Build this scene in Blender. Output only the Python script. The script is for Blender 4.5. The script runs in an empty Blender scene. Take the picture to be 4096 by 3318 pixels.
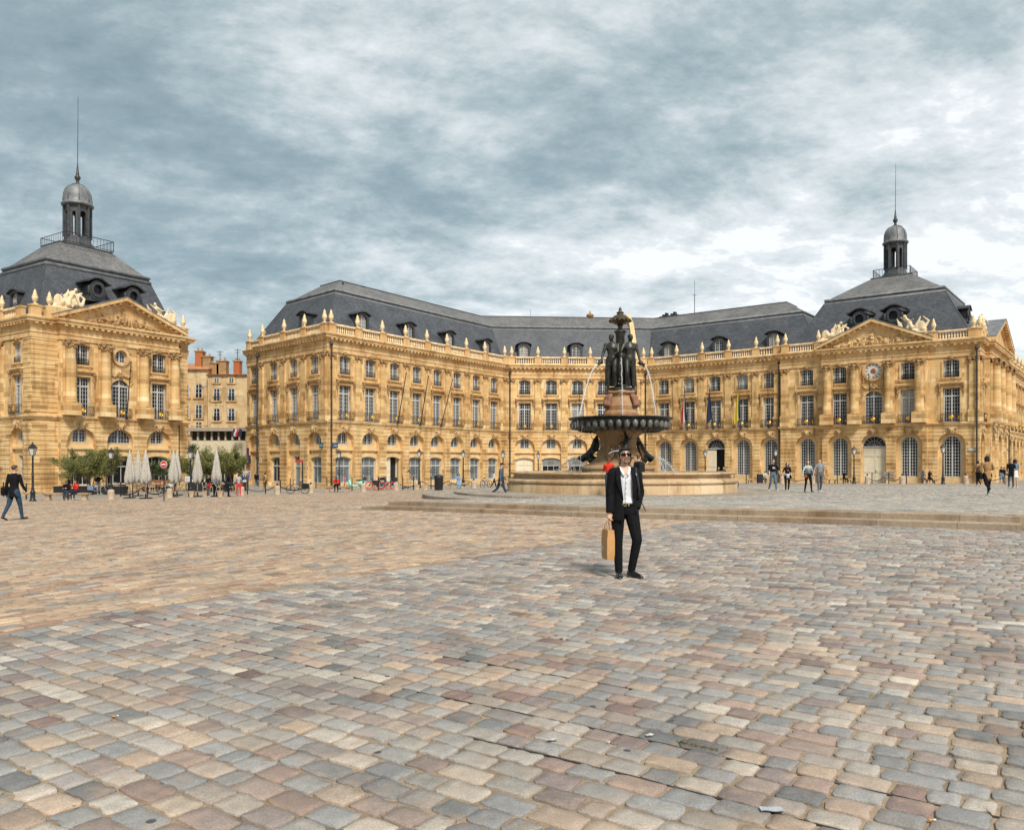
SUN_E, SKY_K, EXPO, CLOUD_X, CLOUD_Y = 2.1, 5.5, 1.05, 3.3, 1.7
import bpy, math, random
import numpy as np
from mathutils import Vector, Matrix
RND = random.Random(11)
NP = np.random.default_rng(5)
F, CX, HY, CZ = 3188.0, 2048.0, 1851.0, 1.6      # focal length and horizon measured on the photograph (4096 px wide)
PI = math.pi
sc = bpy.context.scene
COL = sc.collection
rad = math.radians

# ---------------------------------------------------------------- ground shape
O = np.array([-5.5, 31.0]); E1 = np.array([.815, -.579]); E2 = np.array([.579, .815])
def uv_of(x, y):
    dx, dy = x - O[0], y - O[1]
    return dx*E1[0] + dy*E1[1], dx*E2[0] + dy*E2[1]
def xy_of(u, v):
    return O[0] + u*E1[0] + v*E2[0], O[1] + u*E1[1] + v*E2[1]
def sstep(t):
    t = np.clip(t, 0, 1); return t*t*(3 - 2*t)
def low(x, y):
    g = -.0125*np.maximum(0, y - 20)
    g = g - np.clip(.023*(-x - 4), 0, .48)*np.clip((90 - y)/22, 0, 1)
    return g + np.clip(.009*(x - 2), 0, .16)
def ground(x, y):
    x = np.asarray(x, float); y = np.asarray(y, float)
    u, v = uv_of(x, y)
    w = .05 + np.maximum(v, 0)*.45
    boost = np.clip(.30 - .005*np.maximum(v, 0), .19, .30)*sstep((u - 1.0 + w)/(2*w))*(v > -.27)
    return low(x, y) + boost
def gz(x, y): return float(ground(x, y))
def at(px, py):
    """point on the ground where a line of sight at this image place lands"""
    r, s = (px - CX)/F, (py - HY)/F
    d = np.arange(2.5, 130, .02)
    k = np.nonzero(CZ - s*d <= ground(r*d, d))[0]
    dd = float(d[k[0]]) if len(k) else 120.0
    return r*dd, dd
def at_d(px, d):
    x = (px - CX)/F*d
    return x, d

# ---------------------------------------------------------------- materials
MATS = {}
def nt(name):
    m = bpy.data.materials.new(name); m.use_nodes = True
    t = m.node_tree; b = t.nodes['Principled BSDF']
    return m, t, b
def node(t, kind, **kw):
    n = t.nodes.new(kind)
    for k, v in kw.items():
        if k.startswith('i_'): n.inputs[k[2:].replace('_', ' ')].default_value = v
        else: setattr(n, k, v)
    return n
def ramp(t, fac, stops):
    r = t.nodes.new('ShaderNodeValToRGB')
    el = r.color_ramp.elements
    while len(el) < len(stops): el.new(.5)
    for e, (p, c) in zip(el, stops):
        e.position = p; e.color = (*c, 1) if len(c) == 3 else c
    t.links.new(fac, r.inputs[0]); return r.outputs[0]
def mixc(t, a, b, fac, mode='MIX'):
    n = t.nodes.new('ShaderNodeMix'); n.data_type = 'RGBA'; n.blend_type = mode
    for s, v in ((n.inputs[6], a), (n.inputs[7], b), (n.inputs[0], fac)):
        if hasattr(v, 'is_linked'): t.links.new(v, s)
        else: s.default_value = (*v, 1) if isinstance(v, tuple) else v
    return n.outputs[2]
def noise(t, scale, detail=4, vec=None, rough=.55):
    n = node(t, 'ShaderNodeTexNoise'); n.inputs['Scale'].default_value = scale
    n.inputs['Detail'].default_value = detail; n.inputs['Roughness'].default_value = rough
    if vec is not None: t.links.new(vec, n.inputs['Vector'])
    return n.outputs[0]
def bump(t, b, h, strength, dist=.02, normal=None):
    n = t.nodes.new('ShaderNodeBump'); n.inputs['Strength'].default_value = strength
    n.inputs['Distance'].default_value = dist
    t.links.new(h, n.inputs['Height'])
    if normal is not None: t.links.new(normal, n.inputs['Normal'])
    t.links.new(n.outputs[0], b.inputs['Normal']); return n.outputs[0]
def obj_vec(t): return t.nodes.new('ShaderNodeTexCoord').outputs['Object']
def uv_vec(t): return t.nodes.new('ShaderNodeTexCoord').outputs['UV']

def plain(name, rgb, rough=.7, var=.25, scale=6, metal=0., bmp=.0):
    """one colour with a little natural unevenness"""
    if name in MATS: return MATS[name]
    m, t, b = nt(name)
    n = noise(t, scale, 5, obj_vec(t))
    lo = tuple(c*(1 - var) for c in rgb); hi = tuple(min(1, c*(1 + var)) for c in rgb)
    t.links.new(ramp(t, n, [(.3, lo), (.7, hi)]), b.inputs['Base Color'])
    b.inputs['Roughness'].default_value = rough; b.inputs['Metallic'].default_value = metal
    if bmp: bump(t, b, noise(t, scale*5, 4, obj_vec(t)), bmp)
    MATS[name] = m; return m
def cloth(rgb):
    k = 'cloth_%d_%d_%d' % tuple(int(c*255) for c in rgb)
    m = plain(k, rgb, .9, .22, 9, 0, .25); m.node_tree.nodes['Principled BSDF'].inputs['Specular IOR Level'].default_value = .12
    return m

def ashlar(name, c1, c2, c3, bw, bh, joint, grime=1.0, mort=.006, bmp=.35):
    """squared limestone blocks, each of its own tone, with weathering of larger shape"""
    m, t, b = nt(name)
    uv = uv_vec(t)
    br = node(t, 'ShaderNodeTexBrick', offset=.5)
    t.links.new(uv, br.inputs['Vector'])
    br.inputs['Scale'].default_value = 1.0
    br.inputs['Color1'].default_value = (0, 0, 0, 1); br.inputs['Color2'].default_value = (1, 1, 1, 1)
    br.inputs['Mortar'].default_value = (.5, .5, .5, 1)
    br.inputs['Mortar Size'].default_value = mort; br.inputs['Mortar Smooth'].default_value = .1
    br.inputs['Brick Width'].default_value = bw; br.inputs['Row Height'].default_value = bh
    base = ramp(t, br.outputs['Color'], [(0, c1), (.35, c2), (.66, c2), (1, c3)])
    geo = t.nodes.new('ShaderNodeNewGeometry').outputs['Position']
    n1 = noise(t, .35, 6, geo, .6)
    base = mixc(t, base, (.80, .68, .55), ramp(t, n1, [(.40, (0, 0, 0)), (.66, (.9, .9, .9))]), 'MULTIPLY')
    mp = node(t, 'ShaderNodeMapping'); mp.inputs['Scale'].default_value = (1.6, 1.6, .22)
    t.links.new(geo, mp.inputs['Vector'])
    n2 = noise(t, 1.0, 6, mp.outputs[0], .62)
    st = ramp(t, n2, [(.50, (0, 0, 0)), (.70, (.72*grime,)*3)])
    base = mixc(t, base, (.40, .31, .24), st, 'MULTIPLY')
    n3 = noise(t, 14, 5, geo)
    base = mixc(t, base, ramp(t, n3, [(.3, (.82, .80, .78)), (.7, (1.08, 1.06, 1.04))]), 1.0, 'MULTIPLY')
    base = mixc(t, base, joint, br.outputs['Fac'])
    t.links.new(base, b.inputs['Base Color'])
    b.inputs['Roughness'].default_value = .9
    inv = node(t, 'ShaderNodeMath', operation='SUBTRACT'); inv.inputs[0].default_value = 1
    t.links.new(br.outputs['Fac'], inv.inputs[1])
    n1b = bump(t, b, inv.outputs[0], bmp, .02)
    bump(t, b, n3, .25, .02, n1b)
    MATS[name] = m; return m

S1, S2, S3 = (.47, .30, .125), (.75, .525, .25), (.88, .695, .41)
M_ASH = ashlar('limestone_ashlar', S1, S2, S3, 1.05, .42, (.46, .31, .15), .95)
M_RUS = ashlar('limestone_rusticated', S1, S2, S3, 1.3, .42, (.42, .28, .13), 1.0, .004)
M_TRIM = ashlar('limestone_trim', (.58, .385, .175), (.75, .53, .27), (.84, .64, .36), 1.7, .6, (.50, .35, .18), 1.0, .004, .15)
M_SCULPT = plain('pale_carved_stone', (.72, .57, .36), .85, .25, 3, 0, .4)
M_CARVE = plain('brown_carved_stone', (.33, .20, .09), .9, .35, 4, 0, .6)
M_URN = plain('urn_stone', (.76, .58, .35), .9, .28, 3, 0, .4)
M_REVEAL = plain('plain_limestone', (.68, .47, .235), .9, .2, 1.2, 0, .2)

def slate(name, c1, c2, rowh, wid):
    m, t, b = nt(name)
    uv = uv_vec(t)
    br = node(t, 'ShaderNodeTexBrick', offset=.5)
    t.links.new(uv, br.inputs['Vector'])
    br.inputs['Scale'].default_value = 1
    br.inputs['Color1'].default_value = (*c1, 1); br.inputs['Color2'].default_value = (*c2, 1)
    br.inputs['Mortar'].default_value = tuple(c*.45 for c in c1) + (1,)
    br.inputs['Mortar Size'].default_value = .012; br.inputs['Brick Width'].default_value = wid
    br.inputs['Row Height'].default_value = rowh
    geo = t.nodes.new('ShaderNodeNewGeometry').outputs['Position']
    n1 = noise(t, .5, 6, geo, .6)
    c = mixc(t, br.outputs['Color'], ramp(t, n1, [(.3, (.72, .74, .78)), (.72, (1.3, 1.25, 1.2))]), 1.0, 'MULTIPLY')
    t.links.new(c, b.inputs['Base Color']); b.inputs['Roughness'].default_value = .62
    bump(t, b, br.outputs['Color'], .3, .02)
    MATS[name] = m; return m
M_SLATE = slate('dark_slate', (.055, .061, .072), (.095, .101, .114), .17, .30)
M_SLATE2 = slate('worn_upper_slate', (.125, .123, .123), (.20, .192, .185), .17, .30)  # same slating in a paler, greyer tone for the upper slopes
M_LEAD = plain('lead_sheet', (.15, .155, .16), .5, .4, 1.6)
M_LEADD = plain('dark_lead', (.055, .057, .062), .5, .4, 2.5)
M_DORM = plain('dormer_dark_lead', (.040, .041, .045), .55, .4, 2.5)
M_IRON = plain('black_iron', (.016, .016, .018), .45, .3, 5)
M_IRONB = plain('balcony_iron', (.055, .04, .03), .55, .5, 4)
M_GOLD = plain('gilding', (.80, .42, .05), .35, .3, 8, .6)
M_WOODW = plain('window_paint', (.50, .50, .485), .5, .12, 4)
M_DOORW = plain('cream_door_paint', (.70, .62, .46), .55, .1, 2)
M_PIPE = plain('drainpipe_brown', (.035, .028, .024), .5, .3, 3)
M_BRONZE = plain('dark_bronze', (.030, .029, .023), .42, .75, 2.6, .25, .35)
M_SKIN = plain('skin', (.57, .335, .225), .55, .12, 12)
M_HAIRB = plain('hair_black', (.008, .007, .0065), .75, .4, 40)
M_HAIRN = plain('hair_brown', (.06, .035, .02), .5, .4, 40)
M_HAIRG = plain('hair_grey', (.32, .31, .30), .6, .3, 40)
M_SHOE = plain('shoe_black', (.012, .012, .013), .25, .3, 10)
M_SHOEW = plain('shoe_white', (.65, .65, .64), .5, .15, 10)

def glassy(name, rgb, rough=.08, var=.35, scale=.8, spec=.5):
    m, t, b = nt(name)
    geo = t.nodes.new('ShaderNodeNewGeometry').outputs['Position']
    n = noise(t, scale, 3, geo)
    t.links.new(ramp(t, n, [(.3, tuple(c*(1 - var) for c in rgb)), (.7, tuple(c*(1 + var) for c in rgb))]), b.inputs['Base Color'])
    b.inputs['Roughness'].default_value = rough; b.inputs['Specular IOR Level'].default_value = spec
    MATS[name] = m; return m
M_GLASS = glassy('window_glass_dark', (.010, .011, .013), .12, .6, .8, .22)
M_GLASSB = glassy('window_glass_blueish', (.035, .042, .052), .10, .6, .8, .45)
M_CURT = glassy('curtained_glass', (.34, .32, .29), .12, .3, 2.5)
M_SHOPG = glassy('frosted_shop_glass', (.145, .165, .175), .5, .18, .6, .25)
M_WATERJ = None

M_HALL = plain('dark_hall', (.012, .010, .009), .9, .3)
def sett_mat():
    m, t, b = nt('paving_sett_stone')
    a = node(t, 'ShaderNodeAttribute', attribute_name='tone')
    geo = t.nodes.new('ShaderNodeNewGeometry').outputs['Position']
    n1 = noise(t, 9, 6, geo, .65); n2 = noise(t, 105, 5, geo, .75); n3 = noise(t, .8, 7, geo, .66)
    c = mixc(t, a.outputs['Color'], ramp(t, n1, [(.28, (.82, .81, .80)), (.72, (1.16, 1.15, 1.13))]), 1.0, 'MULTIPLY')
    c = mixc(t, c, ramp(t, n2, [(.3, (.56, .56, .57)), (.62, (1.22, 1.22, 1.21))]), .95, 'MULTIPLY')
    n4 = noise(t, 5.2, 4, geo, .6)
    c = mixc(t, c, (.44, .29, .18), ramp(t, n4, [(.53, (0, 0, 0)), (.70, (.40, .40, .40))]))
    c = mixc(t, c, ramp(t, n3, [(.32, (.66, .655, .65)), (.50, (1.0, .99, .98)), (.68, (1.10, 1.09, 1.08))]), 1.0, 'MULTIPLY')
    # trodden chewing-gum and tar spots
    vo = node(t, 'ShaderNodeTexVoronoi'); vo.inputs['Scale'].default_value = 2.1
    t.links.new(geo, vo.inputs['Vector'])
    sp = ramp(t, vo.outputs['Distance'], [(.0, (1, 1, 1)), (.045, (1, 1, 1)), (.055, (0, 0, 0))])
    c = mixc(t, c, (.07, .07, .072), sp)
    t.links.new(c, b.inputs['Base Color'])
    t.links.new(ramp(t, n1, [(.3, (.5, .5, .5)), (.7, (.78, .78, .78))]), b.inputs['Roughness'])
    k = bump(t, b, n1, .25, .008)
    bump(t, b, n2, .35, .004, k)
    return m
M_SETT = sett_mat()
def joint_mat():
    m, t, b = nt('sandy_joint_fill')
    geo = t.nodes.new('ShaderNodeNewGeometry').outputs['Position']
    n1 = noise(t, 1.3, 6, geo); n2 = noise(t, 60, 4, geo, .7)
    c = ramp(t, n1, [(.30, (.15, .11, .08)), (.5, (.34, .25, .165)), (.7, (.43, .325, .22))])
    c = mixc(t, c, ramp(t, n2, [(.3, (.6, .6, .6)), (.7, (1.15, 1.15, 1.15))]), 1., 'MULTIPLY')
    t.links.new(c, b.inputs['Base Color']); b.inputs['Roughness'].default_value = .95
    bump(t, b, n2, .6, .01); return m
M_JOINT = joint_mat()
def street_mat():
    m, t, b = nt('street_paving')
    geo = t.nodes.new('ShaderNodeNewGeometry').outputs['Position']
    mp = node(t, 'ShaderNodeMapping'); mp.inputs['Rotation'].default_value = (0, 0, rad(-54))
    t.links.new(geo, mp.inputs['Vector'])
    br = node(t, 'ShaderNodeTexBrick', offset=.5); t.links.new(mp.outputs[0], br.inputs['Vector'])
    br.inputs['Scale'].default_value = 1
    br.inputs['Color1'].default_value = (.30, .25, .20, 1); br.inputs['Color2'].default_value = (.42, .36, .29, 1)
    br.inputs['Mortar'].default_value = (.16, .13, .10, 1); br.inputs['Mortar Size'].default_value = .012
    br.inputs['Brick Width'].default_value = .5; br.inputs['Row Height'].default_value = .22
    n1 = noise(t, .6, 6, geo)
    c = mixc(t, br.outputs['Color'], ramp(t, n1, [(.3, (.68, .67, .66)), (.7, (1.12, 1.1, 1.08))]), 1., 'MULTIPLY')
    t.links.new(c, b.inputs['Base Color']); b.inputs['Roughness'].default_value = .85
    return m
M_STREET = street_mat()
M_STEP = ashlar('step_stone', (.32, .255, .19), (.39, .315, .235), (.46, .375, .28), 1.75, 3.0, (.22, .17, .12), .9, .012, .2)
M_BASIN = ashlar('basin_stone', (.44, .325, .195), (.54, .41, .255), (.60, .47, .31), 1.9, 3.0, (.28, .2, .14), 1.0, .01, .2)

# ---------------------------------------------------------------- mesh collecting
class MB:
    def __init__(s): s.v = []; s.f = []; s.m = []; s.sm = []; s.k = 0; s.smooth = False
    def add(s, vs, fs):
        n = len(s.v); s.v.extend([tuple(map(float, p)) for p in vs])
        for f in fs:
            s.f.append(tuple(i + n for i in f)); s.m.append(s.k); s.sm.append(s.smooth)
    def box(s, x0, x1, y0, y1, z0, z1):
        s.add([(x0,y0,z0),(x1,y0,z0),(x1,y1,z0),(x0,y1,z0),(x0,y0,z1),(x1,y0,z1),(x1,y1,z1),(x0,y1,z1)],
              [(3,2,1,0),(4,5,6,7),(0,1,5,4),(1,2,6,5),(2,3,7,6),(3,0,4,7)])
    def prism(s, poly, y0, y1):
        """outline in x,z pushed from y0 to y1"""
        n = len(poly)
        s.add([(x,y0,z) for x,z in poly] + [(x,y1,z) for x,z in poly],
              [tuple(range(n)), tuple(range(2*n-1, n-1, -1))] + [(i, i+n, (i+1)%n+n, (i+1)%n) for i in range(n)])
    def slab(s, poly, z0, z1):
        n = len(poly)
        s.add([(x,y,z0) for x,y in poly] + [(x,y,z1) for x,y in poly],
              [tuple(range(n-1,-1,-1)), tuple(range(n, 2*n))] + [(i, (i+1)%n, (i+1)%n+n, i+n) for i in range(n)])
    def loft(s, rings, caps=True, closed=True):
        n = len(rings[0]); vs = [p for r in rings for p in r]; fs = []
        for j in range(len(rings)-1):
            for i in range(n if closed else n-1):
                a, b = j*n+i, j*n+(i+1)%n
                fs.append((a, b, b+n, a+n))
        if caps:
            fs.append(tuple(range(n-1,-1,-1))); fs.append(tuple(range((len(rings)-1)*n, len(rings)*n)))
        s.add(vs, fs)
    def lathe(s, prof, n=16, c=(0,0,0), caps=True, sx=1, sy=1, ph=0):
        s.loft([[(c[0]+sx*r*math.cos(2*PI*i/n+ph), c[1]+sy*r*math.sin(2*PI*i/n+ph), c[2]+z) for i in range(n)] for r, z in prof], caps)
    def ball(s, c, r, n=10, k=6, M=None):
        rx, ry, rz = (r, r, r) if not hasattr(r, '__len__') else r
        rings = []
        for j in range(k+1):
            a = -PI/2 + PI*(j if 0 < j < k else (j + (.04 if j == 0 else -.04)))/k
            rings.append([(rx*math.cos(a)*math.cos(2*PI*i/n), ry*math.cos(a)*math.sin(2*PI*i/n), rz*math.sin(a)) for i in range(n)])
        if M is not None: rings = [[tuple(M @ Vector(p)) for p in q] for q in rings]
        s.loft([[(p[0]+c[0], p[1]+c[1], p[2]+c[2]) for p in q] for q in rings])
    def tube(s, pts, rads, n=8, caps=True, flat=1.0):
        pts = [Vector(p) for p in pts]
        if not hasattr(rads, '__len__'): rads = [rads]*len(pts)
        rings = []; up = None
        for i, p in enumerate(pts):
            t = (pts[min(i+1, len(pts)-1)] - pts[max(i-1, 0)])
            if t.length < 1e-9: t = Vector((0,0,1))
            t.normalize()
            if up is None:
                up = Vector((0,0,1)) if abs(t.z) < .9 else Vector((0,1,0))
            a = t.cross(up)
            if a.length < 1e-5: a = t.cross(Vector((1,0,0)))
            a.normalize(); b = a.cross(t).normalized(); up = b
            rings.append([tuple(p + a*rads[i]*math.cos(2*PI*k/n) + b*rads[i]*flat*math.sin(2*PI*k/n)) for k in range(n)])
        s.loft(rings, caps)
    def limb(s, a, b, ra, rb, n=10):
        s.tube([a, b], [ra, rb], n); s.ball(a, ra, n, 6); s.ball(b, rb, n, 6)
    def mesh(s, name, mats):
        me = bpy.data.meshes.new(name)
        me.from_pydata(s.v, [], s.f)
        for m in mats: me.materials.append(m)
        me.polygons.foreach_set('material_index', np.array(s.m, np.int32))
        me.polygons.foreach_set('use_smooth', np.array(s.sm, bool))
        if s.v:
            co = np.array(s.v, np.float32); li = np.zeros(len(me.loops), np.int32)
            me.loops.foreach_get('vertex_index', li)
            uv = np.stack([co[li,0] + co[li,1]*.83, co[li,2] + co[li,1]*.0], 1).astype(np.float32)
            me.uv_layers.new(name='UVMap').data.foreach_set('uv', uv.ravel())
        me.update(); return me
    def build(s, name, mats, parent=None, loc=(0,0,0), rot=0):
        if not isinstance(mats, (list, tuple)): mats = [mats]
        o = bpy.data.objects.new(name, s.mesh(name, mats)); COL.objects.link(o)
        o.location = loc; o.rotation_euler = (0,0,rot)
        if parent is not None: o.parent = parent
        return o

def thing(name, label, cat, loc=(0,0,0), rot=0, group=None):
    o = bpy.data.objects.new(name, None); COL.objects.link(o); o.empty_display_size = .3
    o.location = loc; o.rotation_euler = (0,0,rot)
    return tag(o, label, cat, group)
def tag(o, label, cat, group=None):
    o['label'] = label; o['category'] = cat
    if group: o['group'] = group
    return o
def dup(root, loc, rot=0, label=None, scale=None):
    r = root.copy(); COL.objects.link(r); r.location = loc; r.rotation_euler = (0,0,rot)
    if scale: r.scale = (scale,)*3
    if label: r['label'] = label
    for ch in list(root.children):
        c = ch.copy(); COL.objects.link(c); c.parent = r
        for g in list(ch.children):
            d = g.copy(); COL.objects.link(d); d.parent = c
    return r
USED = set()
def stamp(tmpl, parent, loc, rot):
    """a copy of a part (and of its sub-parts) put on a building; the template itself serves first"""
    if tmpl.name in USED:
        c = tmpl.copy(); COL.objects.link(c)
        for g in list(tmpl.children):
            d = g.copy(); COL.objects.link(d); d.parent = c
    else:
        c = tmpl; USED.add(tmpl.name)
    c.scale = (1, 1, 1); c.parent = parent; c.location = Vector(loc) - parent.location; c.rotation_euler = (0,0,rot)
    return c
def remesh(mb, voxel, smooth=2, scale_y=1):
    me = mb.mesh('tmp', []); o = bpy.data.objects.new('tmp', me); COL.objects.link(o)
    r = o.modifiers.new('r', 'REMESH'); r.mode = 'VOXEL'; r.voxel_size = voxel
    if smooth:
        q = o.modifiers.new('s', 'SMOOTH'); q.iterations = smooth; q.factor = .5
    dg = bpy.context.evaluated_depsgraph_get()
    out = bpy.data.meshes.new_from_object(o.evaluated_get(dg))
    bpy.data.objects.remove(o); bpy.data.meshes.remove(me)
    out.polygons.foreach_set('use_smooth', np.ones(len(out.polygons), bool))
    return out
def link_mesh(name, me, mats, parent=None, loc=(0,0,0), rot=0):
    me.name = name; me.materials.clear()
    for m in (mats if isinstance(mats, (list, tuple)) else [mats]): me.materials.append(m)
    o = bpy.data.objects.new(name, me); COL.objects.link(o); o.location = loc; o.rotation_euler = (0,0,rot)
    if parent is not None: o.parent = parent
    return o
def text_mesh(body, size, depth=.004, spacing=1.0):
    cu = bpy.data.curves.new('t', 'FONT'); cu.body = body; cu.size = size; cu.extrude = depth
    cu.align_x = 'CENTER'; cu.space_line = spacing; cu.resolution_u = 3
    o = bpy.data.objects.new('t', cu); COL.objects.link(o)
    dg = bpy.context.evaluated_depsgraph_get()
    me = bpy.data.meshes.new_from_object(o.evaluated_get(dg))
    bpy.data.objects.remove(o)
    me.transform(Matrix.Rotation(PI/2, 4, 'X'))      # stands upright, read from -y
    return me
# ---------------------------------------------------------------- camera, light, sky
cam = bpy.data.cameras.new('camera'); camo = bpy.data.objects.new('camera', cam); COL.objects.link(camo)
camo.location = (0, 0, CZ); camo.rotation_euler = (PI/2, 0, 0)
cam.sensor_width = 36; cam.lens = F/4096*36; cam.shift_y = (HY - 1659)/4096; cam.clip_end = 6000; cam.clip_start = .05
sc.camera = camo
SUN_EL, SUN_AZ = rad(48), rad(200)               # azimuth of the sun: behind the camera, a little to its right
sd = Vector((math.cos(SUN_EL)*.30, -math.cos(SUN_EL)*.954, math.sin(SUN_EL)))
sl = bpy.data.lights.new('sun', 'SUN'); so = bpy.data.objects.new('sun', sl); COL.objects.link(so)
sl.energy = SUN_E; sl.angle = rad(14); sl.color = (1, .945, .85)
so.rotation_euler = sd.to_track_quat('Z', 'Y').to_euler(); so.location = (0, -40, 60)
w = bpy.data.worlds.new('World'); sc.world = w; w.use_nodes = True
t = w.node_tree; bg = t.nodes['Background']
sky = node(t, 'ShaderNodeTexSky', sky_type='NISHITA'); sky.sun_disc = False
sky.sun_elevation = SUN_EL; sky.sun_rotation = math.atan2(sd.x, sd.y)
gen = t.nodes.new('ShaderNodeTexCoord').outputs['Generated']
sep = t.nodes.new('ShaderNodeSeparateXYZ'); t.links.new(gen, sep.inputs[0])
def mth(op, a, b=None, c=None):
    n = node(t, 'ShaderNodeMath', operation=op)
    for i, q in enumerate((a, b, c)):
        if q is None: continue
        if hasattr(q, 'is_linked'): t.links.new(q, n.inputs[i])
        else: n.inputs[i].default_value = q
    return n.outputs[0]
zz = mth('ADD', mth('MAXIMUM', sep.outputs[2], 0.0), .27)
cx, cy = mth('DIVIDE', sep.outputs[0], zz), mth('DIVIDE', sep.outputs[1], zz)
cmb = t.nodes.new('ShaderNodeCombineXYZ'); t.links.new(cx, cmb.inputs[0]); t.links.new(cy, cmb.inputs[1])
mp = node(t, 'ShaderNodeMapping'); mp.inputs['Rotation'].default_value = (0, 0, rad(-32)); mp.inputs['Scale'].default_value = (1.35, 1.75, 1)
mp.inputs['Location'].default_value = (CLOUD_X, CLOUD_Y, 0)
t.links.new(cmb.outputs[0], mp.inputs['Vector'])
n_big = noise(t, .55, 3, mp.outputs[0], .5)
nd = node(t, 'ShaderNodeTexNoise'); nd.inputs['Scale'].default_value = 1.75; nd.inputs['Detail'].default_value = 9
nd.inputs['Roughness'].default_value = .64; nd.inputs['Distortion'].default_value = .25
t.links.new(mp.outputs[0], nd.inputs['Vector'])
nf = noise(t, 7.5, 9, mp.outputs[0], .66)
v = mth('ADD', mth('MULTIPLY', n_big, .50), mth('ADD', mth('MULTIPLY', nd.outputs[0], .82), mth('MULTIPLY', nf, .34)))
cdir = Vector(((3150 - CX)/F, 1, (HY - 760)/F)).normalized()
dt = t.nodes.new('ShaderNodeVectorMath'); dt.operation = 'DOT_PRODUCT'; t.links.new(gen, dt.inputs[0]); dt.inputs[1].default_value = cdir
v = mth('ADD', v, mth('MULTIPLY', mth('SMOOTHSTEP', dt.outputs['Value'], .78, 1.0) if False else mth('POWER', mth('MAXIMUM', dt.outputs['Value'], 0.0), 14.0), .055))
# thinner cloud towards the right and low down over the roofs, thicker upper left
v = mth('ADD', v, mth('MULTIPLY', sep.outputs[0], .16))
v = mth('ADD', v, mth('MULTIPLY', mth('SUBTRACT', .26, sep.outputs[2]), .26))
cl = ramp(t, v, [(.57, (.20, .275, .305)), (.70, (.275, .36, .39)), (.79, (.39, .465, .49)), (.87, (.54, .60, .62)), (.96, (.70, .74, .755)), (1.08, (.84, .86, .87))])
up = mixc(t, cl, sky.outputs[0], .012)
sc_n = t.nodes.new('ShaderNodeVectorMath'); sc_n.operation = 'SCALE'
t.links.new(up, sc_n.inputs[0]); sc_n.inputs['Scale'].default_value = SKY_K
t.links.new(sc_n.outputs[0], bg.inputs['Color']); bg.inputs['Strength'].default_value = .1
vs = sc.view_settings; vs.view_transform = 'Standard'; vs.look = 'None'; vs.exposure = EXPO; vs.gamma = 1; vs.use_curve_mapping = False

# ---------------------------------------------------------------- ground sheet
K0, K1 = np.array([-30.0, 53.6]), np.array([-3.0, 69.5])          # line of the kerb stones and chains on the left
kd = (K1 - K0)/np.linalg.norm(K1 - K0)
def beyond_kerb(x, y): return (x - K0[0])*(-kd[1]) + (y - K0[1])*kd[0]     # > 0 on the street side
FC = (6.15, 45.3); FZ = .06                                       # the fountain
SETT_FAR = 66.0
def build_ground():
    us = np.concatenate([np.arange(-400, -60, 20), np.arange(-60, 90, 1.0), np.arange(90, 420, 20)])
    vs_ = np.concatenate([np.arange(-400, -60, 20), np.arange(-60, -.9, 1.0), [-.6, -.30, -.26], np.arange(.5, 110, 1.0), np.arange(110, 900, 30)])
    U, V = np.meshgrid(us, vs_, indexing='ij')
    X, Y = xy_of(U, V)
    Z = ground(X, np.clip(Y, -60, 110)) - .0105
    nU, nV = U.shape
    idx = np.arange(nU*nV).reshape(nU, nV)
    q = np.stack([idx[:-1,:-1], idx[1:,:-1], idx[1:,1:], idx[:-1,1:]], -1).reshape(-1, 4)
    me = bpy.data.meshes.new('ground')
    me.vertices.add(nU*nV); me.vertices.foreach_set('co', np.stack([X, Y, Z], -1).astype(np.float32).ravel())
    me.loops.add(q.size); me.loops.foreach_set('vertex_index', q.ravel().astype(np.int32))
    me.polygons.add(len(q)); me.polygons.foreach_set('loop_start', np.arange(0, q.size, 4, dtype=np.int32))
    cX = X.ravel()[q].mean(1); cY = Y.ravel()[q].mean(1)
    mi = ((beyond_kerb(cX, cY) > .4) | (cY > SETT_FAR)).astype(np.int32)
    me.materials.append(M_JOINT); me.materials.append(M_STREET)
    me.polygons.foreach_set('material_index', mi)
    me.polygons.foreach_set('use_smooth', np.ones(len(q), bool))
    me.update(calc_edges=True); me.validate()
    o = bpy.data.objects.new('ground', me); COL.objects.link(o); o['kind'] = 'structure'

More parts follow.
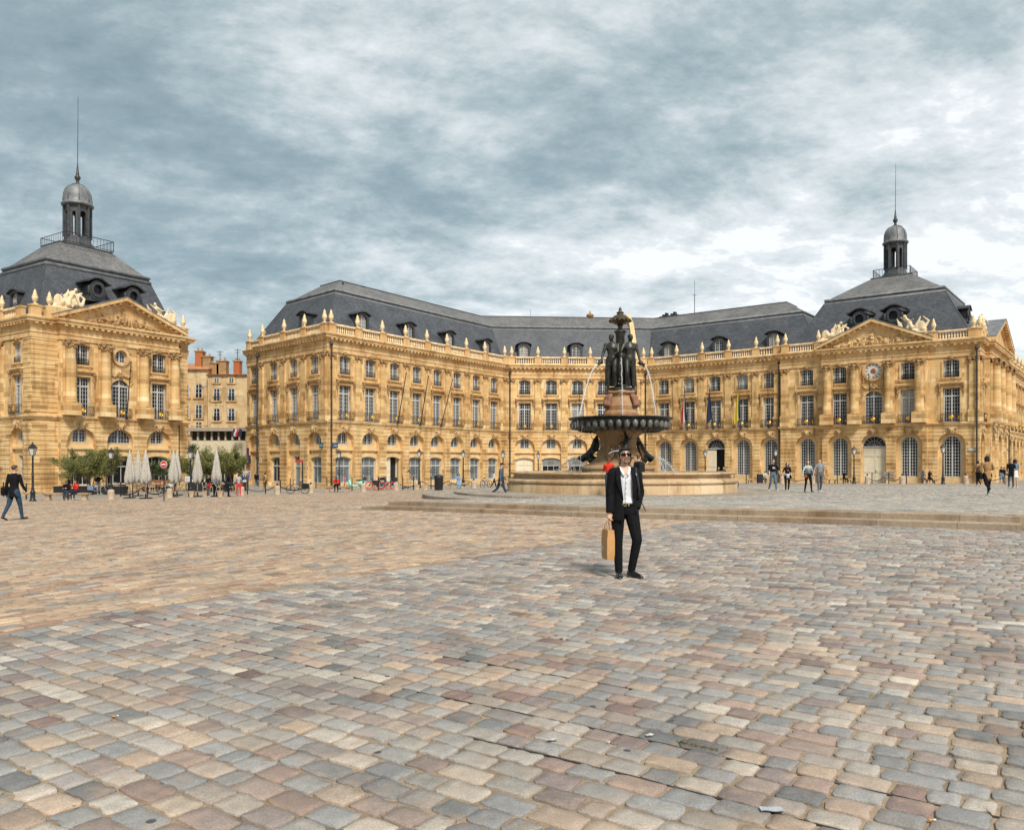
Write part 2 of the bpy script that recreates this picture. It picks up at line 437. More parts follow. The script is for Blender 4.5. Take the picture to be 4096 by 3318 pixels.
def setts(zone, along, L, W, pal, wts, seed):
    rg = np.random.default_rng(seed)
    A, B, LA, LB = [], [], [], []
    rows = np.arange(-75, 75, W)
    for k, r0 in enumerate(rows):
        n = int(150/L*1.12)
        ln = L*np.clip(rg.normal(1, .17, n), .6, 1.5)
        e = np.cumsum(ln) - 76 + rg.random()*L
        A.append(e - ln/2); LA.append(ln); B.append(np.full(n, r0 + W/2)); LB.append(np.full(n, W*rg.uniform(.96, 1.03)))
    A, B, LA, LB = map(np.concatenate, (A, B, LA, LB))
    B = B + .035*np.sin(A*.55 + .7*np.sin(B*.3)) + .02*np.sin(A*1.9 + B)
    u, v = (A, B) if along == 'u' else (B, A)
    x, y = xy_of(u, v)
    ok = (np.abs(x) < .665*y + 2.0) & (y > 2.5) & (y < SETT_FAR) & (beyond_kerb(x, y) < .3)
    ok &= zone(u, v) & ((x - FC[0])**2 + (y - FC[1])**2 > 9.3**2)
    u, v, x, y, LA, LB = (q[ok] for q in (u, v, x, y, LA, LB))
    n = len(u)
    near = y < 15
    col = np.array(pal)[rg.choice(len(pal), n, p=np.array(wts)/sum(wts))]*rg.normal(1, .10, (n, 1)).clip(.7, 1.35)
    mixw = rg.random((n, 1))*.45
    col = col*(1 - mixw) + col[rg.permutation(n)]*mixw
    out = []
    for sel, npt in ((near, 18), (~near & (y < 30), 8), (~near & (y >= 30), 4)):
        m = int(sel.sum())
        if not m: continue
        th = 2*PI*(np.arange(npt) + .5)/npt
        pw = 2/9 if npt > 4 else 1
        ca, sa = np.cos(th), np.sin(th)
        if npt == 18:
            q_ = [(1, -.70), (1, 0), (1, .70), (.93, .91), (.74, 1), (.25, 1), (-.25, 1), (-.74, 1), (-.93, .91), (-1, .70), (-1, 0), (-1, -.70), (-.93, -.91), (-.74, -1), (-.25, -1), (.25, -1), (.74, -1), (.93, -.91)]
            ox, oy = np.array(q_).T
        elif npt == 4: ox, oy = np.sign(ca), np.sign(sa)
        else: ox, oy = np.sign(ca)*np.abs(ca)**pw, np.sign(sa)*np.abs(sa)**pw
        gap = .019
        ha, hb = (LA[sel]/2 - gap/2)[:, None], (LB[sel]/2 - gap/2)[:, None]
        jit = np.where((np.abs(ox) > .9) & (np.abs(oy) > .65), .0034, .0062) if npt == 18 else (.006 if npt > 4 else .004)
        px_ = ha*ox + rg.normal(0, jit, (m, npt)); py_ = hb*oy + rg.normal(0, jit, (m, npt))
        rot = rg.normal(0, .022, (m, 1)); c, s = np.cos(rot), np.sin(rot)
        px_, py_ = px_*c - py_*s, px_*s + py_*c
        tilt = rg.normal(0, .012, (m, 2, 1)); lift = rg.normal(0, .0025, (m, 1))
        rings = []
        levels = [(1.0, -.022), (1.0, -.0025), (.972, .0012), (.5, .0028)] if npt == 18 else ([(1.0, -.025), (1.0, -.002), (.95, .0015)] if npt == 8 else [(1.0, -.02), (.95, .002)])
        for f, h in levels:
            a_, b_ = px_*f, py_*f
            if npt == 18 and f < .98: h = h + rg.normal(0, .00035, (m, npt))
            du, dv = (a_, b_) if along == 'u' else (b_, a_)
            X, Y = xy_of(u[sel][:, None] + du, v[sel][:, None] + dv)
            Z = ground(x[sel], y[sel])[:, None] + (ground(X, Y) - ground(x[sel], y[sel])[:, None])*.98 + h + (lift + tilt[:,0]*a_ + tilt[:,1]*b_ if h is not levels[0][1] else 0)
            rings.append(np.stack([X, Y, Z], -1))
        R_ = len(rings)
        V_ = np.stack(rings, 1).reshape(-1, 3)                      # stone, ring, point
        base = (np.arange(m)*R_*npt)[:, None, None]
        j = np.arange(R_ - 1)[None, :, None]*npt; i = np.arange(npt)[None, None, :]
        i2 = (i + 1) % npt
        Q = np.stack(np.broadcast_arrays(base + j + i, base + j + i2, base + j + npt + i2, base + j + npt + i), -1).reshape(-1, 4)
        CAP = (np.arange(m)*R_*npt)[:, None] + (R_ - 1)*npt + np.arange(npt)[None]
        if along == 'v': Q = Q[:, ::-1]; CAP = CAP[:, ::-1]
        out.append((V_, Q, CAP, np.repeat(col[sel], (R_ - 1)*npt, 0), col[sel]))
    return out
def build_setts():
    GREY = [(.25, .245, .243), (.30, .288, .276), (.355, .32, .283), (.415, .32, .245), (.315, .232, .195), (.215, .145, .128), (.165, .165, .166), (.48, .425, .36)]
    F_ = setts(lambda u, v: (u > 14.1) & (v < -.92), 'u', .228, .178, GREY, [19, 19, 17, 16, 14, 6, 7, 9], 1)
    BEIGE = [(.45, .315, .205), (.50, .375, .26), (.385, .262, .178), (.39, .325, .265), (.28, .26, .245), (.29, .175, .132), (.19, .185, .182)]
    L_ = setts(lambda u, v: (u < 14.02) & ((v < -.92) | (u < -2.0)), 'v', .25, .155, BEIGE, [24, 22, 18, 14, 9, 7, 5], 2)
    PLAT = [(.32, .315, .30), (.38, .355, .32), (.27, .275, .28), (.44, .37, .285), (.31, .25, .21), (.47, .43, .37)]
    P_ = setts(lambda u, v: (u > -1.98) & (v > .35), 'u', .36, .17, PLAT, [22, 20, 14, 14, 8, 12], 3)
    Vs, LI, LS, C = [], [], [], []
    off = 0; lo = 0
    for V_, Q, CAP, cq, cc in F_ + L_ + P_:
        Vs.append(V_)
        LI += [(Q + off).ravel(), (CAP + off).ravel()]
        LS.append(lo + np.arange(len(Q))*4); lo += Q.size
        LS.append(lo + np.arange(len(CAP))*CAP.shape[1]); lo += CAP.size
        C += [cq, cc]; off += len(V_)
    V_ = np.concatenate(Vs).astype(np.float32); LI = np.concatenate(LI).astype(np.int32)
    LS = np.concatenate(LS).astype(np.int32); C = np.concatenate(C).astype(np.float32)
    me = bpy.data.meshes.new('paving')
    me.vertices.add(len(V_)); me.vertices.foreach_set('co', V_.ravel())
    me.loops.add(len(LI)); me.loops.foreach_set('vertex_index', LI)
    me.polygons.add(len(LS)); me.polygons.foreach_set('loop_start', LS)
    me.update(calc_edges=True)
    at_ = me.attributes.new('tone', 'FLOAT_COLOR', 'FACE')
    at_.data.foreach_set('color', np.concatenate([C, np.ones((len(C), 1), np.float32)], 1).ravel())
    me.materials.append(M_SETT)
    o = bpy.data.objects.new('paving', me); COL.objects.link(o); o['kind'] = 'structure'
    print('setts faces', len(LS))
build_ground()
build_setts()
M_DARKJ = plain('open_dark_joint', (.035, .028, .02), .95, .5, 20)
def open_joint(row, a0, a1):
    # an open joint along one course of setts, emptied of its sand
    r0 = -75 + .178*row; Bc = r0 + .089; A = np.arange(a0, a1, .12); rg = np.random.default_rng(row)
    b = r0 + .035*np.sin(A*.55 + .7*np.sin(Bc*.3)) + .02*np.sin(A*1.9 + Bc); hw = .0075 + rg.normal(0, .002, len(A))
    m = MB(); rows = []
    for k in range(len(A)):
        r = []
        for s in (-1, 1):
            x, y = xy_of(A[k], b[k] + s*hw[k]); r.append((x, y, gz(x, y) - .0035))
        rows.append(r)
    m.loft(rows, False, False); o = m.build('open_joint', M_DARKJ); o['kind'] = 'structure'
k_ = int(round((-17.8 + 75)/.178)); open_joint(k_, 14.3, 24.5); open_joint(k_ - 3, 19.5, 26); open_joint(k_ + 5, 15, 20)
def along_steps(u0, u1, v0, v1, ztop, zdrop, name, seg=1.0):
    """a stone step following the slope of the square"""
    mb = MB(); us = np.arange(u0, u1 + .01, seg); rings = []
    for u in us:
        x, y = xy_of(u, 0); b = float(low(*xy_of(u, -1.2)))
        r = []
        for vv, z in ((v0, b + ztop - zdrop), (v0, b + ztop - .02), (v0 + .02, b + ztop), (v1, b + ztop), (v1, b + ztop - zdrop)):
            xx, yy = xy_of(u, vv); r.append((xx, yy, z))
        rings.append(r)
    mb.loft(rings)
    o = mb.build(name, M_STEP); o['kind'] = 'structure'
    me = o.data; li = np.zeros(len(me.loops), np.int32); me.loops.foreach_get('vertex_index', li)
    co = np.array(mb.v)[li]; uu, vv = uv_of(co[:,0], co[:,1])
    me.uv_layers[0].data.foreach_set('uv', np.stack([uu, vv*0 + .5], 1).astype(np.float32).ravel())
along_steps(.4, 21.6, -.85, -.40, .145, .5, 'steps_lower')
along_steps(1.35, 21.6, -.42, .36, .302, .5, 'steps_upper')
# squared stone at the right end of the steps
mb = MB(); mb.box(-.28, .28, -.75, .6, -.3, .44); mb.box(-.30, .30, -.77, .62, .441, .50)
xx, yy = xy_of(22.1, -.3)
tag(mb.build('stone_block', M_STEP, None, (xx, yy, float(low(xx, yy))), math.atan2(E1[1], E1[0])), 'squared weathered stone block closing the right end of the two steps', 'stone block')
# low round platforms under the fountain
for nm, r, z in (('platform_outer', 11.2, FZ - .14), ('platform_inner', 9.45, FZ - .02)):
    mb = MB(); mb.smooth = False
    mb.lathe([(r, -.9), (r, -.015), (r - .02, 0), (0.2, 0)], 96)
    o = mb.build(nm, M_STREET if r > 10 else M_STREET, None, (FC[0], FC[1], z)); o['kind'] = 'structure'
# ---------------------------------------------------------------- facade pieces (local axes: x along the wall, -y out of it, z up; z measured like the world)
def arc_pts(c, w, zs, rise, n=10):
    if rise < .01: return [(c - w/2, zs), (c + w/2, zs)]
    Rr = (w*w/4 + rise*rise)/(2*rise); a = math.asin(min(1, w/2/Rr)); zc = zs + rise - Rr
    if rise > w/2 - 1e-6: a = PI/2; zc = zs
    return [(c + Rr*math.sin(-a + 2*a*i/n), zc + Rr*math.cos(-a + 2*a*i/n)) for i in range(n + 1)]
def panel(mb, u0, u1, z0, z1, c, w, zb, zs, rise, depth, y=0, n=10):
    """a piece of wall with one opening and the reveal behind it"""
    q = lambda *p: mb.add([(a, y, b) for a, b in p], [tuple(range(len(p)))])
    q((u0, z0), (c - w/2, z0), (c - w/2, zs), (c - w/2, z1), (u0, z1))
    q((c + w/2, z0), (u1, z0), (u1, z1), (c + w/2, z1), (c + w/2, zs))
    if zb > z0 + .001: q((c - w/2, z0), (c + w/2, z0), (c + w/2, zb), (c - w/2, zb))
    ar = arc_pts(c, w, zs, rise, n)
    for a, b in zip(ar[:-1], ar[1:]): q(a, b, (b[0], z1), (a[0], z1))
    out = [(c - w/2, zb)] + ar + [(c + w/2, zb)]
    for a, b in zip(out, out[1:] + out[:1]):
        mb.add([(a[0], y, a[1]), (b[0], y, b[1]), (b[0], y + depth, b[1]), (a[0], y + depth, a[1])], [(0, 3, 2, 1)])
def band(mb, out, wd, y0, y1):
    """a moulded strip that follows an outline (list of x,z) on its outer side"""
    n = len(out); off = []
    for i, p in enumerate(out):
        a = Vector(out[max(i-1, 0)]); b = Vector(out[min(i+1, n-1)]); d = (b - a).normalized()
        k = 1.0
        if 0 < i < n-1:
            d1 = (Vector(p) - a).normalized(); k = 1/max(.5, abs(d1.dot(d)))
        off.append((p[0] - d.y*wd*k, p[1] + d.x*wd*k))
    for i in range(n - 1):
        mb.prism([out[i], out[i+1], off[i+1], off[i]], y0, y1)
def outline(w, z0, zs, rise, n=10): return [(-w/2, z0)] + arc_pts(0, w, zs, rise, n) + [(w/2, z0)]

def window(name, w, zs, rise, cols, rows, pane_mat, frame_mat=None, fan=False, double=True, bar=.033, z0=0., open_leaf=False, transom=None):
    """glazed window, base at the middle of its sill: frame with glazing bars > pane"""
    mb = MB(); out = outline(w, z0, zs, rise)
    ins = [(x*(1 - .16/w*1.0) , z) for x, z in out]
    top = zs + rise
    def ztop(x):
        if rise < .01: return zs
        Rr = (w*w/4 + rise*rise)/(2*rise); zc = top - Rr
        return zc + math.sqrt(max(0, Rr*Rr - x*x)) if abs(x) < w/2 else zs
    fw = .085
    band(mb, list(reversed(out)), fw, -.02, .07)
    mb.box(-w/2 + fw + .003, w/2 - fw - .003, -.018, .068, z0, z0 + .10)
    if double: mb.box(-.065, .065, -.03, .07, z0 + .103, ztop(.07) - fw - .004)
    for i in range(1, cols):
        x = -w/2 + w*i/cols
        if double and abs(x) < .08: continue
        mb.box(x - bar/2, x + bar/2, 0, .05, z0 + .103, (zs if fan else ztop(x)) - fw*.8)
    hh = (zs if fan else top) - z0
    for j in range(1, rows):
        z = z0 + hh*j/rows
        xw = w/2 - fw
        if z > zs and rise > .01:
            Rr = (w*w/4 + rise*rise)/(2*rise); zc = top - Rr
            xw = math.sqrt(max(.01, Rr*Rr - (z - zc)**2)) - fw
        mb.box(-xw, xw, .003, .048, z - bar/2, z + bar/2)
    if transom: mb.box(-w/2 + fw, w/2 - fw, -.032, .072, transom - .07, transom + .07)
    if fan:
        mb.box(-w/2 + fw, w/2 - fw, -.035, .075, zs - .07, zs + .07)
        for i in range(1, 8):
            a = PI*i/8; r0, r1 = .18*w, w/2 - fw*.6
            mb.tube([(r0*.3*math.cos(a), .025, zs + r0*.3*math.sin(a)), (r1*math.cos(a), .025, zs + r1*math.sin(a))], bar*.5, 4)
        mb.tube([(.27*w*math.cos(PI*i/12), .025, zs + .27*w*math.sin(PI*i/12)) for i in range(13)], bar*.5, 4)
    f = mb.build(name, frame_mat or M_WOODW)
    pb = MB(); pb.add([(x, .06, z) for x, z in out], [tuple(range(len(out)))])
    pb.build('pane', pane_mat, f)
    return f
T = {}
def variants(key, mats, **kw): T[key] = [window(kw['name'] if 'name' in kw else key, *kw['a'], m, **kw.get('k', {})) for m in mats]
variants('french', [M_GLASS, M_GLASSB, M_CURT], name='french_window', a=(1.56, 3.5, 0, 6, 9), k=dict(transom=2.72))
variants('upper', [M_GLASS, M_GLASSB, M_CURT], name='upper_window', a=(1.44, 1.72, .17, 6, 5))
variants('mezz', [M_GLASS, M_GLASSB], name='mezzanine_window', a=(1.24, 1.14, .12, 4, 4))
variants('shop', [M_SHOPG], name='shop_window', a=(2.34, 2.45, .24, 3, 1), k=dict(double=False, transom=1.72, bar=.05))
variants('shopdark', [M_GLASS], name='shop_window', a=(2.34, 2.45, .24, 3, 1), k=dict(double=False, transom=1.72, bar=.05))
variants('archwin', [M_GLASS], name='arched_window', a=(1.62, 3.52, .81, 6, 13), k=dict(bar=.042))
variants('archfrench', [M_GLASS, M_GLASSB], name='arched_french_window', a=(1.8, 3.0, .9, 6, 8), k=dict(fan=True))
variants('lunette', [M_GLASSB], name='lunette_window', a=(2.6, .35, 1.3, 8, 4), k=dict())
variants('round', [M_GLASSB], name='round_window', a=(1.15, .575, .575, 4, 3), k=dict())
def door_leaf(w, h, name='door', rise=0):
    mb = MB(); out = outline(w, 0, h, rise); mb.prism(list(reversed(out)), .04, .10)
    for s in (-1, 1):
        x0, x1 = sorted((s*.05, s*(w/2 - .06)))
        for z0, z1 in ((.15, h*.28), (h*.31, h*.72), (h*.75, h*.97)):
            mb.box(x0, x1, .005, .038, z0, z1)
            mb.box(x0 + .09, x1 - .09, -.012, .004, z0 + .09, z1 - .09)
    mb.box(-.03, .03, -.02, .039, .02, h - .02)
    f = mb.build(name, M_DOORW)
    hb = MB(); hb.ball((.16, -.05, h*.36), .05, 8, 5); hb.box(.14, .18, -.045, -.013, h*.36 - .1, h*.36 + .1); hb.build('handle', M_IRON, f)
    return f
T['door'] = [door_leaf(2.45, 3.05)]
T['doorlow'] = [door_leaf(2.3, 2.5, rise=.22)]
def half_open(w, h):
    """left leaf closed, right leaf swung inwards on a dark hall"""
    mb = MB()
    mb.box(-w/2, -.02, .04, .10, 0, h); mb.box(-w/2 + .1, -.12, .005, .039, .15, h*.45); mb.box(-w/2 + .1, -.12, .005, .039, h*.5, h*.95)
    mb.box(w/2 - .10, w/2 - .04, .11, 1.1, 0, h)
    f = mb.build('door', M_DOORW)
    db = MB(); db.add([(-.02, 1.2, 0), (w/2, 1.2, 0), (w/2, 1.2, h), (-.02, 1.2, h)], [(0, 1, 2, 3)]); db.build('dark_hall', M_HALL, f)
    return f
T['doorhalf'] = [half_open(2.34, 2.62)]
T['doorfanopen'] = [half_open(2.45, 3.05)]
def fan_only(w):
    f = window('fanlight', w, 0.02, w/2, 2, 1, M_GLASS, fan=True, double=False, z0=-.02)
    return f
T['fan'] = [fan_only(2.45)]

def acanthus(mb, x, z, w, h, out, n=14, seed=0):
    r = random.Random(seed)
    for i in range(n):
        mb.ball((x + r.uniform(-w/2, w/2), -out*r.uniform(.4, 1), z + r.uniform(0, h)), (r.uniform(.05, .12), r.uniform(.04, .09), r.uniform(.05, .13)), 6, 4)
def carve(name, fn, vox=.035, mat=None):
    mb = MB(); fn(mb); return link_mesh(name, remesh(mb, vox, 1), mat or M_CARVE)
def cap_fn(mb):
    mb.box(-.5, .5, -.34, .0, .40, .50)
    for s in (-1, 1):
        mb.tube([(s*.40 + .13*math.cos(a)*s, -.24, .26 + .13*math.sin(a)) for a in [k*PI/5 for k in range(10)]], .065, 6)
        mb.ball((s*.40, -.24, .26), .10, 8, 6)
        mb.tube([(s*.34, -.2, .12), (s*.30, -.22, -.10), (s*.20, -.22, -.20)], [.08, .07, .04], 6)
    mb.box(-.42, .42, -.24, .0, .18, .42)
    acanthus(mb, 0, .10, .6, .22, .26, 16, 3)
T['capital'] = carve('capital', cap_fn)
def mask_fn(mb):
    mb.prism([(-.26, -.35), (.26, -.35), (.36, .42), (-.36, .42)], -.14, .02)
    mb.ball((0, -.2, .02), (.21, .18, .28), 12, 8); mb.ball((0, -.38, -.02), (.045, .07, .08), 6, 5)
    mb.ball((0, -.33, -.15), (.09, .05, .03), 6, 5); mb.ball((0, -.28, -.24), (.10, .08, .07), 6, 5)
    for s in (-1, 1):
        mb.ball((s*.085, -.36, .08), (.06, .03, .025), 6, 4); mb.ball((s*.19, -.22, .10), (.1, .09, .22), 8, 5)
        mb.tube([(s*.22, -.12, .25), (s*.46, -.10, .30), (s*.56, -.08, .12), (s*.44, -.08, .0)], [.12, .10, .08, .04], 7)
    acanthus(mb, 0, .22, .5, .2, .2, 12, 5)
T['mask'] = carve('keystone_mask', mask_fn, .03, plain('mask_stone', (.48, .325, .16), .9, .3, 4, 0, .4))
def keyorn_fn(mb):
    mb.prism([(-.16, -.16), (.16, -.16), (.22, .26), (-.22, .26)], -.12, .02)
    acanthus(mb, 0, -.1, .46, .32, .16, 22, 9)
    for s in (-1, 1): mb.tube([(s*.2, -.06, .12), (s*.5, -.06, .08), (s*.68, -.05, -.06)], [.10, .08, .04], 6)
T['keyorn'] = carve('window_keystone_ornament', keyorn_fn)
def console_fn(mb):
    mb.tube([(0, -.20, 0), (0, -.25, -.12), (0, -.16, -.3), (0, -.10, -.55), (0, -.14, -.72), (0, -.06, -.85)], [.12, .13, .10, .085, .10, .04], 8)
    for k in range(8): mb.ball((RND.uniform(-.07, .07), -.14, -.85 - .06*k), .055*(1 - k*.06), 6, 4)
T['console'] = carve('console_bracket', console_fn)

def window_surround():
    """stone trim of one bay on the two upper floors"""
    mb = MB()
    o = outline(1.60, 5.86, 9.42, 0); band(mb, list(reversed(o))[::-1], .20, -.10, .0)
    mb.box(-1.22, 1.22, -.30, 0, 9.88, 10.02); mb.box(-1.14, 1.14, -.2, -.002, 9.76, 9.878)
    mb.box(-.98, .98, -.07, 0, 9.64, 9.755)
    o = outline(1.48, 10.50, 12.22, .17); band(mb, o, .17, -.09, 0)
    mb.box(-1.0, 1.0, -.14, 0, 10.36, 10.497)
    for s in (-1, 1):
        x0, x1 = sorted((s*.66, s*.83)); mb.box(x0, x1, -.088, 0, 10.2, 10.355)
    for s in (-1, 1):
        x0, x1 = sorted((s*1.0, s*1.22)); mb.box(x0, x1, -.05, 0, 6.0, 9.63)
    return mb.build('window_surround', M_TRIM)
T['surround'] = window_surround()
def iron_rail(w, depth, h=.86, name='balcony_railing', gild=True):
    mb = MB(); r = random.Random(4)
    fr = [(-w/2, -.02), (-w/2, -depth), (w/2, -depth), (w/2, -.02)]
    for a, b in zip(fr[:-1], fr[1:]):
        for z, t_ in ((h, .028), (.06, .022), (h - .12, .016), (.16, .016)): mb.tube([(a[0], a[1], z), (b[0], b[1], z)], t_, 4)
    n = max(5, int(w/.24))
    for i in range(n + 1):
        x = -w/2 + w*i/n; mb.tube([(x, -depth, .06), (x, -depth, h)], .016, 4)
        if i < n:
            xm = x + w/n/2
            for s in (-1, 1):
                mb.tube([(xm + s*.01, -depth, h*.5), (xm + s*.085, -depth, h*.62), (xm + s*.05, -depth, h*.78), (xm, -depth, h*.7)], .015, 4)
                mb.tube([(xm + s*.01, -depth, h*.5), (xm + s*.085, -depth, h*.38), (xm + s*.05, -depth, h*.22), (xm, -depth, h*.3)], .015, 4)
    f = mb.build(name, M_IRONB)
    if gild:
        g = MB(); g.ball((0, -depth - .02, h*.52), (.15, .05, .19), 8, 6)
        for s in (-1, 1):
            g.tube([(s*.14, -depth - .02, h*.45), (s*.22, -depth - .02, h*.62), (s*.12, -depth - .02, h*.80)], .03, 5)
            g.tube([(s*w*.36, -depth - .02, h*.3), (s*w*.36, -depth - .02, h*.7)], .035, 5)
        g.ball((0, -depth - .02, h*.82), .07, 6, 5)
        g.build('gilded_crest', M_GOLD, f)
    return f
T['rail'] = iron_rail(2.0, .32)
T['sillrail'] = iron_rail(1.4, .06, .5, 'window_guard', False)
def balus(w):
    mb = MB(); mb.smooth = False
    mb.box(-w/2, w/2, -.17, .17, 0, .14); mb.box(-w/2, w/2, -.19, .19, .82, 1.0)
    n = max(2, int(w/.27)); mb.smooth = True
    for i in range(n):
        x = -w/2 + w*(i + .5)/n
        mb.lathe([(.07, .142), (.07, .19), (.05, .24), (.095, .38), (.085, .46), (.045, .62), (.07, .70), (.07, .818)], 8, (x, 0, 0))
    return mb.build('balustrade', M_URN)
def ped_fn():
    mb = MB(); mb.box(-.5, .5, -.26, .26, 0, .16); mb.box(-.44, .44, -.22, .22, .161, .88); mb.box(-.5, .5, -.27, .27, .881, 1.02)
    return mb.build('pedestal', M_TRIM)
T['pedestal'] = ped_fn()
def urn_fn():
    mb = MB(); mb.box(-.24, .24, -.24, .24, 0, .12); mb.smooth = True
    mb.lathe([(.20, .12), (.12, .2), (.14, .25), (.26, .42), (.33, .66), (.34, .80), (.27, .84), (.24, .88), (.31, .96), (.30, 1.0), (.19, 1.05), (.16, 1.12), (.20, 1.2), (.15, 1.34), (.07, 1.5), (.02, 1.58)], 12)
    return mb.build('urn', M_URN)
T['urn'] = urn_fn()
def pilaster_fn():
    mb = MB(); mb.box(-.52, .52, -.26, 0, 5.86, 6.86); mb.box(-.56, .56, -.29, 0, 6.861, 6.96)
    mb.box(-.50, .50, -.22, 0, 6.961, 7.12); mb.box(-.42, .42, -.17, 0, 7.121, 12.1)
    return mb.build('pilaster', M_ASH)
T['pilaster'] = pilaster_fn()
def column_fn():
    mb = MB(); mb.box(-.66, .66, -1.02, 0, 5.86, 6.9); mb.box(-.62, .62, -.98, 0, 6.901, 7.0)
    mb.smooth = True
    mb.lathe([(.56, 7.0), (.58, 7.1), (.50, 7.2), (.53, 7.28), (.47, 7.36), (.46, 8.6), (.44, 10.4), (.40, 12.0), (.44, 12.06), (.44, 12.12)], 20, (0, -.45, 0))
    mb.smooth = False; mb.box(-.5, .5, -.2, 0, 7.0, 12.1)
    return mb.build('column', M_ASH)
T['column'] = column_fn()
def colcap_fn(mb):
    mb.box(-.56, .56, -1.0, .0, .42, .52); mb.lathe([(.42, -.1), (.46, .1), (.52, .42)], 14, (0, -.45, 0))
    for s in (-1, 1):
        for y in (-.92, -.2):
            mb.tube([(s*.46 + .14*math.cos(a)*s, y, .27 + .14*math.sin(a)) for a in [k*PI/5 for k in range(10)]], .07, 6); mb.ball((s*.46, y, .27), .11, 8, 6)
    for k in range(26):
        a = RND.uniform(PI, 2*PI); mb.ball((.48*math.cos(a), -.45 + .5*math.sin(a), RND.uniform(-.15, .3)), .09, 6, 4)
T['colcap'] = carve('capital', colcap_fn)

def dormer_fn(k):
    mb = MB(); h = 1.55
    o = outline(1.12, .45, .45 + h, .28); band(mb, o, .22, -.12, .35)
    mb.box(-.82, .82, -.14, .4, .25, .447)
    top = arc_pts(0, 2.1, .45 + h + .22, .34); mb.prism(list(reversed([(x, z + .10) for x, z in top] + [(x, z) for x, z in reversed(top)])), -.30, 2.6)
    for s in (-1, 1):
        x0, x1 = sorted((s*.62, s*.78)); mb.box(x0, x1, .351, 2.4, .2, .45 + h + .2)
    mb.box(-.80, .80, .40, 2.4, .2, .3)
    f = mb.build('dormer', M_DORM)
    wn = MB(); oo = outline(1.1, .47, .45 + h, .27); band(wn, list(reversed(oo)), .08, .12, .2)
    wn.box(-.05, .05, .11, .2, .5, .45 + h + .22)
    for x in (-.27, .27): wn.box(x - .018, x + .018, .13, .19, .5, .45 + h + .1)
    for j in range(1, 5): wn.box(-.47, .47, .132, .188, .47 + j*.36 - .018, .47 + j*.36 + .018)
    wn.build('dormer_window', M_WOODW, f)
    pb = MB(); pb.add([(x, .20, z) for x, z in oo], [tuple(range(len(oo)))]); pb.build('pane', M_CURT if k else M_GLASSB, f)
    return f
T['dormer'] = [dormer_fn(0), dormer_fn(1)]
def oculus_fn():
    mb = MB(); n = 20
    ring = lambda r0, r1, y0, y1: [mb.prism([(r0*math.cos(a), 1.3 + r0*math.sin(a)*1.2), (r1*math.cos(a), 1.3 + r1*math.sin(a)*1.2), (r1*math.cos(b), 1.3 + r1*math.sin(b)*1.2), (r0*math.cos(b), 1.3 + r0*math.sin(b)*1.2)], y0, y1) for a, b in [(2*PI*i/n, 2*PI*(i + 1)/n) for i in range(n)]]
    ring(.52, .70, -.22, .2); ring(.70, .92, -.10, 1.4)
    mb.prism([(-1.0, .05), (1.0, .05), (.75, .9), (-.75, .9)], .0, 1.5)
    pts = [(-1.5, 2.02), (-1.15, 2.10), (-.85, 2.3), (-.45, 2.52), (0, 2.60), (.45, 2.52), (.85, 2.3), (1.15, 2.10), (1.5, 2.02)]
    mb.prism(list(reversed([(x, z + .15) for x, z in pts] + [(x, z) for x, z in reversed(pts)])), -.35, 1.9)
    for s in (-1, 1): mb.ball((s*.98, -.08, 1.25), (.16, .14, .5), 8, 6)
    f = mb.build('oculus_dormer', M_DORM)
    pb = MB(); pb.ball((0, .12, 1.3), (.55, .03, .66), 16, 6); pb.box(-.025, .025, .05, .09, .7, 1.9); pb.box(-.5, .5, .052, .088, 1.28, 1.32); pb.build('pane', M_GLASS, f)
    return f
T['oculus'] = oculus_fn()

# ---------------------------------------------------------------- plan helpers
class Fac:
    """one straight front between two plan points, read left to right from outside"""
    def __init__(s, P, Q):
        s.P = np.array(P, float); s.Q = np.array(Q, float); d = s.Q - s.P; s.L = float(np.hypot(*d)); s.t = d/s.L
        s.n = np.array([s.t[1], -s.t[0]]); s.ang = math.atan2(s.t[1], s.t[0])
    def u(s, px):
        r = (px - CX)/F; return float((r*s.P[1] - s.P[0])/(s.t[0] - r*s.t[1]))
    def pt(s, u, out=0, z=0):
        p = s.P + s.t*u + s.n*out; return (float(p[0]), float(p[1]), z)
def inset_line(pts, d, closed=False):
    """plan line moved inwards by d (outside is on the right hand when walking along it)"""
    pts = [np.array(p, float) for p in pts]; n = len(pts); out = []
    for i in range(n):
        dirs = []
        if closed or i > 0: a = pts[i] - pts[i-1]; dirs.append(a/np.hypot(*a))
        if closed or i < n-1: a = pts[(i+1) % n] - pts[i]; dirs.append(a/np.hypot(*a))
        ns = [np.array([-a[1], a[0]]) for a in dirs]
        if len(ns) == 1: out.append(pts[i] + ns[0]*d)
        else:
            m = ns[0] + ns[1]; m = m/np.hypot(*m); out.append(pts[i] + m*d/max(.2, float(m @ ns[0])))
    return out
def sweep(mb, pts, prof, closed=False, org=(0, 0)):
    """moulding: profile of (outwards, z) carried along a plan line with mitred corners"""
    lines = [inset_line(pts, -o, closed) for o, z in prof]
    rings = [[(lines[k][i][0] - org[0], lines[k][i][1] - org[1], prof[k][1]) for k in range(len(prof))] for i in range(len(pts))]
    if closed: rings.append(rings[0])
    mb.loft([list(reversed(r)) for r in rings], not closed, True)
def slope_uv(o):
    """unwrap roof planes so that slates lie level"""
    me = o.data; uv = me.uv_layers[0].data
    for p in me.polygons:
        n = p.normal; h = Vector((-n.y, n.x, 0))
        if h.length < .05: h = Vector((1, 0, 0))
        h.normalize(); g = n.cross(h)
        for li in p.loop_indices:
            c = me.vertices[me.loops[li].vertex_index].co; uv[li].uv = (c.dot(h), c.dot(g))
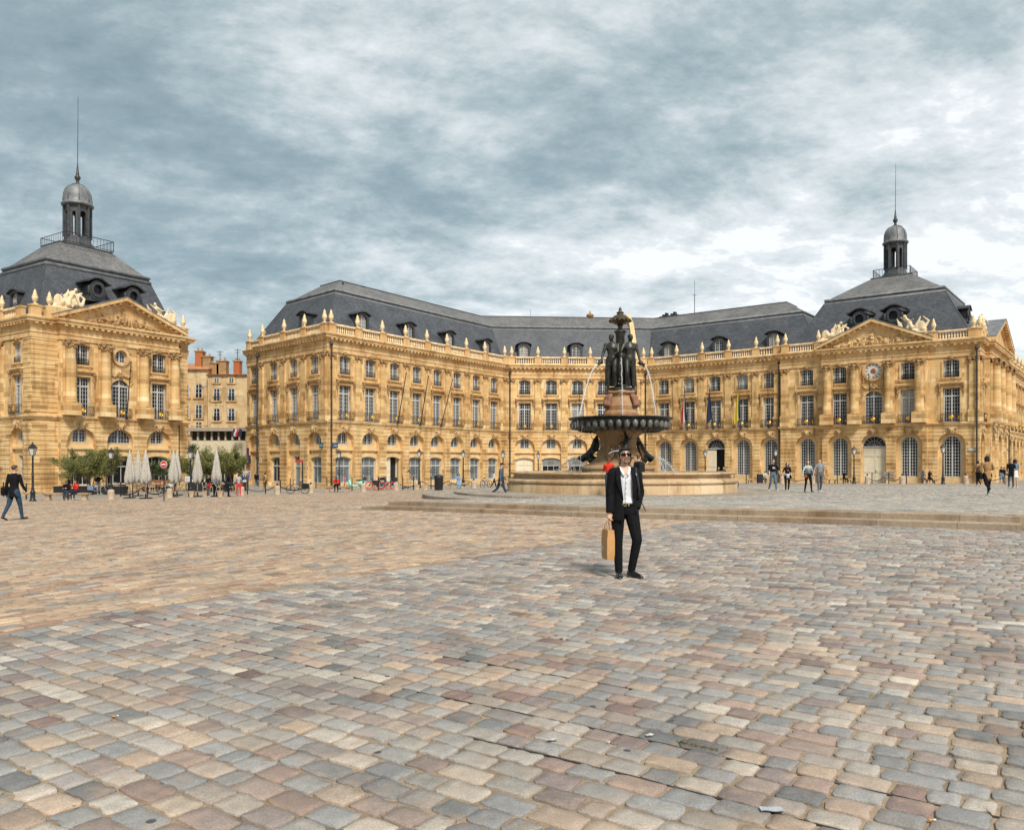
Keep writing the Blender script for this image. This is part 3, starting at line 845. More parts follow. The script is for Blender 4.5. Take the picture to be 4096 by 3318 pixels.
def wall_uv(o):
    me = o.data; uv = me.uv_layers[0].data
    for p in me.polygons:
        n = p.normal; h = Vector((-n.y, n.x, 0))
        if h.length < .3: h = Vector((1, 0, 0))
        h.normalize()
        for li in p.loop_indices:
            c = me.vertices[me.loops[li].vertex_index].co; uv[li].uv = (c.dot(h), c.z)
CORNICE = [(-.1, 12.62), (.10, 12.62), (.10, 13.05), (.16, 13.07), (.16, 13.16), (.06, 13.18), (.06, 13.72), (.16, 13.76), (.20, 13.92), (.50, 13.98), (.50, 14.18), (.60, 14.22), (.64, 14.36), (.60, 14.42), (-.3, 14.46), (-.3, 12.7)]
STRING = [(-.1, 5.46), (.10, 5.46), (.12, 5.60), (.22, 5.66), (.24, 5.80), (.20, 5.855), (-.3, 5.858), (-.3, 5.5)]
def modillions(mb, fac, u0, u1, out, org, step=.55, z0=13.80, z1=13.975):
    n = int((u1 - u0)/step)
    for i in range(n):
        u = u0 + (u1 - u0)*(i + .5)/n
        c = [fac.pt(u - .13, out + .19), fac.pt(u + .13, out + .19), fac.pt(u + .13, out + .46), fac.pt(u - .13, out + .46)]
        mb.slab([(p[0] - org[0], p[1] - org[1]) for p in reversed(c)], z0, z1)

ARCH_R, ARCH_Z = 1.28, 3.55
def facade(root, fac, centers, kinds, out=0., lo=None, hi=None, end=('pil', 'pil'), order='pilaster', balconies=True, seed=0, edges=None, urn_ends=(0, 0), upper=True, rust=True, dark=None, bal=True, mezz_only=False):
    """the whole front of one straight stretch: wall, rusticated base, openings, pilasters, parapet"""
    rg = random.Random(seed); ang = fac.ang
    lo = 0 if lo is None else lo; hi = fac.L if hi is None else hi
    B = edges or ([lo] + [(a + b)/2 for a, b in zip(centers[:-1], centers[1:])] + [hi])
    P = lambda u, o=0, z=0: fac.pt(u, out + o, z)
    org = P(0)
    wb = MB(); rb = MB(); back = MB()
    for i, (c, k) in enumerate(zip(centers, kinds)):
        b0, b1 = B[i], B[i+1]
        r = min(ARCH_R, (b1 - b0)/2 - .35)
        zs = ARCH_Z
        tall = k in ('arch', 'doorfan', 'doorfanopen')
        panel(wb, b0, b1, -1.9, 5.5, c, 2*r, -1.9, zs, r, .38)
        if k == 'narrow': gw, gz0, gs, gr = 1.2, -.9, 2.3, 0
        elif k == 'arch': gw, gz0, gs, gr = 1.66, .12, 3.62, .83
        elif k in ('doorfan', 'doorfanopen'): gw, gz0, gs, gr = 2.45, -1.9, 3.35, 1.225
        else: gw, gz0, gs, gr = 2.36, -.45 if 'shop' in k or k == 'shop' else -1.9, 2.02, .24
        x0, x1 = c - r - .02, c + r + .02
        if tall:
            panel(back, x0, x1, -1.9, 5.2, c, gw, gz0, gs, gr, .22 if k == 'arch' else .18, .38)
        else:
            panel(back, x0, x1, -1.9, 3.0, c, min(gw, 2*r - .1), gz0, gs, gr, .25, .38)
            if k == 'lunette': panel(back, x0, x1, 3.0, 5.2, c, 2.5, 3.4, 3.55, 1.2, .15, .38)
            else: panel(back, x0, x1, 3.0, 5.2, c, 1.26, 3.45, 4.59, .12, .2, .38)
            back.box(c - r, c + r, .14, .379, 2.86, 3.06)
            if k not in ('narrow',):
                band(back, arc_pts(c, min(gw, 2*r - .1), gs, gr), .42, .30, .379)
        # rusticated courses, each a real projecting block row with a channel between
        if rust:
            z = -1.86
            while z < 5.36:
                z1 = min(z + .365, 5.42)
                e = lambda zz: (math.sqrt(max(0, r*r - (zz - zs)**2)) if zs < zz < zs + r else (r if zz <= zs else 0)) + .02
                ea, eb = e(z), e(z1)
                if z > zs + r: rb.prism([(b0, z), (b1, z), (b1, z1), (b0, z1)], -.07, 0)
                else:
                    rb.prism([(b0, z), (c - ea, z), (c - eb, z1), (b0, z1)], -.07, 0)
                    rb.prism([(c + ea, z), (b1, z), (b1, z1), (c + eb, z1)], -.07, 0)
                z += .42
        if upper:
            if k2_arch(kinds, i) and order == 'column' and i == 1:
                panel(wb, b0, b1, 5.5, 10.1, c, 1.84, 5.86, 8.55, .92, .30)
                panel(wb, b0, b1, 10.1, 13.3, c, 1.2, 11.05, 11.65, .6, .30)
            else:
                panel(wb, b0, b1, 5.5, 10.1, c, 1.6, 5.86, 9.42, 0, .34)
                panel(wb, b0, b1, 10.1, 13.3, c, 1.48, 10.5, 12.22, .17, .34)
        # fittings
        gv = 1 if dark is None else dark
        def put(key, u, o, z, var=None):
            L_ = T[key]; o_ = L_[rg.randrange(len(L_)) if var is None else var] if isinstance(L_, list) else L_
            return stamp(o_, root, P(u, o, z), ang)
        if k == 'arch': put('archwin', c, -.52, .13)
        elif k == 'doorfan': put('door', c, -.46, -.75).scale = (1, 1, 1.32); put('fan', c, -.46, 3.36)
        elif k == 'doorfanopen': put('doorfanopen', c, -.46, -1.0).scale = (1, 1, 1.38); put('fan', c, -.46, 3.36)
        elif k == 'door': put('doorlow', c, -.56, -1.2).scale = (1, 1, 1.3)
        elif k == 'doorhalf': put('doorhalf', c, -.56, -.95).scale = (1, 1, 1.18)
        elif k == 'narrow': put('shop', c, -.58, -.9).scale = (.5, 1, 1.25)
        elif k in ('shopdark', 'lunette'): put('shopdark', c, -.56, -.44)
        else: put('shop', c, -.56, -.44)
        if not tall:
            if k == 'lunette': put('lunette', c, -.48, 3.42).scale = (.96, 1, .96)
            else: put('mezz', c, -.52, 3.46)
        put('mask', c, .05, 5.0).scale = (.88, .88, .9)
        if upper:
            if order == 'column' and i == 1:
                put('archfrench', c, -.22, 5.87); put('keyorn', c, .02, 9.75)
            else:
                put('french', c, -.26, 5.87, None if rg.random() < .35 else 0); put('upper', c, -.26, 10.51, None if rg.random() < .5 else 0)
                put('surround', c, 0, 0); put('keyorn', c, .05, 12.5)
                for s in (-1, 1): put('console', c + s*1.11, 0, 9.76)
                put('sillrail', c, -.1, 10.52)
            if balconies: put('rail', c, .0, 5.87)
    w_ = wb.build('wall', M_ASH, root, Vector(org) - root.location, ang)
    b_ = back.build('arcade_infill', M_REVEAL, root, Vector(org) - root.location, ang)
    if rust: rb.build('rusticated_base', M_RUS, root, Vector(org) - root.location, ang)
    if upper:
        for j, u in enumerate(B):
            if (j == 0 and end[0] is None) or (j == len(B) - 1 and end[1] is None): continue
            du = (.5 if j == 0 else -.5 if j == len(B) - 1 else 0)
            if order == 'column':
                stamp(T['column'], root, P(u + du*1.3, .02, 0), ang); stamp(T['colcap'], root, P(u + du*1.3, .02, 12.1), ang)
            else:
                stamp(T['pilaster'], root, P(u + du, .0, 0), ang); stamp(T['capital'], root, P(u + du, .0, 12.1), ang)
    if bal:
        parapet(root, fac, out, [B[0] + .55] + B[1:-1] + [B[-1] - .55], urn_ends)
    return B
def k2_arch(kinds, i): return True
BAL = {}
def parapet(root, fac, out, us, skip=(0, 0)):
    for j, u in enumerate(us):
        if (j == 0 and skip[0]) or (j == len(us) - 1 and skip[1]): continue
        stamp(T['pedestal'], root, fac.pt(u, out - .05, 14.44), fac.ang)
        stamp(T['urn'], root, fac.pt(u, out - .05, 15.46), fac.ang).scale = (.76, .76, .86)
    for a, b in zip(us[:-1], us[1:]):
        w_ = round(b - a - 1.0, 1)
        if w_ < .5: continue
        if w_ not in BAL: BAL[w_] = balus(w_)
        stamp(BAL[w_], root, fac.pt((a + b)/2, out - .05, 14.45), fac.ang)
def roof_rings(root, poly, levels, mats, name='roof', lead_at=(1,)):
    """hipped mansard roof over a closed plan: levels are (inset, z)"""
    org = root.location
    for j, ((d0, z0), (d1, z1)) in enumerate(zip(levels[:-1], levels[1:])):
        mb = MB(); a = inset_line(poly, d0, True); b = inset_line(poly, d1, True); n = len(poly)
        for i in range(n):
            k = (i + 1) % n
            mb.add([(a[i][0] - org.x, a[i][1] - org.y, z0 - org.z), (a[k][0] - org.x, a[k][1] - org.y, z0 - org.z), (b[k][0] - org.x, b[k][1] - org.y, z1 - org.z), (b[i][0] - org.x, b[i][1] - org.y, z1 - org.z)], [(0, 1, 2, 3)])
        if j == len(levels) - 2:
            mb.add([(p[0] - org.x, p[1] - org.y, z1 - org.z) for p in b], [tuple(range(n))])
        o = mb.build(name if j == 0 else 'upper_roof', mats[j], root); slope_uv(o)
    for j in lead_at:
        d, z = levels[j]; mb = MB(); mb.smooth = True
        sweep(mb, inset_line(poly, d, True), [(.16*math.cos(a) + .06, z - org.z - .02 + .17*math.sin(a)) for a in [2*PI*i/8 for i in range(8)]], True, (org.x, org.y))
        sweep(mb, inset_line(poly, d - .22, True), [(.02, z - org.z - .62), (.05, z - org.z - .62), (.05, z - org.z - .36), (.02, z - org.z - .36)], True, (org.x, org.y))
        mb.build('lead_roll', M_LEAD, root)
    d, z = levels[-1]; mb = MB()
    sweep(mb, inset_line(poly, d, True), [(.10*math.cos(a), z - org.z + .10*math.sin(a)) for a in [2*PI*i/6 for i in range(6)]], True, (org.x, org.y))
    mb.build('roof_ridge', M_LEADD, root)
    # hips of the lower slope
    a = inset_line(poly, levels[0][0], True); b = inset_line(poly, levels[1][0], True)
    for p, q in zip(a, b): mb = MB(); mb.tube([(p[0] - org.x, p[1] - org.y, levels[0][1] - org.z), (q[0] - org.x, q[1] - org.y, levels[1][1] - org.z)], .05, 5); mb.build('hip_lead', M_LEADD, root)

def cupola(root, c, z, side, ang, k, rod=15.7):
    """lead-covered lantern with its railing, dome, finial and lightning rod"""
    org = root.location; L0 = Vector((c[0], c[1], z)) - org
    cu = MB(); r = 1.42*k*.87; n = 8
    cu.lathe([(r*1.34, 0), (r*1.30, .5*k), (r*1.05, 1.0*k), (r*1.02, 1.35*k)], 8, ph=PI/8)
    # drum with eight arched openings
    for i in range(8):
        a0, a1 = 2*PI*(i - .5)/8, 2*PI*(i + .5)/8
        p0 = Vector((r*math.cos(a0), r*math.sin(a0), 0)); p1 = Vector((r*math.cos(a1), r*math.sin(a1), 0))
        w_ = (p1 - p0).length; ex = (p1 - p0)/w_; ey = Vector((-(p0 + p1).x, -(p0 + p1).y, 0)).normalized()
        pb = MB(); ow = w_*.62 if i % 2 == 0 else w_*.36
        panel(pb, 0, w_, 1.35*k, 4.75*k, w_/2, ow, 1.36*k, 3.7*k, ow/2, .28*k)
        panel(pb, 0, w_, 1.35*k, 4.75*k, w_/2, ow, 1.36*k, 3.7*k, ow/2, .01, .28*k)
        cu.add([tuple(p0 + ex*v[0] + ey*v[1] + Vector((0, 0, v[2]))) for v in pb.v], pb.f)
        cu.tube([tuple(p0*1.03 + Vector((0, 0, 1.3*k))), tuple(p0*1.03 + Vector((0, 0, 4.75*k)))], .13*k, 6)
    cu.build('lantern', M_LEADD, root, L0, ang)
    d = MB(); d.smooth = True
    d.lathe([(r*1.0, 4.55*k), (r*1.24, 4.62*k), (r*1.26, 4.78*k), (r*1.16, 4.88*k), (r*1.10, 5.0*k), (r*1.09, 5.4*k), (r*1.04, 5.9*k), (r*.90, 6.35*k), (r*.66, 6.7*k), (r*.35, 6.9*k), (.2*k, 6.98*k)], 24)
    for i in range(8):
        a = 2*PI*(i + .5)/8
        d.tube([(rr*math.cos(a), rr*math.sin(a), zz*k) for rr, zz in ((r*1.11, 5.0), (r*1.06, 5.9), (r*.92, 6.36), (r*.68, 6.72), (r*.3, 6.95))], .045*k, 5)
    d.build('dome', M_LEAD, root, L0, ang)
    f = MB(); f.smooth = True
    f.lathe([(.22*k, 6.9*k), (.25*k, 7.0*k), (.14*k, 7.2*k), (.16*k, 7.35*k), (.30*k, 7.6*k), (.30*k, 7.72*k), (.14*k, 7.95*k), (.17*k, 8.02*k), (.14*k, 8.1*k), (.04*k, 9.1*k)], 10)
    f.build('finial', M_PIPE, root, L0, ang)
    rd = MB(); rd.tube([(0, 0, 9.0*k), (.05, 0, rod*k)], [.035, .018], 5); rd.build('lightning_rod', M_IRON, root, L0, ang)
    rl = MB(); h = side/2
    for a, b in (((-h, -h), (h, -h)), ((h, -h), (h, h)), ((h, h), (-h, h)), ((-h, h), (-h, -h))):
        for zz, t_ in ((1.05, .035), (.12, .025)): rl.tube([(a[0], a[1], zz), (b[0], b[1], zz)], t_, 4)
        nb = int(side/.33)
        for i in range(nb): rl.tube([(a[0] + (b[0]-a[0])*i/nb, a[1] + (b[1]-a[1])*i/nb, 0), (a[0] + (b[0]-a[0])*i/nb, a[1] + (b[1]-a[1])*i/nb, 1.05)], .02 if i else .045, 4)
    rl.build('roof_railing', M_IRON, root, L0, ang)

def pediment(root, fac, u0, u1, out, rise, name='pediment'):
    """triangular gable with raking cornice, dentils and carved figures"""
    L0 = Vector(fac.pt((u0 + u1)/2, out, 0)) - root.location; hw = (u1 - u0)/2 + .64
    mb = MB(); z0 = 14.40
    mb.prism([(-hw + .6, z0), (hw - .6, z0), (0, z0 + rise)], -.02, .6)
    for s in (-1, 1):
        a = (s*hw, z0 + .02); b = (0, z0 + rise + .30)
        d = Vector((b[0] - a[0], b[1] - a[1])); d.normalize()
        pr = [(a[0], a[1]), (b[0], b[1]), (b[0], b[1] + .34), (a[0] - s*.0, a[1] + .34)]
        if s > 0: pr = pr[::-1]
        mb.prism(pr, -.66, .7)
        pr2 = [(a[0] - s*.9, a[1] + .02), (b[0], b[1] - .30), (b[0], b[1] - .003), (a[0] - s*.3, a[1] + .07)]
        if s > 0: pr2 = pr2[::-1]
        mb.prism(pr2, -.22, .2)
        n = int(hw/.58)
        for i in range(1, n):
            f_ = i/n; x = a[0] + (b[0] - a[0])*f_; zz = a[1] + (b[1] - a[1])*f_
            mb.prism([(x - .12, zz - .18 - s*.0), (x + .12, zz - .18), (x + .12, zz - .004), (x - .12, zz - .004)], -.55, -.221)
    p = mb.build(name, M_TRIM, root, L0, fac.ang)
    lf = MB()
    for s in (-1, 1):
        a = (s*(hw + .02), z0 + .365); b = (0, z0 + rise + .645)
        pr = [(a[0], a[1]), (b[0], b[1]), (b[0], b[1] + .06), (a[0], a[1] + .06)]
        lf.prism(pr[::-1] if s > 0 else pr, -.70, 3.2)
    lf.build('pediment_roof', M_LEAD, root, L0, fac.ang)
    return L0
# ---------------------------------------------------------------- bodies
def rotx(p, a): return Vector((p[0], p[1]*math.cos(a) - p[2]*math.sin(a), p[1]*math.sin(a) + p[2]*math.cos(a)))
def body(H, pose, fem=False, short=False, bare_legs=False, skirt=None, coat=False, hood=False, bulk=1.0, hands=True):
    """skeleton for one figure facing -y; returns (collector, labelled segments, key joints)"""
    P = dict(legs=((0, 0), (0, 0)), arms=((0, 8, 8), (0, 8, 8)), lean=0, seat=None, turn=0, nod=0); P.update(pose)
    mb = MB(); seg = []; J = {}
    def limb(a, b, ra, rb, m): mb.limb(a, b, ra*H, rb*H); seg.append((Vector(a), Vector(b), ra*H, rb*H, m))
    hip = Vector((0, 0, .525*H)); L = rad(P['lean'])
    up = lambda x, y, z: hip + rotx((x*H, y*H, z*H), L)       # upper-body frame
    hw = .052 if not fem else .056
    lowz = 0
    for s, (hp, kn), key in ((-1, P['legs'][0], 'R'), (1, P['legs'][1], 'L')):
        hp, kn = rad(hp), rad(kn)
        spread = P.get('spread', .008)
        a = hip + Vector((s*hw*H, 0, -.015*H))
        sp_ = P.get('side', {}).get(key, (spread*1.2, spread*.6, .012)); k = a + Vector((s*sp_[0]*H, -.245*H*math.sin(hp), -.245*H*math.cos(hp)))
        sh = hp - kn
        f = k + Vector((s*sp_[1]*H, -.235*H*math.sin(sh), -.235*H*math.cos(sh)))
        lg = P.get('leg', 1.0); limb(a, k, .054*bulk*lg if not fem else .056*bulk*lg, .036*bulk*lg, 'thigh'); limb(k, f, .035*bulk*lg, .024*bulk*lg*lg, 'shin')
        fa = min(0, sh*.9) if not P['seat'] else 0
        toe = f + Vector((s*sp_[2]*H, -.105*H*math.cos(fa), -.026*H + .105*H*math.sin(fa)*(-1 if fa > 0 else 1)))
        heel = f + Vector((0, .022*H, -.026*H))
        limb(heel, toe, .020, .016, 'shoe')
        J['hip'+key], J['knee'+key], J['foot'+key], J['toe'+key] = a, k, f, toe
        lowz = min(lowz, heel.z - .02*H, toe.z - .016*H) if lowz else min(heel.z - .02*H, toe.z - .016*H)
    # trunk
    sw = P.get('sw', .104 if not fem else .092)*bulk
    rings = []
    prof = [(-.055, .074, .058), (-.02, .088, .066), (.03, .086 if not fem else .090, .064), (.085, .074 if not fem else .064, .054), (.15, .083 if not fem else .074, .060), (.22, .098 if not fem else .086, .066), (.275, .100 if not fem else .084, .056), (.305, .070, .042), (.325, .036, .034)]
    if coat: prof[0] = (-.115, .100, .078); prof[1] = (-.03, .094, .073)
    for z, a, b in prof:
        a *= bulk; b *= bulk
        rings.append([tuple(up(a*math.cos(t), b*math.sin(t) + (-.008 if fem and .18 < z < .25 else 0), z)) for t in [2*PI*i/14 for i in range(14)]])
    mb.loft(rings)
    seg.append((up(0, 0, -.09 if coat else -.03), up(0, 0, .035), .088*H, .082*H, 'coat' if coat else 'pelvis'))
    seg.append((up(0, 0, .085), up(0, 0, .25), .07*H, .075*H, 'torso'))
    seg.append((up(-.06, 0, .27), up(.06, 0, .27), .05*H, .05*H, 'torso'))
    # neck and head
    tn, nd = rad(P['turn']), rad(P['nod'])
    nk = up(0, .004, .305); hd0 = up(0, -.004, .36)
    limb(nk, hd0, .031, .029, 'neck')
    M = Matrix.Rotation(L, 3, 'X') @ Matrix.Rotation(tn, 3, 'Z') @ Matrix.Rotation(nd, 3, 'X')
    hc = hd0 + M @ Vector((0, -.008*H, .050*H))
    mb.ball(hc, (.043*H, .052*H, .058*H), 14, 10, M); 
    def hp_(x, y, z): return hc + M @ Vector((x*H, y*H, z*H))
    mb.ball(hp_(0, -.014, -.036), (.030*H, .034*H, .030*H), 12, 8, M)                  # jaw
    mb.tube([hp_(0, -.045, .014), hp_(0, -.060, -.010), hp_(0, -.046, -.014)], [.006*H, .009*H, .006*H], 6)   # nose
    for s in (-1, 1):
        mb.ball(hp_(s*.044, .004, -.004), (.006*H, .012*H, .018*H), 8, 6, M)
        mb.ball(hp_(s*.018, -.044, .016), (.012*H, .006*H, .005*H), 6, 4, M)           # brows
    mb.ball(hp_(0, -.046, -.028), (.014*H, .006*H, .006*H), 6, 4, M)
    seg.append((hc, hc + Vector((0, 0, .001)), .055*H, .055*H, 'head'))
    # arms
    for s, ar, key in ((-1, P['arms'][0], 'R'), (1, P['arms'][1], 'L')):
        p_, ab, el = (rad(q) for q in ar[:3]); inw = rad(ar[3]) if len(ar) > 3 else 0
        a = up(s*sw, 0, .272)
        d1 = Vector((s*math.sin(ab), -math.sin(p_)*math.cos(ab), -math.cos(p_)*math.cos(ab)))
        e = a + d1*.168*H
        q = p_ + el
        d2 = Vector((s*math.sin(ab)*.6 - s*math.sin(inw), -math.sin(q)*math.cos(inw), -math.cos(q)*math.cos(inw))).normalized()
        w_ = e + d2*.148*H
        limb(a, e, .034*bulk if not fem else .030*bulk, .026*bulk if not fem else .023*bulk, 'upperarm'); limb(e, w_, .026*bulk if not fem else .023*bulk, .018 if not fem else .015*bulk, 'forearm')
        mb.ball(a, .037*H*bulk if not fem else .034*H*bulk, 10, 8)
        J['sh'+key], J['el'+key], J['wr'+key] = a, e, w_
        # hand: palm, four fingers and a thumb
        pc = w_ + d2*.022*H
        side = d2.cross(Vector((s, 0, 0))); side = side.normalized() if side.length > .1 else Vector((0, -1, 0))
        inn = side.cross(d2).normalized()
        curl = P.get('curl', 35)
        if hands:
            mb.tube([w_, pc, w_ + d2*.050*H], [.015*H, .022*H, .021*H], 8, True, .6)
            for i, ln in enumerate((.038, .044, .041, .032)):
                o = (i - 1.5)*.0115*H; b0 = w_ + d2*.048*H - side*o
                c1, c2 = rad(curl*.5), rad(curl*1.5)
                inw_ = Vector((-s, 0, 0)); inw_ = (inw_ - d2*inw_.dot(d2)).normalized()
                b1 = b0 + (d2*math.cos(c1) + inw_*math.sin(c1))*ln*.5*H; b2 = b1 + (d2*math.cos(c2) + inw_*math.sin(c2))*ln*.5*H
                mb.tube([b0, b1, b2], [.0062*H, .0056*H, .0044*H], 6)
            t0 = w_ + d2*.018*H + side*.018*H; mb.tube([t0, t0 + d2*.022*H + side*.016*H, t0 + d2*.044*H + side*.012*H], [.008*H, .007*H, .005*H], 6)
        seg.append((w_ + d2*.012*H, w_ + d2*.075*H, .02*H, .02*H, 'hand'+key))
        J['hand'+key] = w_ + d2*.055*H
    if skirt:
        zt, zb, rt, rb_ = skirt
        if not P['seat']:
            mb.loft([[tuple(hip + Vector((rr*H*math.cos(t), rr*.72*H*math.sin(t), z*H))) for t in [2*PI*i/16 for i in range(16)]] for z, rr in ((zt, rt), ((zt + zb)/2, (rt*.45 + rb_*.55)), (zb, rb_))])
            seg.append((hip + Vector((0, 0, zt*H)), hip + Vector((0, 0, zb*H)), rt*.92*H, rb_*.9*H, 'skirt'))
        else:
            mb.loft([[tuple(hip + Vector((x*H, y*H, z*H))) for x, y, z in ((-.11, .03, -.06), (.11, .03, -.06), (.11, .0, .06), (-.11, .0, .06))],
                     [tuple(hip + Vector((x*H, y*H, z*H))) for x, y, z in ((-.12, -.27, -.07), (.12, -.27, -.07), (.11, -.25, .045), (-.11, -.25, .045))],
                     [tuple(hip + Vector((x*H, y*H, z*H))) for x, y, z in ((-.15, -.27, -.26), (.15, -.27, -.26), (.15, -.35, -.26), (-.15, -.35, -.26))]])
            for x in (-.09, 0, .09):
                seg.append((hip + Vector((x*H, 0, 0)), hip + Vector((x*H, -.26*H, -.01*H)), .06*H, .06*H, 'skirt')); seg.append((hip + Vector((x*H, -.27*H, -.02*H)), hip + Vector((x*H, -.31*H, -.26*H)), .06*H, .06*H, 'skirt'))
    J['hc'], J['M'], J['up'], J['hip'] = hc, M, up, hip
    J['low'] = lowz if not P['seat'] else (hip.z - .075*H - P['seat'])
    return mb, seg, J
def paint(me, seg, matof):
    """give every face of the finished body the material of the limb it lies on"""
    n = len(me.polygons); c = np.zeros(n*3, np.float32); me.polygons.foreach_get('center', c); c = c.reshape(-1, 3)
    best = np.full(n, 1e9); lab = np.zeros(n, np.int32); names = sorted(set(matof.values())); 
    for a, b, ra, rb, m in seg:
        A, Bv = np.array(a), np.array(b); d = Bv - A; t_ = np.clip(((c - A) @ d)/max(1e-9, d @ d), 0, 1)
        dist = np.linalg.norm(c - (A + t_[:, None]*d), axis=1) - (ra + (rb - ra)*t_)
        s = dist < best; best[s] = dist[s]; lab[s] = names.index(matof[m])
    me.polygons.foreach_set('material_index', lab); return names
def hair_mesh(J, H, style):
    mb = MB(); hc, M = J['hc'], J['M']
    q = lambda x, y, z: hc + M @ Vector((x*H, y*H, z*H))
    mb.ball(q(0, .012, .016), (.048*H, .052*H, .052*H), 14, 10, M)
    if style == 'short': mb.ball(q(0, -.022, .046), (.036*H, .026*H, .018*H), 8, 6, M)
    if style == 'quiff':
        mb.ball(q(0, -.026, .050), (.038*H, .024*H, .016*H), 10, 6, M); mb.ball(q(.010, -.030, .056), (.030*H, .020*H, .012*H), 10, 6, M)
        for s in (-1, 1): mb.ball(q(s*.043, -.004, .006), (.006*H, .018*H, .026*H), 6, 5, M)
    if style in ('long', 'bob'):
        ln = -.13 if style == 'long' else -.05
        mb.loft([[q(a*math.cos(t), .020 + b*math.sin(t), z) for t in [2*PI*i/10 for i in range(10)]] for z, a, b in ((.03, .052, .045), (-.02, .056, .042), (ln*.6, .058, .034), (ln, .040, .020))])
        for s in (-1, 1): mb.tube([q(s*.042, -.016, .03), q(s*.050, -.008, -.02), q(s*.050, .0, ln*.8)], [.014*H, .016*H, .010*H], 6)
    if style == 'bun': mb.ball(q(0, .058, .03), .026*H, 8, 6)
    if style == 'pony': mb.tube([q(0, .055, .03), q(0, .075, -.01), q(0, .062, -.07)], [.018*H, .020*H, .008*H], 6)
    return mb
def person(label, px, head, foot, face, top, bottom, pose=None, hair=('short', None), shoe=None, Hr=None, vox=.020, fem=False, short=False, bare=False, skirt=None, coat=False, hat=None, group=None, d=None, seat_z=None, bulk=1.0, z=None, extra_h=0):
    pose = dict(pose or {})
    X, Y = at(px, foot) if d is None else at_d(px, d)
    tall = (foot - head)*Y/F
    if seat_z is not None:
        H = Hr or min(1.85, max(1.5, tall/.765)); pose['seat'] = .45
    else: H = Hr or tall
    H = min(1.9, max(1.45, H))
    print('person %-52s d=%.1f tall=%.2f H=%.2f' % (label[:52], Y, tall, H))
    mb, seg, J = body(H, pose, fem, short, bare, skirt, coat, bulk=bulk)
    me = remesh(mb, vox, 2)
    mo = dict(thigh='skin' if bare else 'bottom', shin='skin' if bare else 'bottom', shoe='shoe', pelvis='bottom', coat='top', torso='top', neck='skin', head='skin', upperarm='top', forearm='skin' if short else 'top', handR='skin', handL='skin', skirt='skirt')
    names = paint(me, seg, mo)
    M_ = dict(skin=M_SKIN, top=cloth(top), bottom=cloth(bottom), shoe=shoe or M_SHOE, skirt=cloth(bottom if skirt and not isinstance(skirt[-1], tuple) else bottom))
    zz = gz(X, Y) if z is None else z
    mi = np.zeros(len(me.polygons), np.int32); me.polygons.foreach_get('material_index', mi)
    o = link_mesh('person', me, [M_[k] for k in names], None, (X, Y, zz - J['low']), face if isinstance(face, float) else rad(face))
    me.polygons.foreach_set('material_index', mi)
    tag(o, label, 'person', group)
    st, hm = hair
    if st:
        h = link_mesh('hair', remesh(hair_mesh(J, H, st), vox*.7, 1), hm or M_HAIRB, o)
    if hat:
        kind, rgb = hat; hb = MB(); hc, M = J['hc'], J['M']; q = lambda x, y, z_: hc + M @ Vector((x*H, y*H, z_*H))
        hb.smooth = True
        if kind == 'cap':
            hb.ball(q(0, .006, .030), (.052*H, .056*H, .040*H), 14, 8, M); hb.ball(q(0, -.062, .022), (.040*H, .040*H, .008*H), 10, 6, M)
        elif kind == 'brim':
            hb.ball(q(0, .0, .042), (.050*H, .052*H, .036*H), 12, 8, M); hb.ball(q(0, .0, .028), (.092*H, .092*H, .008*H), 14, 6, M)
        elif kind == 'hood':
            hb.ball(q(0, .030, -.045), (.060*H, .050*H, .030*H), 12, 8, M)
        hb.build('hood' if kind == 'hood' else 'hat', cloth(rgb), o)
    o['H'] = H; o['J'] = 0
    return o, J, H
del_props = []
# ---------------------------------------------------------------- stone and bronze figures
def figure(H, pose, fem=True, rot=None, extra=None, vox=.03, flat=1.0, smooth=2, bulk=1.0):
    mb, seg, J = body(H, pose, fem, bulk=bulk)
    # breasts, hips and hair knot of a classical nude
    up = J['up']
    if fem:
        for s in (-1, 1): mb.ball(up(s*.038, -.060, .20), .026*H, 10, 8); mb.ball(up(s*.045, .050, -.02), .050*H, 10, 8)
        mb.ball(J['hc'] + J['M'] @ Vector((0, .05*H, .02*H)), .032*H, 8, 6); mb.ball(J['hc'] + J['M'] @ Vector((0, .01*H, .02*H)), (.05*H, .054*H, .052*H), 12, 8)
    if extra: extra(mb, J, H)
    return mb, J
def trophy_fn(flip):
    """reclining figure with shields and billowing drapery"""
    def fn(mb):
        r = random.Random(8 + flip)
        f, J = figure(2.5, dict(legs=((70, 40), (40, 55)), arms=((50, 40, 60), (-20, 50, 70)), lean=-35, turn=30), True)
        Mx = Matrix.Rotation(PI/2*(1 if flip else -1), 4, 'Z')
        vs = [Mx @ Vector(p) for p in f.v]; vs = [(p.x, p.y*.9, p.z - .62) for p in vs]
        mb.add(vs, f.f)
        for i in range(34):
            x = r.uniform(-1.5, 1.5); mb.ball((x, r.uniform(-.3, .3), r.uniform(.05, .30 + .55*(1 - abs(x)/1.6))), (r.uniform(.14, .36), r.uniform(.1, .25), r.uniform(.1, .28)), 8, 6)
        for i in range(6):
            x = r.uniform(-1.3, 1.3); mb.tube([(x, 0, .4), (x + r.uniform(-.4, .4), .05, 1.0), (x + r.uniform(-.6, .6), .1, 1.35 + r.uniform(-.2, .2))], [.16, .13, .05], 7)
        mb.ball((.9 if flip else -.9, -.2, .55), (.42, .12, .5), 12, 8); mb.box(-1.75, 1.75, -.42, .42, -.02, .10)
    return fn
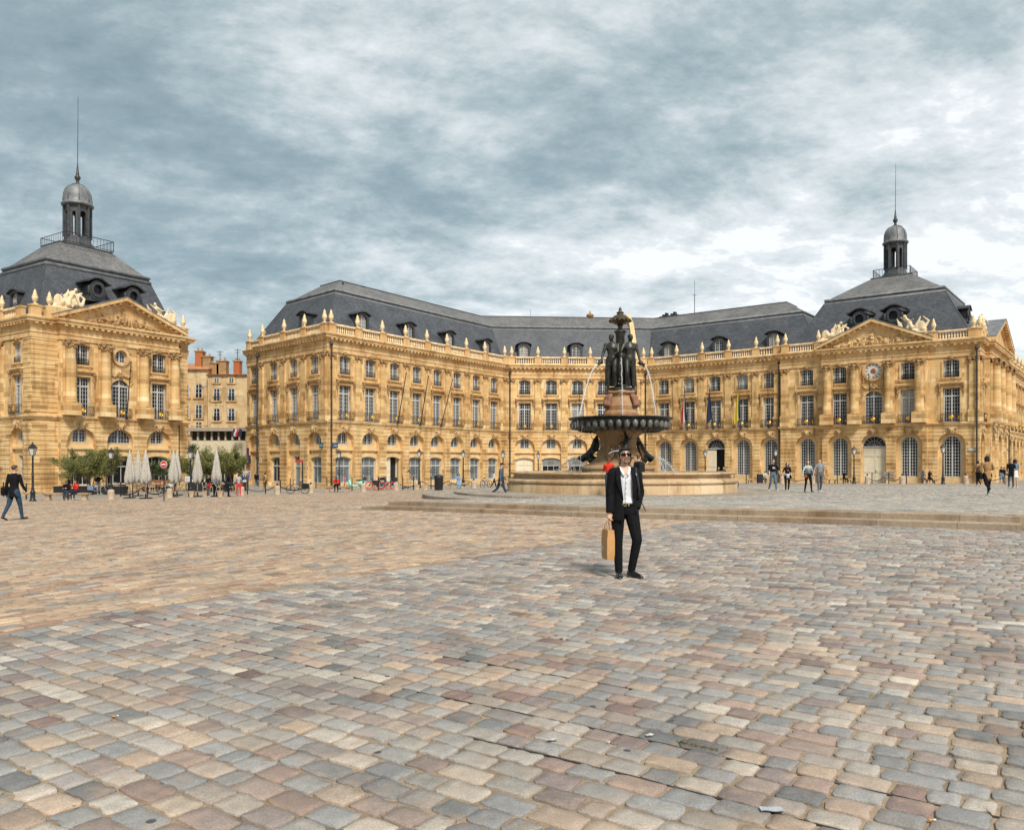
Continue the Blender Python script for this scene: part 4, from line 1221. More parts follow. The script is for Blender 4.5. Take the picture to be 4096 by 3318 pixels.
def relief_fn(seed, halfw):
    def fn(mb):
        r = random.Random(seed)
        fig = [(-.52, .0, 60), (.0, .32, 0), (.52, .0, -60)]
        for fx, fz, an in fig:
            f, J = figure(1.75 if an == 0 else 1.55, dict(legs=((75, 80), (50, 60)), arms=((60, 50, 40), (20, 70, 30)), lean=(-8 if an == 0 else -35), turn=an/2), True)
            Mx = Matrix.Rotation(rad(an), 4, 'Z')
            mb.add([((Mx @ Vector(p)).x + fx*halfw, (Mx @ Vector(p)).y*.42, p[2] - .30 + fz) for p in f.v], f.f)
        for i in range(70):
            x = r.uniform(-1, 1)*halfw; hmax = (1 - abs(x)/halfw)*1.1 + .12
            mb.ball((x, r.uniform(-.12, .05), r.uniform(.05, hmax)), (r.uniform(.08, .26), r.uniform(.06, .14), r.uniform(.06, .18)), 8, 6)
        for i in range(8):
            x = r.uniform(-.7, .7)*halfw; mb.tube([(x, -.08, .1), (x + r.uniform(-.3, .3), -.12, .5), (x + r.uniform(-.5, .5), -.06, .8*(1.1 - abs(x)/halfw))], [.10, .09, .03], 6)
    return fn
def putti_pair_fn(mb):
    """two carved children with garlands around the round window"""
    r = random.Random(2)
    for s in (-1, 1):
        f, J = figure(1.05, dict(legs=((50, 40), (10, 30)), arms=((100, 30, 20), (60, 40, 30)), lean=8), False)
        Mx = Matrix.Rotation(rad(s*55), 4, 'Z')
        mb.add([((Mx @ Vector(p)).x + s*.98, (Mx @ Vector(p)).y*.7 - .12, p[2] + 10.05) for p in f.v], f.f)
        for i in range(24):
            k = i/23; mb.ball((s*(1.05 - .9*k + r.uniform(-.08, .08)), -.08, 10.05 - .32*math.sin(k*PI) + r.uniform(-.07, .07) + .1*k), (.11, .10, .10), 6, 5)
        for i in range(16):
            k = i/15; mb.ball((s*(1.0 - k*.7), -.06, 12.05 + .42*math.sin(k*PI/2) + r.uniform(-.08, .08)), (.10, .08, .11), 6, 5)
        for i in range(8): mb.ball((s*(1.1 + r.uniform(-.12, .12)), -.05, 9.0 + i*.14), (.09, .07, .1), 6, 5)
# ---------------------------------------------------------------- the palace round the far sides of the square
def cross(Pa, da, Pb, db):
    A = np.array([da, -db]).T; s = np.linalg.solve(A, np.array(Pb) - np.array(Pa)); return np.array(Pa) + np.array(da)*s[0]
P0, P1, P2, P3, P4 = (np.array(p) for p in ((-27.8, 87.8), (-18.2, 78.5), (-.6, 103.8), (17.9, 105.1), (48.0, 81.7)))
fa = Fac(P0, P1); fw = Fac(P1, P2); fc = Fac(P2, P3); fr = Fac(P3, P4)
tq = np.array([.622, .783]); nq = np.array([.783, -.622])          # direction of the riverside front
u_pav = fr.u(3128)
PQ = fr.P + fr.t*u_pav                                             # where the clock pavilion starts
PAVO = .45
A4 = np.array(fr.pt(fr.L, PAVO)[:2])                               # outer corner of the pavilion
A5 = A4 + tq*20.0; A6 = A5 - nq*.8; A7 = A6 + tq*46
E0 = P0 - fa.t*4.0
pal = thing('palace', 'long yellow limestone palace with slate mansard roof, clock pavilion on the right and chamfered corner', 'palace', (10, 92, -.8))
def centers(f, pxs): return [f.u(p) for p in pxs]
def even(f, n, lo, hi): return [lo + (hi - lo)*(i + .5)/n for i in range(n)]
cw = centers(fw, [1379.3, 1481.4, 1577.9, 1667, 1749, 1827.7, 1904, 1975.5])
cc_ = centers(fc, [2098.5, 2204.8, 2310, 2412, 2525])
cr = centers(fr, [2655.5, 2756.6, 2860, 2968.6, 3080])
cp = centers(fr, [3232, 3366, 3501, 3641.7, 3809])
ca = centers(fa, [1096, 1175, 1259])
for nm, c in (('left', cw), ('centre', cc_), ('right', cr), ('pav', cp), ('end', ca)): print(nm, [round(q, 2) for q in c], [round(b - a, 2) for a, b in zip(c, c[1:])])
print('L', fa.L, fw.L, fc.L, fr.L, u_pav)
# recessed end bay at the far left of the wing
fe = Fac(np.array(fa.pt(-4.2, -.7)[:2]), np.array(fa.pt(0, -.7)[:2]))
facade(pal, fe, [fe.u(1018)], ['narrow'], end=(None, None), seed=3, balconies=True)
facade(pal, fa, ca, ['shopdark', 'narrow', 'shop'], seed=4, urn_ends=(0, 0))
Bw = facade(pal, fw, cw, ['shop', 'shop', 'doorhalf', 'shop', 'shop', 'shop', 'shop', 'shop'], seed=5)
facade(pal, fc, cc_, ['door', 'shopdark', 'shopdark', 'shop', 'shop'], seed=6)
facade(pal, fr, cr, ['arch', 'arch', 'doorfanopen', 'arch', 'arch'], hi=u_pav, seed=7)
Bp = [u_pav] + [fr.u(p) for p in (3298, 3431, 3566, 3714)] + [fr.L]
facade(pal, fr, cp[:1], ['arch'], out=PAVO, edges=[Bp[0], Bp[1]], end=('p', None), seed=8)
facade(pal, fr, cp[1:4], ['arch', 'doorfan', 'arch'], out=PAVO + .35, edges=Bp[1:5], order='column', seed=9, bal=False)
facade(pal, fr, cp[4:], ['arch'], out=PAVO, edges=[Bp[4], Bp[5]], end=(None, 'p'), seed=10)
# returns of the projections
def returns(root, pts, z0=-1.9, z1=13.2):
    for a, b in pts:
        mb = MB(); mb.add([(a[0] - root.location.x, a[1] - root.location.y, z0 - root.location.z), (b[0] - root.location.x, b[1] - root.location.y, z0 - root.location.z), (b[0] - root.location.x, b[1] - root.location.y, z1 - root.location.z), (a[0] - root.location.x, a[1] - root.location.y, z1 - root.location.z)], [(0, 1, 2, 3)])
        o = mb.build('wall', M_ASH, root); wall_uv(o)
returns(pal, [(fr.pt(u_pav, 0), fr.pt(u_pav, PAVO)), (fr.pt(Bp[1], PAVO), fr.pt(Bp[1], PAVO + .35)), (fr.pt(Bp[4], PAVO + .35), fr.pt(Bp[4], PAVO)), (fe.pt(fe.L, 0), fa.pt(0, 0))])
# riverside front, seen at a sharp angle
fq = Fac(A4, A5); fq2 = Fac(A6, A7)
Bq = [0, 3.2, 7.5, 12.5, 16.8, 20.0]
facade(pal, fq, [1.7], ['arch'], edges=Bq[0:2], end=('p', None), seed=11)
facade(pal, fq, [5.35, 10, 14.65], ['arch', 'arch', 'arch'], out=.5, edges=Bq[1:5], order='column', seed=12, bal=False)
facade(pal, fq, [18.4], ['arch'], edges=Bq[4:6], end=(None, 'p'), seed=13)
n2 = 11; facade(pal, fq2, even(fq2, n2, .3, 44), ['arch']*n2, seed=14)
returns(pal, [(fq.pt(3.2, 0), fq.pt(3.2, .5)), (fq.pt(16.8, .5), fq.pt(16.8, 0)), (A5, A6)])
# string course and main cornice carried round every break
chain = [fe.pt(0)[:2], fe.pt(fe.L)[:2], fa.pt(0)[:2], P1, P2, P3, fr.pt(u_pav, 0)[:2], fr.pt(u_pav, PAVO)[:2], fr.pt(Bp[1], PAVO)[:2], fr.pt(Bp[1], PAVO + .35)[:2], fr.pt(Bp[4], PAVO + .35)[:2], fr.pt(Bp[4], PAVO)[:2], A4, fq.pt(3.2)[:2], fq.pt(3.2, .5)[:2], fq.pt(16.8, .5)[:2], fq.pt(16.8)[:2], A5, A6, A7]
def moulding(root, name, prof, mat):
    mb = MB(); ox, oy, oz = root.location
    sweep(mb, chain_, [(o, z - oz) for o, z in prof], False, (ox, oy)); o = mb.build(name, mat, root); wall_uv(o)
chain_ = chain
moulding(pal, 'cornice', CORNICE, M_TRIM); moulding(pal, 'string_course', STRING, M_TRIM)
mb = MB(); og = pal.location
for f, a, b, o in ((fe, 0, fe.L, 0), (fa, .3, fa.L, 0), (fw, 0, fw.L - .4, 0), (fc, .3, fc.L - .3, 0), (fr, .4, u_pav - .5, 0), (fr, u_pav, Bp[1] - .4, PAVO), (fr, Bp[1], Bp[4], PAVO + .35), (fr, Bp[4] + .5, fr.L, PAVO), (fq, 0, 3, 0), (fq, 3.2, 16.8, .5), (fq, 17, 20, 0), (fq2, .4, 46, 0)):
    modillions(mb, f, a, b, o, og, z0=13.80 - og.z, z1=13.975 - og.z)
mb.build('dentil_course', M_TRIM, pal)
# inner walls behind the glass
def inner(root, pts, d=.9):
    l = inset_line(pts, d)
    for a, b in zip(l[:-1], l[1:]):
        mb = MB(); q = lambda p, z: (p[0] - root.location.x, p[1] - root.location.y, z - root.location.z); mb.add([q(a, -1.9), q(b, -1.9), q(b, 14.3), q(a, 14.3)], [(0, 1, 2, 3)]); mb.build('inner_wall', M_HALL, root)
inner(pal, [fe.pt(0, -.6)[:2], fa.pt(0, -.6)[:2], P1, P2, P3, P4]); inner(pal, [A4 + tq*.5, A5, A7])
# roofs
BD = 17.4
wp = [P1, P2, P3, fr.P + fr.t*(u_pav + 5)]
wb_ = inset_line(wp, BD); wing_plan = [cross(wb_[1], fw.t, P1, fa.t)] + wp + [wb_[3], wb_[2], wb_[1]]
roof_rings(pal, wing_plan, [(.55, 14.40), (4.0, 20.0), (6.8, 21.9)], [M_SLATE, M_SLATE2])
pav_plan = [fr.P + fr.t*u_pav + fr.n*PAVO, A4, A5, A5 - fr.t*(fr.L - u_pav)]
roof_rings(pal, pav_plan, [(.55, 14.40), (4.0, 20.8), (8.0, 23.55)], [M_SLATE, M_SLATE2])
quay_plan = [A6 - tq*4, A7, A7 - nq*14, A6 - tq*4 - nq*14]
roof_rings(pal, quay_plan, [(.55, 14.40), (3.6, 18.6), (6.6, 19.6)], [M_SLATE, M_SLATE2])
pc = sum(pav_plan)/4
cupola(pal, pc, 23.5, 4.0, fr.ang, .93, 15.0)
L0 = pediment(pal, fr, Bp[1], Bp[4], PAVO + .35, 2.3)
link_mesh('tympanum_relief', remesh((lambda m: (relief_fn(4, 4.4)(m), m)[1])(MB()), .05, 1), plain('relief_stone', (.58, .39, .19), .9, .3, 3, 0, .3), pal, L0 + Vector(fr.pt(0, .12)) - Vector(fr.pt(0, 0)) + Vector((0, 0, 14.50)), fr.ang)
pediment(pal, fq, 3.2, 16.8, .5, 2.5)
T['trophy'] = [link_mesh('trophy_statue', remesh((lambda m: (trophy_fn(k)(m), m)[1])(MB()), .05, 1), M_SCULPT) for k in (0, 1)]
T['attic'] = (lambda m: (m.box(-2.3, 2.3, -.6, .5, 14.44, 15.5), m)[1])(MB()).build('attic_block', M_TRIM)
def trophies(root, fac, u0, u1, out, da=1.1, db=1.7):
    for u, k in ((u0 + da, 0), (u1 - db, 1)):
        stamp(T['attic'], root, fac.pt(u, out - .9), fac.ang)
        stamp(T['trophy'][k], root, fac.pt(u, out - .95, 15.5), fac.ang).scale = (1.1, 1, 1.25)
trophies(pal, fr, Bp[1], Bp[4], PAVO + .3); trophies(pal, fq, 3.2, 16.8, .5)
for f, us, o in ((fw, [cw[1], cw[3], cw[5], cw[7]], 0), (fc, [cc_[0], cc_[2], cc_[4]], 0), (fr, [cr[0], cr[2], cr[4]], 0), (fa, [ca[1]], 0)):
    for i, u in enumerate(us): stamp(T['dormer'][(i + 1) % 2], pal, f.pt(u, o - 1.15, 14.9), f.ang)
for px in (3446, 3582): stamp(T['oculus'], pal, fr.pt(fr.u(px - 12), PAVO - .9, 16.5), fr.ang).scale = (.9, .9, .9)
for u in (4, 16): stamp(T['oculus'], pal, fq.pt(u, -1.6, 16.6), fq.ang).scale = (.7, .6, .7)
# clock, carved children and round window
def clock():
    mb = MB(); mb.smooth = False; n = 32
    ringp = lambda r0, r1, y0, y1: [mb.prism([(r0*math.cos(a), r0*math.sin(a)), (r1*math.cos(a), r1*math.sin(a)), (r1*math.cos(b), r1*math.sin(b)), (r0*math.cos(b), r0*math.sin(b))], y0, y1) for a, b in [(2*PI*i/n, 2*PI*(i+1)/n) for i in range(n)]]
    ringp(.86, 1.10, -.22, .02); f = mb.build('clock', M_TRIM)
    dl = MB(); dl.prism([(.85*math.cos(2*PI*i/n), .85*math.sin(2*PI*i/n)) for i in range(n)], -.06, .01); dl.build('dial', plain('clock_dial', (.62, .60, .55), .5, .1), f)
    nb = MB()
    for i in range(12):
        a = 2*PI*i/12; c, s = math.cos(a), math.sin(a)
        for k in (-.035, .035): nb.prism([(c*.60 - s*(k-.016), s*.60 + c*(k-.016)), (c*.80 - s*(k-.016), s*.80 + c*(k-.016)), (c*.80 - s*(k+.016), s*.80 + c*(k+.016)), (c*.60 - s*(k+.016), s*.60 + c*(k+.016))], -.075, -.062)
    nb.build('numerals', plain('clock_blue', (.02, .03, .07), .5, .2), f)
    hb = MB(); hb.prism([(.28*math.cos(2*PI*i/16), .28*math.sin(2*PI*i/16)) for i in range(16)], -.08, -.063)
    for a, l in ((rad(215), .40), (rad(-50), .58)):
        c, s = math.cos(a), math.sin(a); hb.prism([(-s*.04, c*.04), (c*l, s*l), (s*.04, -c*.04)], -.10, -.085)
    hb.build('gilded_hands', plain('clock_rose', (.30, .09, .03), .5, .3), f)
    return f
T['clock'] = clock()
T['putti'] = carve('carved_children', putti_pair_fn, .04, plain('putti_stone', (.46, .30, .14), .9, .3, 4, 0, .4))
cm = (cp[2]); stamp(T['clock'], pal, fr.pt(cm, PAVO + .36, 11.65), fr.ang); stamp(T['putti'], pal, fr.pt(cm, PAVO + .36, 0), fr.ang)
cq = 10.0; stamp(T['putti'], pal, fq.pt(cq, .5, 0), fq.ang); stamp(T['round'][0], pal, fq.pt(cq, .3, 11.07), fq.ang)
# drainpipes at the corners
def pipe(root, p, z1=13.5, r=.085):
    mb = MB(); mb.tube([(0, 0, -1.3), (0, 0, z1)], r, 8)
    for z in (0, 3, 5.3, 8.2, 11): mb.tube([(0, 0, z), (0, 0, z + .1)], r*1.35, 8)
    mb.ball((0, 0, z1 - .15), (.2, .2, .28), 8, 6)
    mb.build('drainpipe', M_PIPE, root, Vector((p[0], p[1], 0)) - root.location)
for p in (fw.pt(.25, .34), fc.pt(.32, .34), fc.pt(fc.L - .35, .36), fr.pt(fr.L - .2, PAVO + .34), fa.pt(.05, .32), fq.pt(19.8, .3), fr.pt(u_pav - .25, .3)): pipe(pal, p)
# pale coping of the fire wall that climbs the slates near the right-hand corner
mb = MB(); f = fc
for (i0, z0, i1, z1) in ((.7, 14.4, 4.1, 20.05), (4.1, 20.05, 6.6, 21.9)):
    u0 = fc.L - 1.25
    a = f.pt(u0 - .3, -i0, z0); b = f.pt(u0 + .3, -i0, z0); c = f.pt(u0 + .3, -i1, z1); d = f.pt(u0 - .3, -i1, z1)
    q = [(p[0] - og.x, p[1] - og.y, p[2] - og.z - .3) for p in (a, b, c, d)]; q2 = [(p[0], p[1], p[2] + .85) for p in q]
    mb.add(q + q2, [(4,5,6,7), (0,1,5,4), (1,2,6,5), (2,3,7,6), (3,0,4,7)])
mb.build('fire_wall_coping', M_REVEAL, pal)
# aerials and chimney pots on the ridge
def ridge_item(px, i0, kind, h, z=21.9):
    f = fc if 2030 < px < 2590 else fr
    p = f.pt(f.u(px), -i0, 0); mb = MB()
    if kind == 'aerial':
        mb.tube([(0, 0, 0), (0, 0, h)], .045, 5); mb.tube([(0, 0, h), (0, 0, h*1.75)], .025, 5); mb.tube([(-.25, 0, h), (.25, 0, h)], .03, 5); mb.build('aerial', M_IRON, pal, Vector((p[0], p[1], z)) - og)
    else:
        mb.smooth = True; mb.lathe([(.45, -.3), (.45, .35), (.55, .4), (.5, .6), (.3, .75), (.12, .85), (.1, 1.1)], 12); mb.build('chimney_pot', M_CARVE, pal, Vector((p[0], p[1], z - .15)) - og)
ridge_item(2012, 7, 'aerial', 2.2); ridge_item(2020, 7, 'pot', 1); ridge_item(2396, 7, 'pot', 1); ridge_item(2682, 7.2, 'aerial', 2.6)
mb = MB(); p = fr.pt(fr.u(2570), -7.6, 0)
for i in range(7): mb.box(-1.3 + i*.42, -1.0 + i*.42, -.3, .3, -.2, .25 + .2*(i % 3)); 
mb.build('roof_vent', M_IRON, pal, Vector((p[0], p[1], 21.95)) - og, fr.ang)

# lettering etched on the shop windows
def lettering(fac, u, z, txt, size, mat, out=-.60, parent=pal, sp=1.0, depth=.004):
    me = text_mesh(txt, size, depth, sp)
    return link_mesh('lettering', me, mat, parent, Vector(fac.pt(u, out, z)) - parent.location, fac.ang)
M_ETCH = plain('etched_letters', (.055, .065, .07), .5, .1)
for i in (0, 1, 3, 4, 5, 6, 7): lettering(fw, cw[i], .48, 'CCI', .72, M_ETCH, -.50)
lettering(fa, ca[2], .48, 'CCI', .72, M_ETCH, -.50)
M_BAND = plain('shop_band', (.20, .20, .19), .5, .15)
for i in (1, 2):
    mb = MB(); mb.prism([(-1.08, 1.36), (1.08, 1.36), (1.08, 2.06), (.6, 2.2), (0, 2.25), (-.6, 2.2), (-1.08, 2.06)], -.02, 0)
    mb.build('window_sign', M_BAND, pal, Vector(fc.pt(cc_[i], -.50, 0)) - og, fc.ang)
    lettering(fc, cc_[i], 1.80, 'CCI', .42, M_ETCH, -.47); lettering(fc, cc_[i], 1.62, 'BORDEAUX\nGIRONDE', .16, M_ETCH, -.47)
def plate(fac, u, z, w_, h_, rgb, txt, size, trgb, out=.10, name='street_name_plate', lbl=None, sp=.9):
    mb = MB(); mb.box(-w_/2, w_/2, -.03, 0, -h_/2, h_/2); k = 'plate_%d%d%d' % tuple(int(c*99) for c in rgb)
    o = mb.build(name, plain(k, rgb, .5, .1), pal, Vector(fac.pt(u, out, z)) - og, fac.ang)
    if txt:
        n = txt.count('\n')
        me = text_mesh(txt, size, .003, sp); link_mesh('lettering', me, plain('letters_%d' % int(trgb[0]*99), trgb, .5, .05), o, (0, -.036, n*size*sp*.5 - size*.35))
    return o
plate(fw, .95, 3.35, .72, .5, (.02, .06, .15), 'PLACE\nDE LA BOURSE', .10, (.75, .75, .72))
plate(fa, fa.L - .9, 3.35, .66, .5, (.03, .09, .14), 'PLACE\nDE LA BOURSE', .095, (.75, .75, .72))
plate(fw, fw.u(1643), .05, .38, .28, (.30, .16, .05), None, 0, None, .1, 'wall_plaque')
plate(fw, fw.u(1632), .75, .34, .16, (.10, .085, .06), None, 0, None, .1, 'wall_plaque')
plate(fw, fw.u(1662), .05, .30, .16, (.12, .10, .07), None, 0, None, .1, 'wall_plaque')
plate(fr, fr.u(3563), .35, 1.05, .7, (.32, .27, .21), 'PALAIS\nDE LA BOURSE', .13, (.1, .08, .06), PAVO + .46, 'wall_plaque')
plate(fr, fr.u(2912), .0, .9, .8, (.45, .33, .20), None, 0, None, .1, 'wall_plaque')
plate(fr, fr.u(3895), 3.0, .8, .28, (.55, .54, .50), None, 0, None, PAVO + .12, 'street_name_plate')
plate(fe, fe.u(1003), 2.0, 1.15, .95, (.02, .03, .07), None, 0, None, .3, 'shop_sign'); plate(fe, fe.u(1022), 2.75, .5, 1.1, (.10, .015, .06), None, 0, None, .9, 'hanging_banner')
o = plate(fe, fe.u(1025), .35, .9, .85, (.55, .58, .60), None, 0, None, .9, 'information_panel')
mb = MB(); r_ = random.Random(3)
for c in range(3):
    for q in range(3): mb.box(-.34 + c*.24, -.16 + c*.24, -.045, -.031, -.3 + q*.22, -.14 + q*.22)
mb.build('panel_picture', plain('panel_colours', (.25, .12, .35), .5, .9, 5), o)

# ---------------------------------------------------------------- the pavilion standing apart on the left
L0_ = np.array([-41.9, 69.4]); R0_ = np.array([-33.5, 82.2])
flp = Fac(L0_, R0_); W_ = flp.L
perp = -flp.n
lpv = thing('corner_pavilion', 'free-standing limestone pavilion with carved pediment and domed lantern, at the left edge', 'pavilion', (-44, 80, -.8))
C_b = L0_ + perp*W_*.88; D_b = R0_ + perp*W_*.88
fside = Fac(C_b, L0_)
ul = [flp.u(p) for p in (230, 400, 553, 700)]; print('left pav', flp.L, ul)
facade(lpv, flp, [flp.u(313), flp.u(468), flp.u(622)], ['shopdark', 'lunette', 'shopdark'], out=.55, edges=[max(.9, ul[0]), ul[1], ul[2], min(W_ - .9, ul[3])], order='column', seed=20, bal=False)
e0, e1_ = max(.9, ul[0]), min(W_ - .9, ul[3])
# corner strips of the body
def corner_strip(f, P_, a, b):
    wb = MB(); wb.box(a, b, 0, .5, -1.9, 13.2); wb.build('wall', M_ASH, lpv, Vector((P_[0], P_[1], 0)) - lpv.location, f.ang)
    for za, zb in ((-1.86, 5.2), (5.9, 13.0)):
        rb = MB(); z = -1.86
        while z < 13.0:
            if za <= z < zb: rb.box(a, b, -.07, -.001, z, z + .365)
            z += .42
        rb.build('rusticated_corner', M_RUS, lpv, Vector((P_[0], P_[1], 0)) - lpv.location, f.ang)
corner_strip(flp, L0_, 0, e0); corner_strip(flp, L0_, e1_, W_)
returns(lpv, [(flp.pt(e0, 0), flp.pt(e0, .55)), (flp.pt(e1_, .55), flp.pt(e1_, 0)), (R0_, D_b), (D_b, C_b)])
ls = fside.L
facade(lpv, fside, [ls - 11, ls - 7.2, fside.u(70)], ['narrow', 'narrow', 'narrow'], edges=[ls - 13.2, ls - 9.1, ls - 5.3, ls - 1.3], seed=21, end=('p', None), urn_ends=(0, 1))
corner_strip(fside, C_b, ls - 1.3, ls)
chain_ = [fside.pt(ls - 13.2)[:2], L0_, flp.pt(e0)[:2], flp.pt(e0, .55)[:2], flp.pt(e1_, .55)[:2], flp.pt(e1_)[:2], R0_, D_b]
moulding(lpv, 'cornice', CORNICE, M_TRIM); moulding(lpv, 'string_course', STRING, M_TRIM)
mb = MB(); ol = lpv.location
for f, a, b, o in ((fside, ls - 13, ls, 0), (flp, 0, e0 - .5, 0), (flp, e0, e1_, .55), (flp, e1_ + .5, W_, 0)): modillions(mb, f, a, b, o, ol, z0=13.80 - ol.z, z1=13.975 - ol.z)
mb.build('dentil_course', M_TRIM, lpv)
lplan = [L0_, R0_, D_b, C_b]; inner(lpv, [C_b + (L0_ - C_b)*.2, L0_, R0_])
roof_rings(lpv, lplan, [(.55, 14.40), (2.7, 20.4), (5.1, 22.85)], [M_SLATE, M_SLATE2])
cupola(lpv, sum(lplan)/4, 22.75, 4.7, flp.ang, .95, 16.2)
L0 = pediment(lpv, flp, e0, e1_, .55, 2.25)
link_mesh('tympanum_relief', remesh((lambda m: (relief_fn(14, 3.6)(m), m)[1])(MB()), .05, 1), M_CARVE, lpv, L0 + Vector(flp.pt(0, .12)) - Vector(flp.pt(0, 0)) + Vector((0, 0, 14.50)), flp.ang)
trophies(lpv, flp, flp.u(285), flp.u(655), .5, 0, 0)
for u in (flp.u(142), flp.u(200), flp.u(697), W_ - .4): stamp(T['pedestal'], lpv, flp.pt(u, -.1, 14.44), flp.ang); stamp(T['urn'], lpv, flp.pt(u, -.1, 15.46), flp.ang).scale = (.76, .76, .86)
stamp(T['pedestal'], lpv, fside.pt(ls - 1.9, -.05, 14.44), fside.ang)
for px in (375, 518): stamp(T['oculus'], lpv, flp.pt(flp.u(px + 25), -.5, 16.7), flp.ang).scale = (.84, .9, .84)
for u in (ls - 5.2, ls - 9): stamp(T['dormer'][1], lpv, fside.pt(u, -1.1, 14.9), fside.ang)
cm = flp.u(468); stamp(T['putti'], lpv, flp.pt(cm, .56, 0), flp.ang); stamp(T['round'][0], lpv, flp.pt(cm, .34, 11.07), flp.ang)
mb = MB(); n = 28
for i in range(n):
    a, b = 2*PI*i/n, 2*PI*(i+1)/n; mb.prism([(.6*math.cos(a), .6*math.sin(a)), (.86*math.cos(a), .86*math.sin(a)), (.86*math.cos(b), .86*math.sin(b)), (.6*math.cos(b), .6*math.sin(b))], -.2, .0)
mb.build('round_window_frame', M_TRIM, lpv, Vector(flp.pt(cm, .56, 11.65)) - ol, flp.ang)
pipe(lpv, flp.pt(e1_ + .25, .25))
# restaurant front of the pavilion: dark fascia with gilt letters
mb = MB(); mb.box(-1.25, 1.25, -.08, 0, 1.75, 2.25); fz = mb.build('shop_fascia', plain('fascia_black', (.015, .015, .015), .4, .2), lpv, Vector(flp.pt(cm, .30, 0)) - ol, flp.ang)
link_mesh('lettering', text_mesh('GABRIEL', .34, .004), M_GOLD, fz, (0, -.09, 1.88))

# ---------------------------------------------------------------- old houses and the low modern block in the gap
M_OLD = ashlar('old_house_stone', (.56, .42, .22), (.66, .50, .29), (.73, .58, .37), .9, .36, (.40, .28, .14), 1.2, .004, .1)
M_TILE = slate('clay_roof_tiles', (.42, .17, .07), (.60, .30, .14), .25, .22)
M_BRICK = ashlar('orange_brick', (.42, .10, .03), (.52, .15, .045), (.40, .12, .05), .22, .07, (.3, .15, .08), .5, .006, .2)
def old_house(label, pxl, pxr, d, ztop, zr, cols, rows, chim, depth=9, small=None):
    xl, xr = at_d(pxl, d)[0], at_d(pxr, d)[0]; w_ = xr - xl
    r = thing('old_house', label, 'house', (xl, d, -1.2), 0)
    zt = ztop + 1.2
    mb = MB(); mb.box(0, w_, 0, depth, 0, zt); wl = mb.build('wall', M_OLD, r); wall_uv(wl)
    tr = MB(); tr.box(-.1, w_ + .1, -.18, -.002, zt - .2, zt); tr.box(0, w_, -.08, -.002, zt*.50, zt*.50 + .18); tr.build('cornice', M_TRIM, r)
    mb = MB(); zr_ = zr + 1.2
    mb.add([(-.2, -.4, zt + .02), (w_ + .2, -.4, zt + .02), (w_ + .2, depth*.55, zr_), (-.2, depth*.55, zr_), (w_ + .2, depth + .3, zt + .02), (-.2, depth + .3, zt + .02)], [(0, 1, 2, 3), (3, 2, 4, 5), (1, 4, 2), (0, 3, 5)])
    rf = mb.build('roof', M_TILE, r); slope_uv(rf)
    for pc_, wch, hch, m in chim:
        x = at_d(pc_, d + 3)[0] - xl; mb = MB(); mb.box(x - wch/2, x + wch/2, 2.2, 3.4, zt - .5, zt + hch); c = mb.build('chimney', m, rf)
        cb = MB(); cb.box(x - wch/2 - .1, x + wch/2 + .1, 2.1, 3.5, zt + hch, zt + hch + .18)
        for q in (-.25, .25): cb.lathe([(.14, zt + hch + .18), (.12, zt + hch + .6)], 8, (x + q*wch, 2.8, 0))
        cb.build('chimney_cap', M_CARVE, c)
    for px in cols:
        x = at_d(px, d)[0] - xl
        for z0, hh, ww, seg in rows:
            z0_ = z0 + 1.2; mb = MB(); o = outline(ww, z0_, z0_ + hh - (.12 if seg else 0), .12 if seg else 0)
            band(mb, o, .16, -.06, -.003); mb.box(-ww/2 - .25, ww/2 + .25, -.16, -.003, z0_ - .18, z0_ - .002)
            s = mb.build('window_surround', M_TRIM, r, (x, 0, 0))
            wf = MB(); band(wf, list(reversed(o)), .09, -.05, -.004); wf.box(-.05, .05, -.05, -.004, z0_ + .05, z0_ + hh - .1)
            for q in range(1, 3): wf.box(-ww/2 + .09, ww/2 - .09, -.045, -.01, z0_ + hh*q/3 - .025, z0_ + hh*q/3 + .025)
            f = wf.build('window', M_WOODW, r, (x, 0, 0)); pb = MB(); pb.add([(a, -.006, b) for a, b in o], [tuple(range(len(o)))]); pb.build('pane', M_GLASSB if RND.random() < .5 else M_GLASS, f)
            if seg == 2:
                g = MB(); 
                for q in range(9): g.tube([(-ww/2 + ww*q/8, -.14, z0_ - .05), (-ww/2 + ww*q/8, -.14, z0_ + .6)], .015, 4)
                g.tube([(-ww/2, -.14, z0_ + .6), (ww/2, -.14, z0_ + .6)], .025, 4); g.build('window_guard', M_IRON, f)
    return r
hz = lambda py, d: CZ + (HY - py)/F*d
dA = 116.0
old_house('pale old house with clay tiled roof and brick chimney, just right of the domed pavilion', 690, 830, dA, hz(1478, dA), hz(1437, dA), [742, 795], [(hz(1590, dA), 2.0, 1.05, 1), (hz(1672, dA), 2.0, 1.05, 1), (hz(1735, dA), 1.8, 1.05, 1)], [(803, 1.1, 2.9, M_BRICK), (832, 1.3, 2.1, M_CARVE)])
old_house('taller plain old house with four floors and window guards, left of the long palace wing', 831, 990, dA - 1, hz(1502, dA), hz(1483, dA), [867, 926], [(hz(1533, dA), .75, .75, 0), (hz(1604, dA), 1.8, 1.0, 2), (hz(1684, dA), 1.85, 1.0, 2), (hz(1760, dA), 1.8, 1.0, 0)], [(863, 1.4, 1.9, M_CARVE), (893, 1.4, 2.2, M_CARVE), (953, .9, 2.2, M_BRICK)])
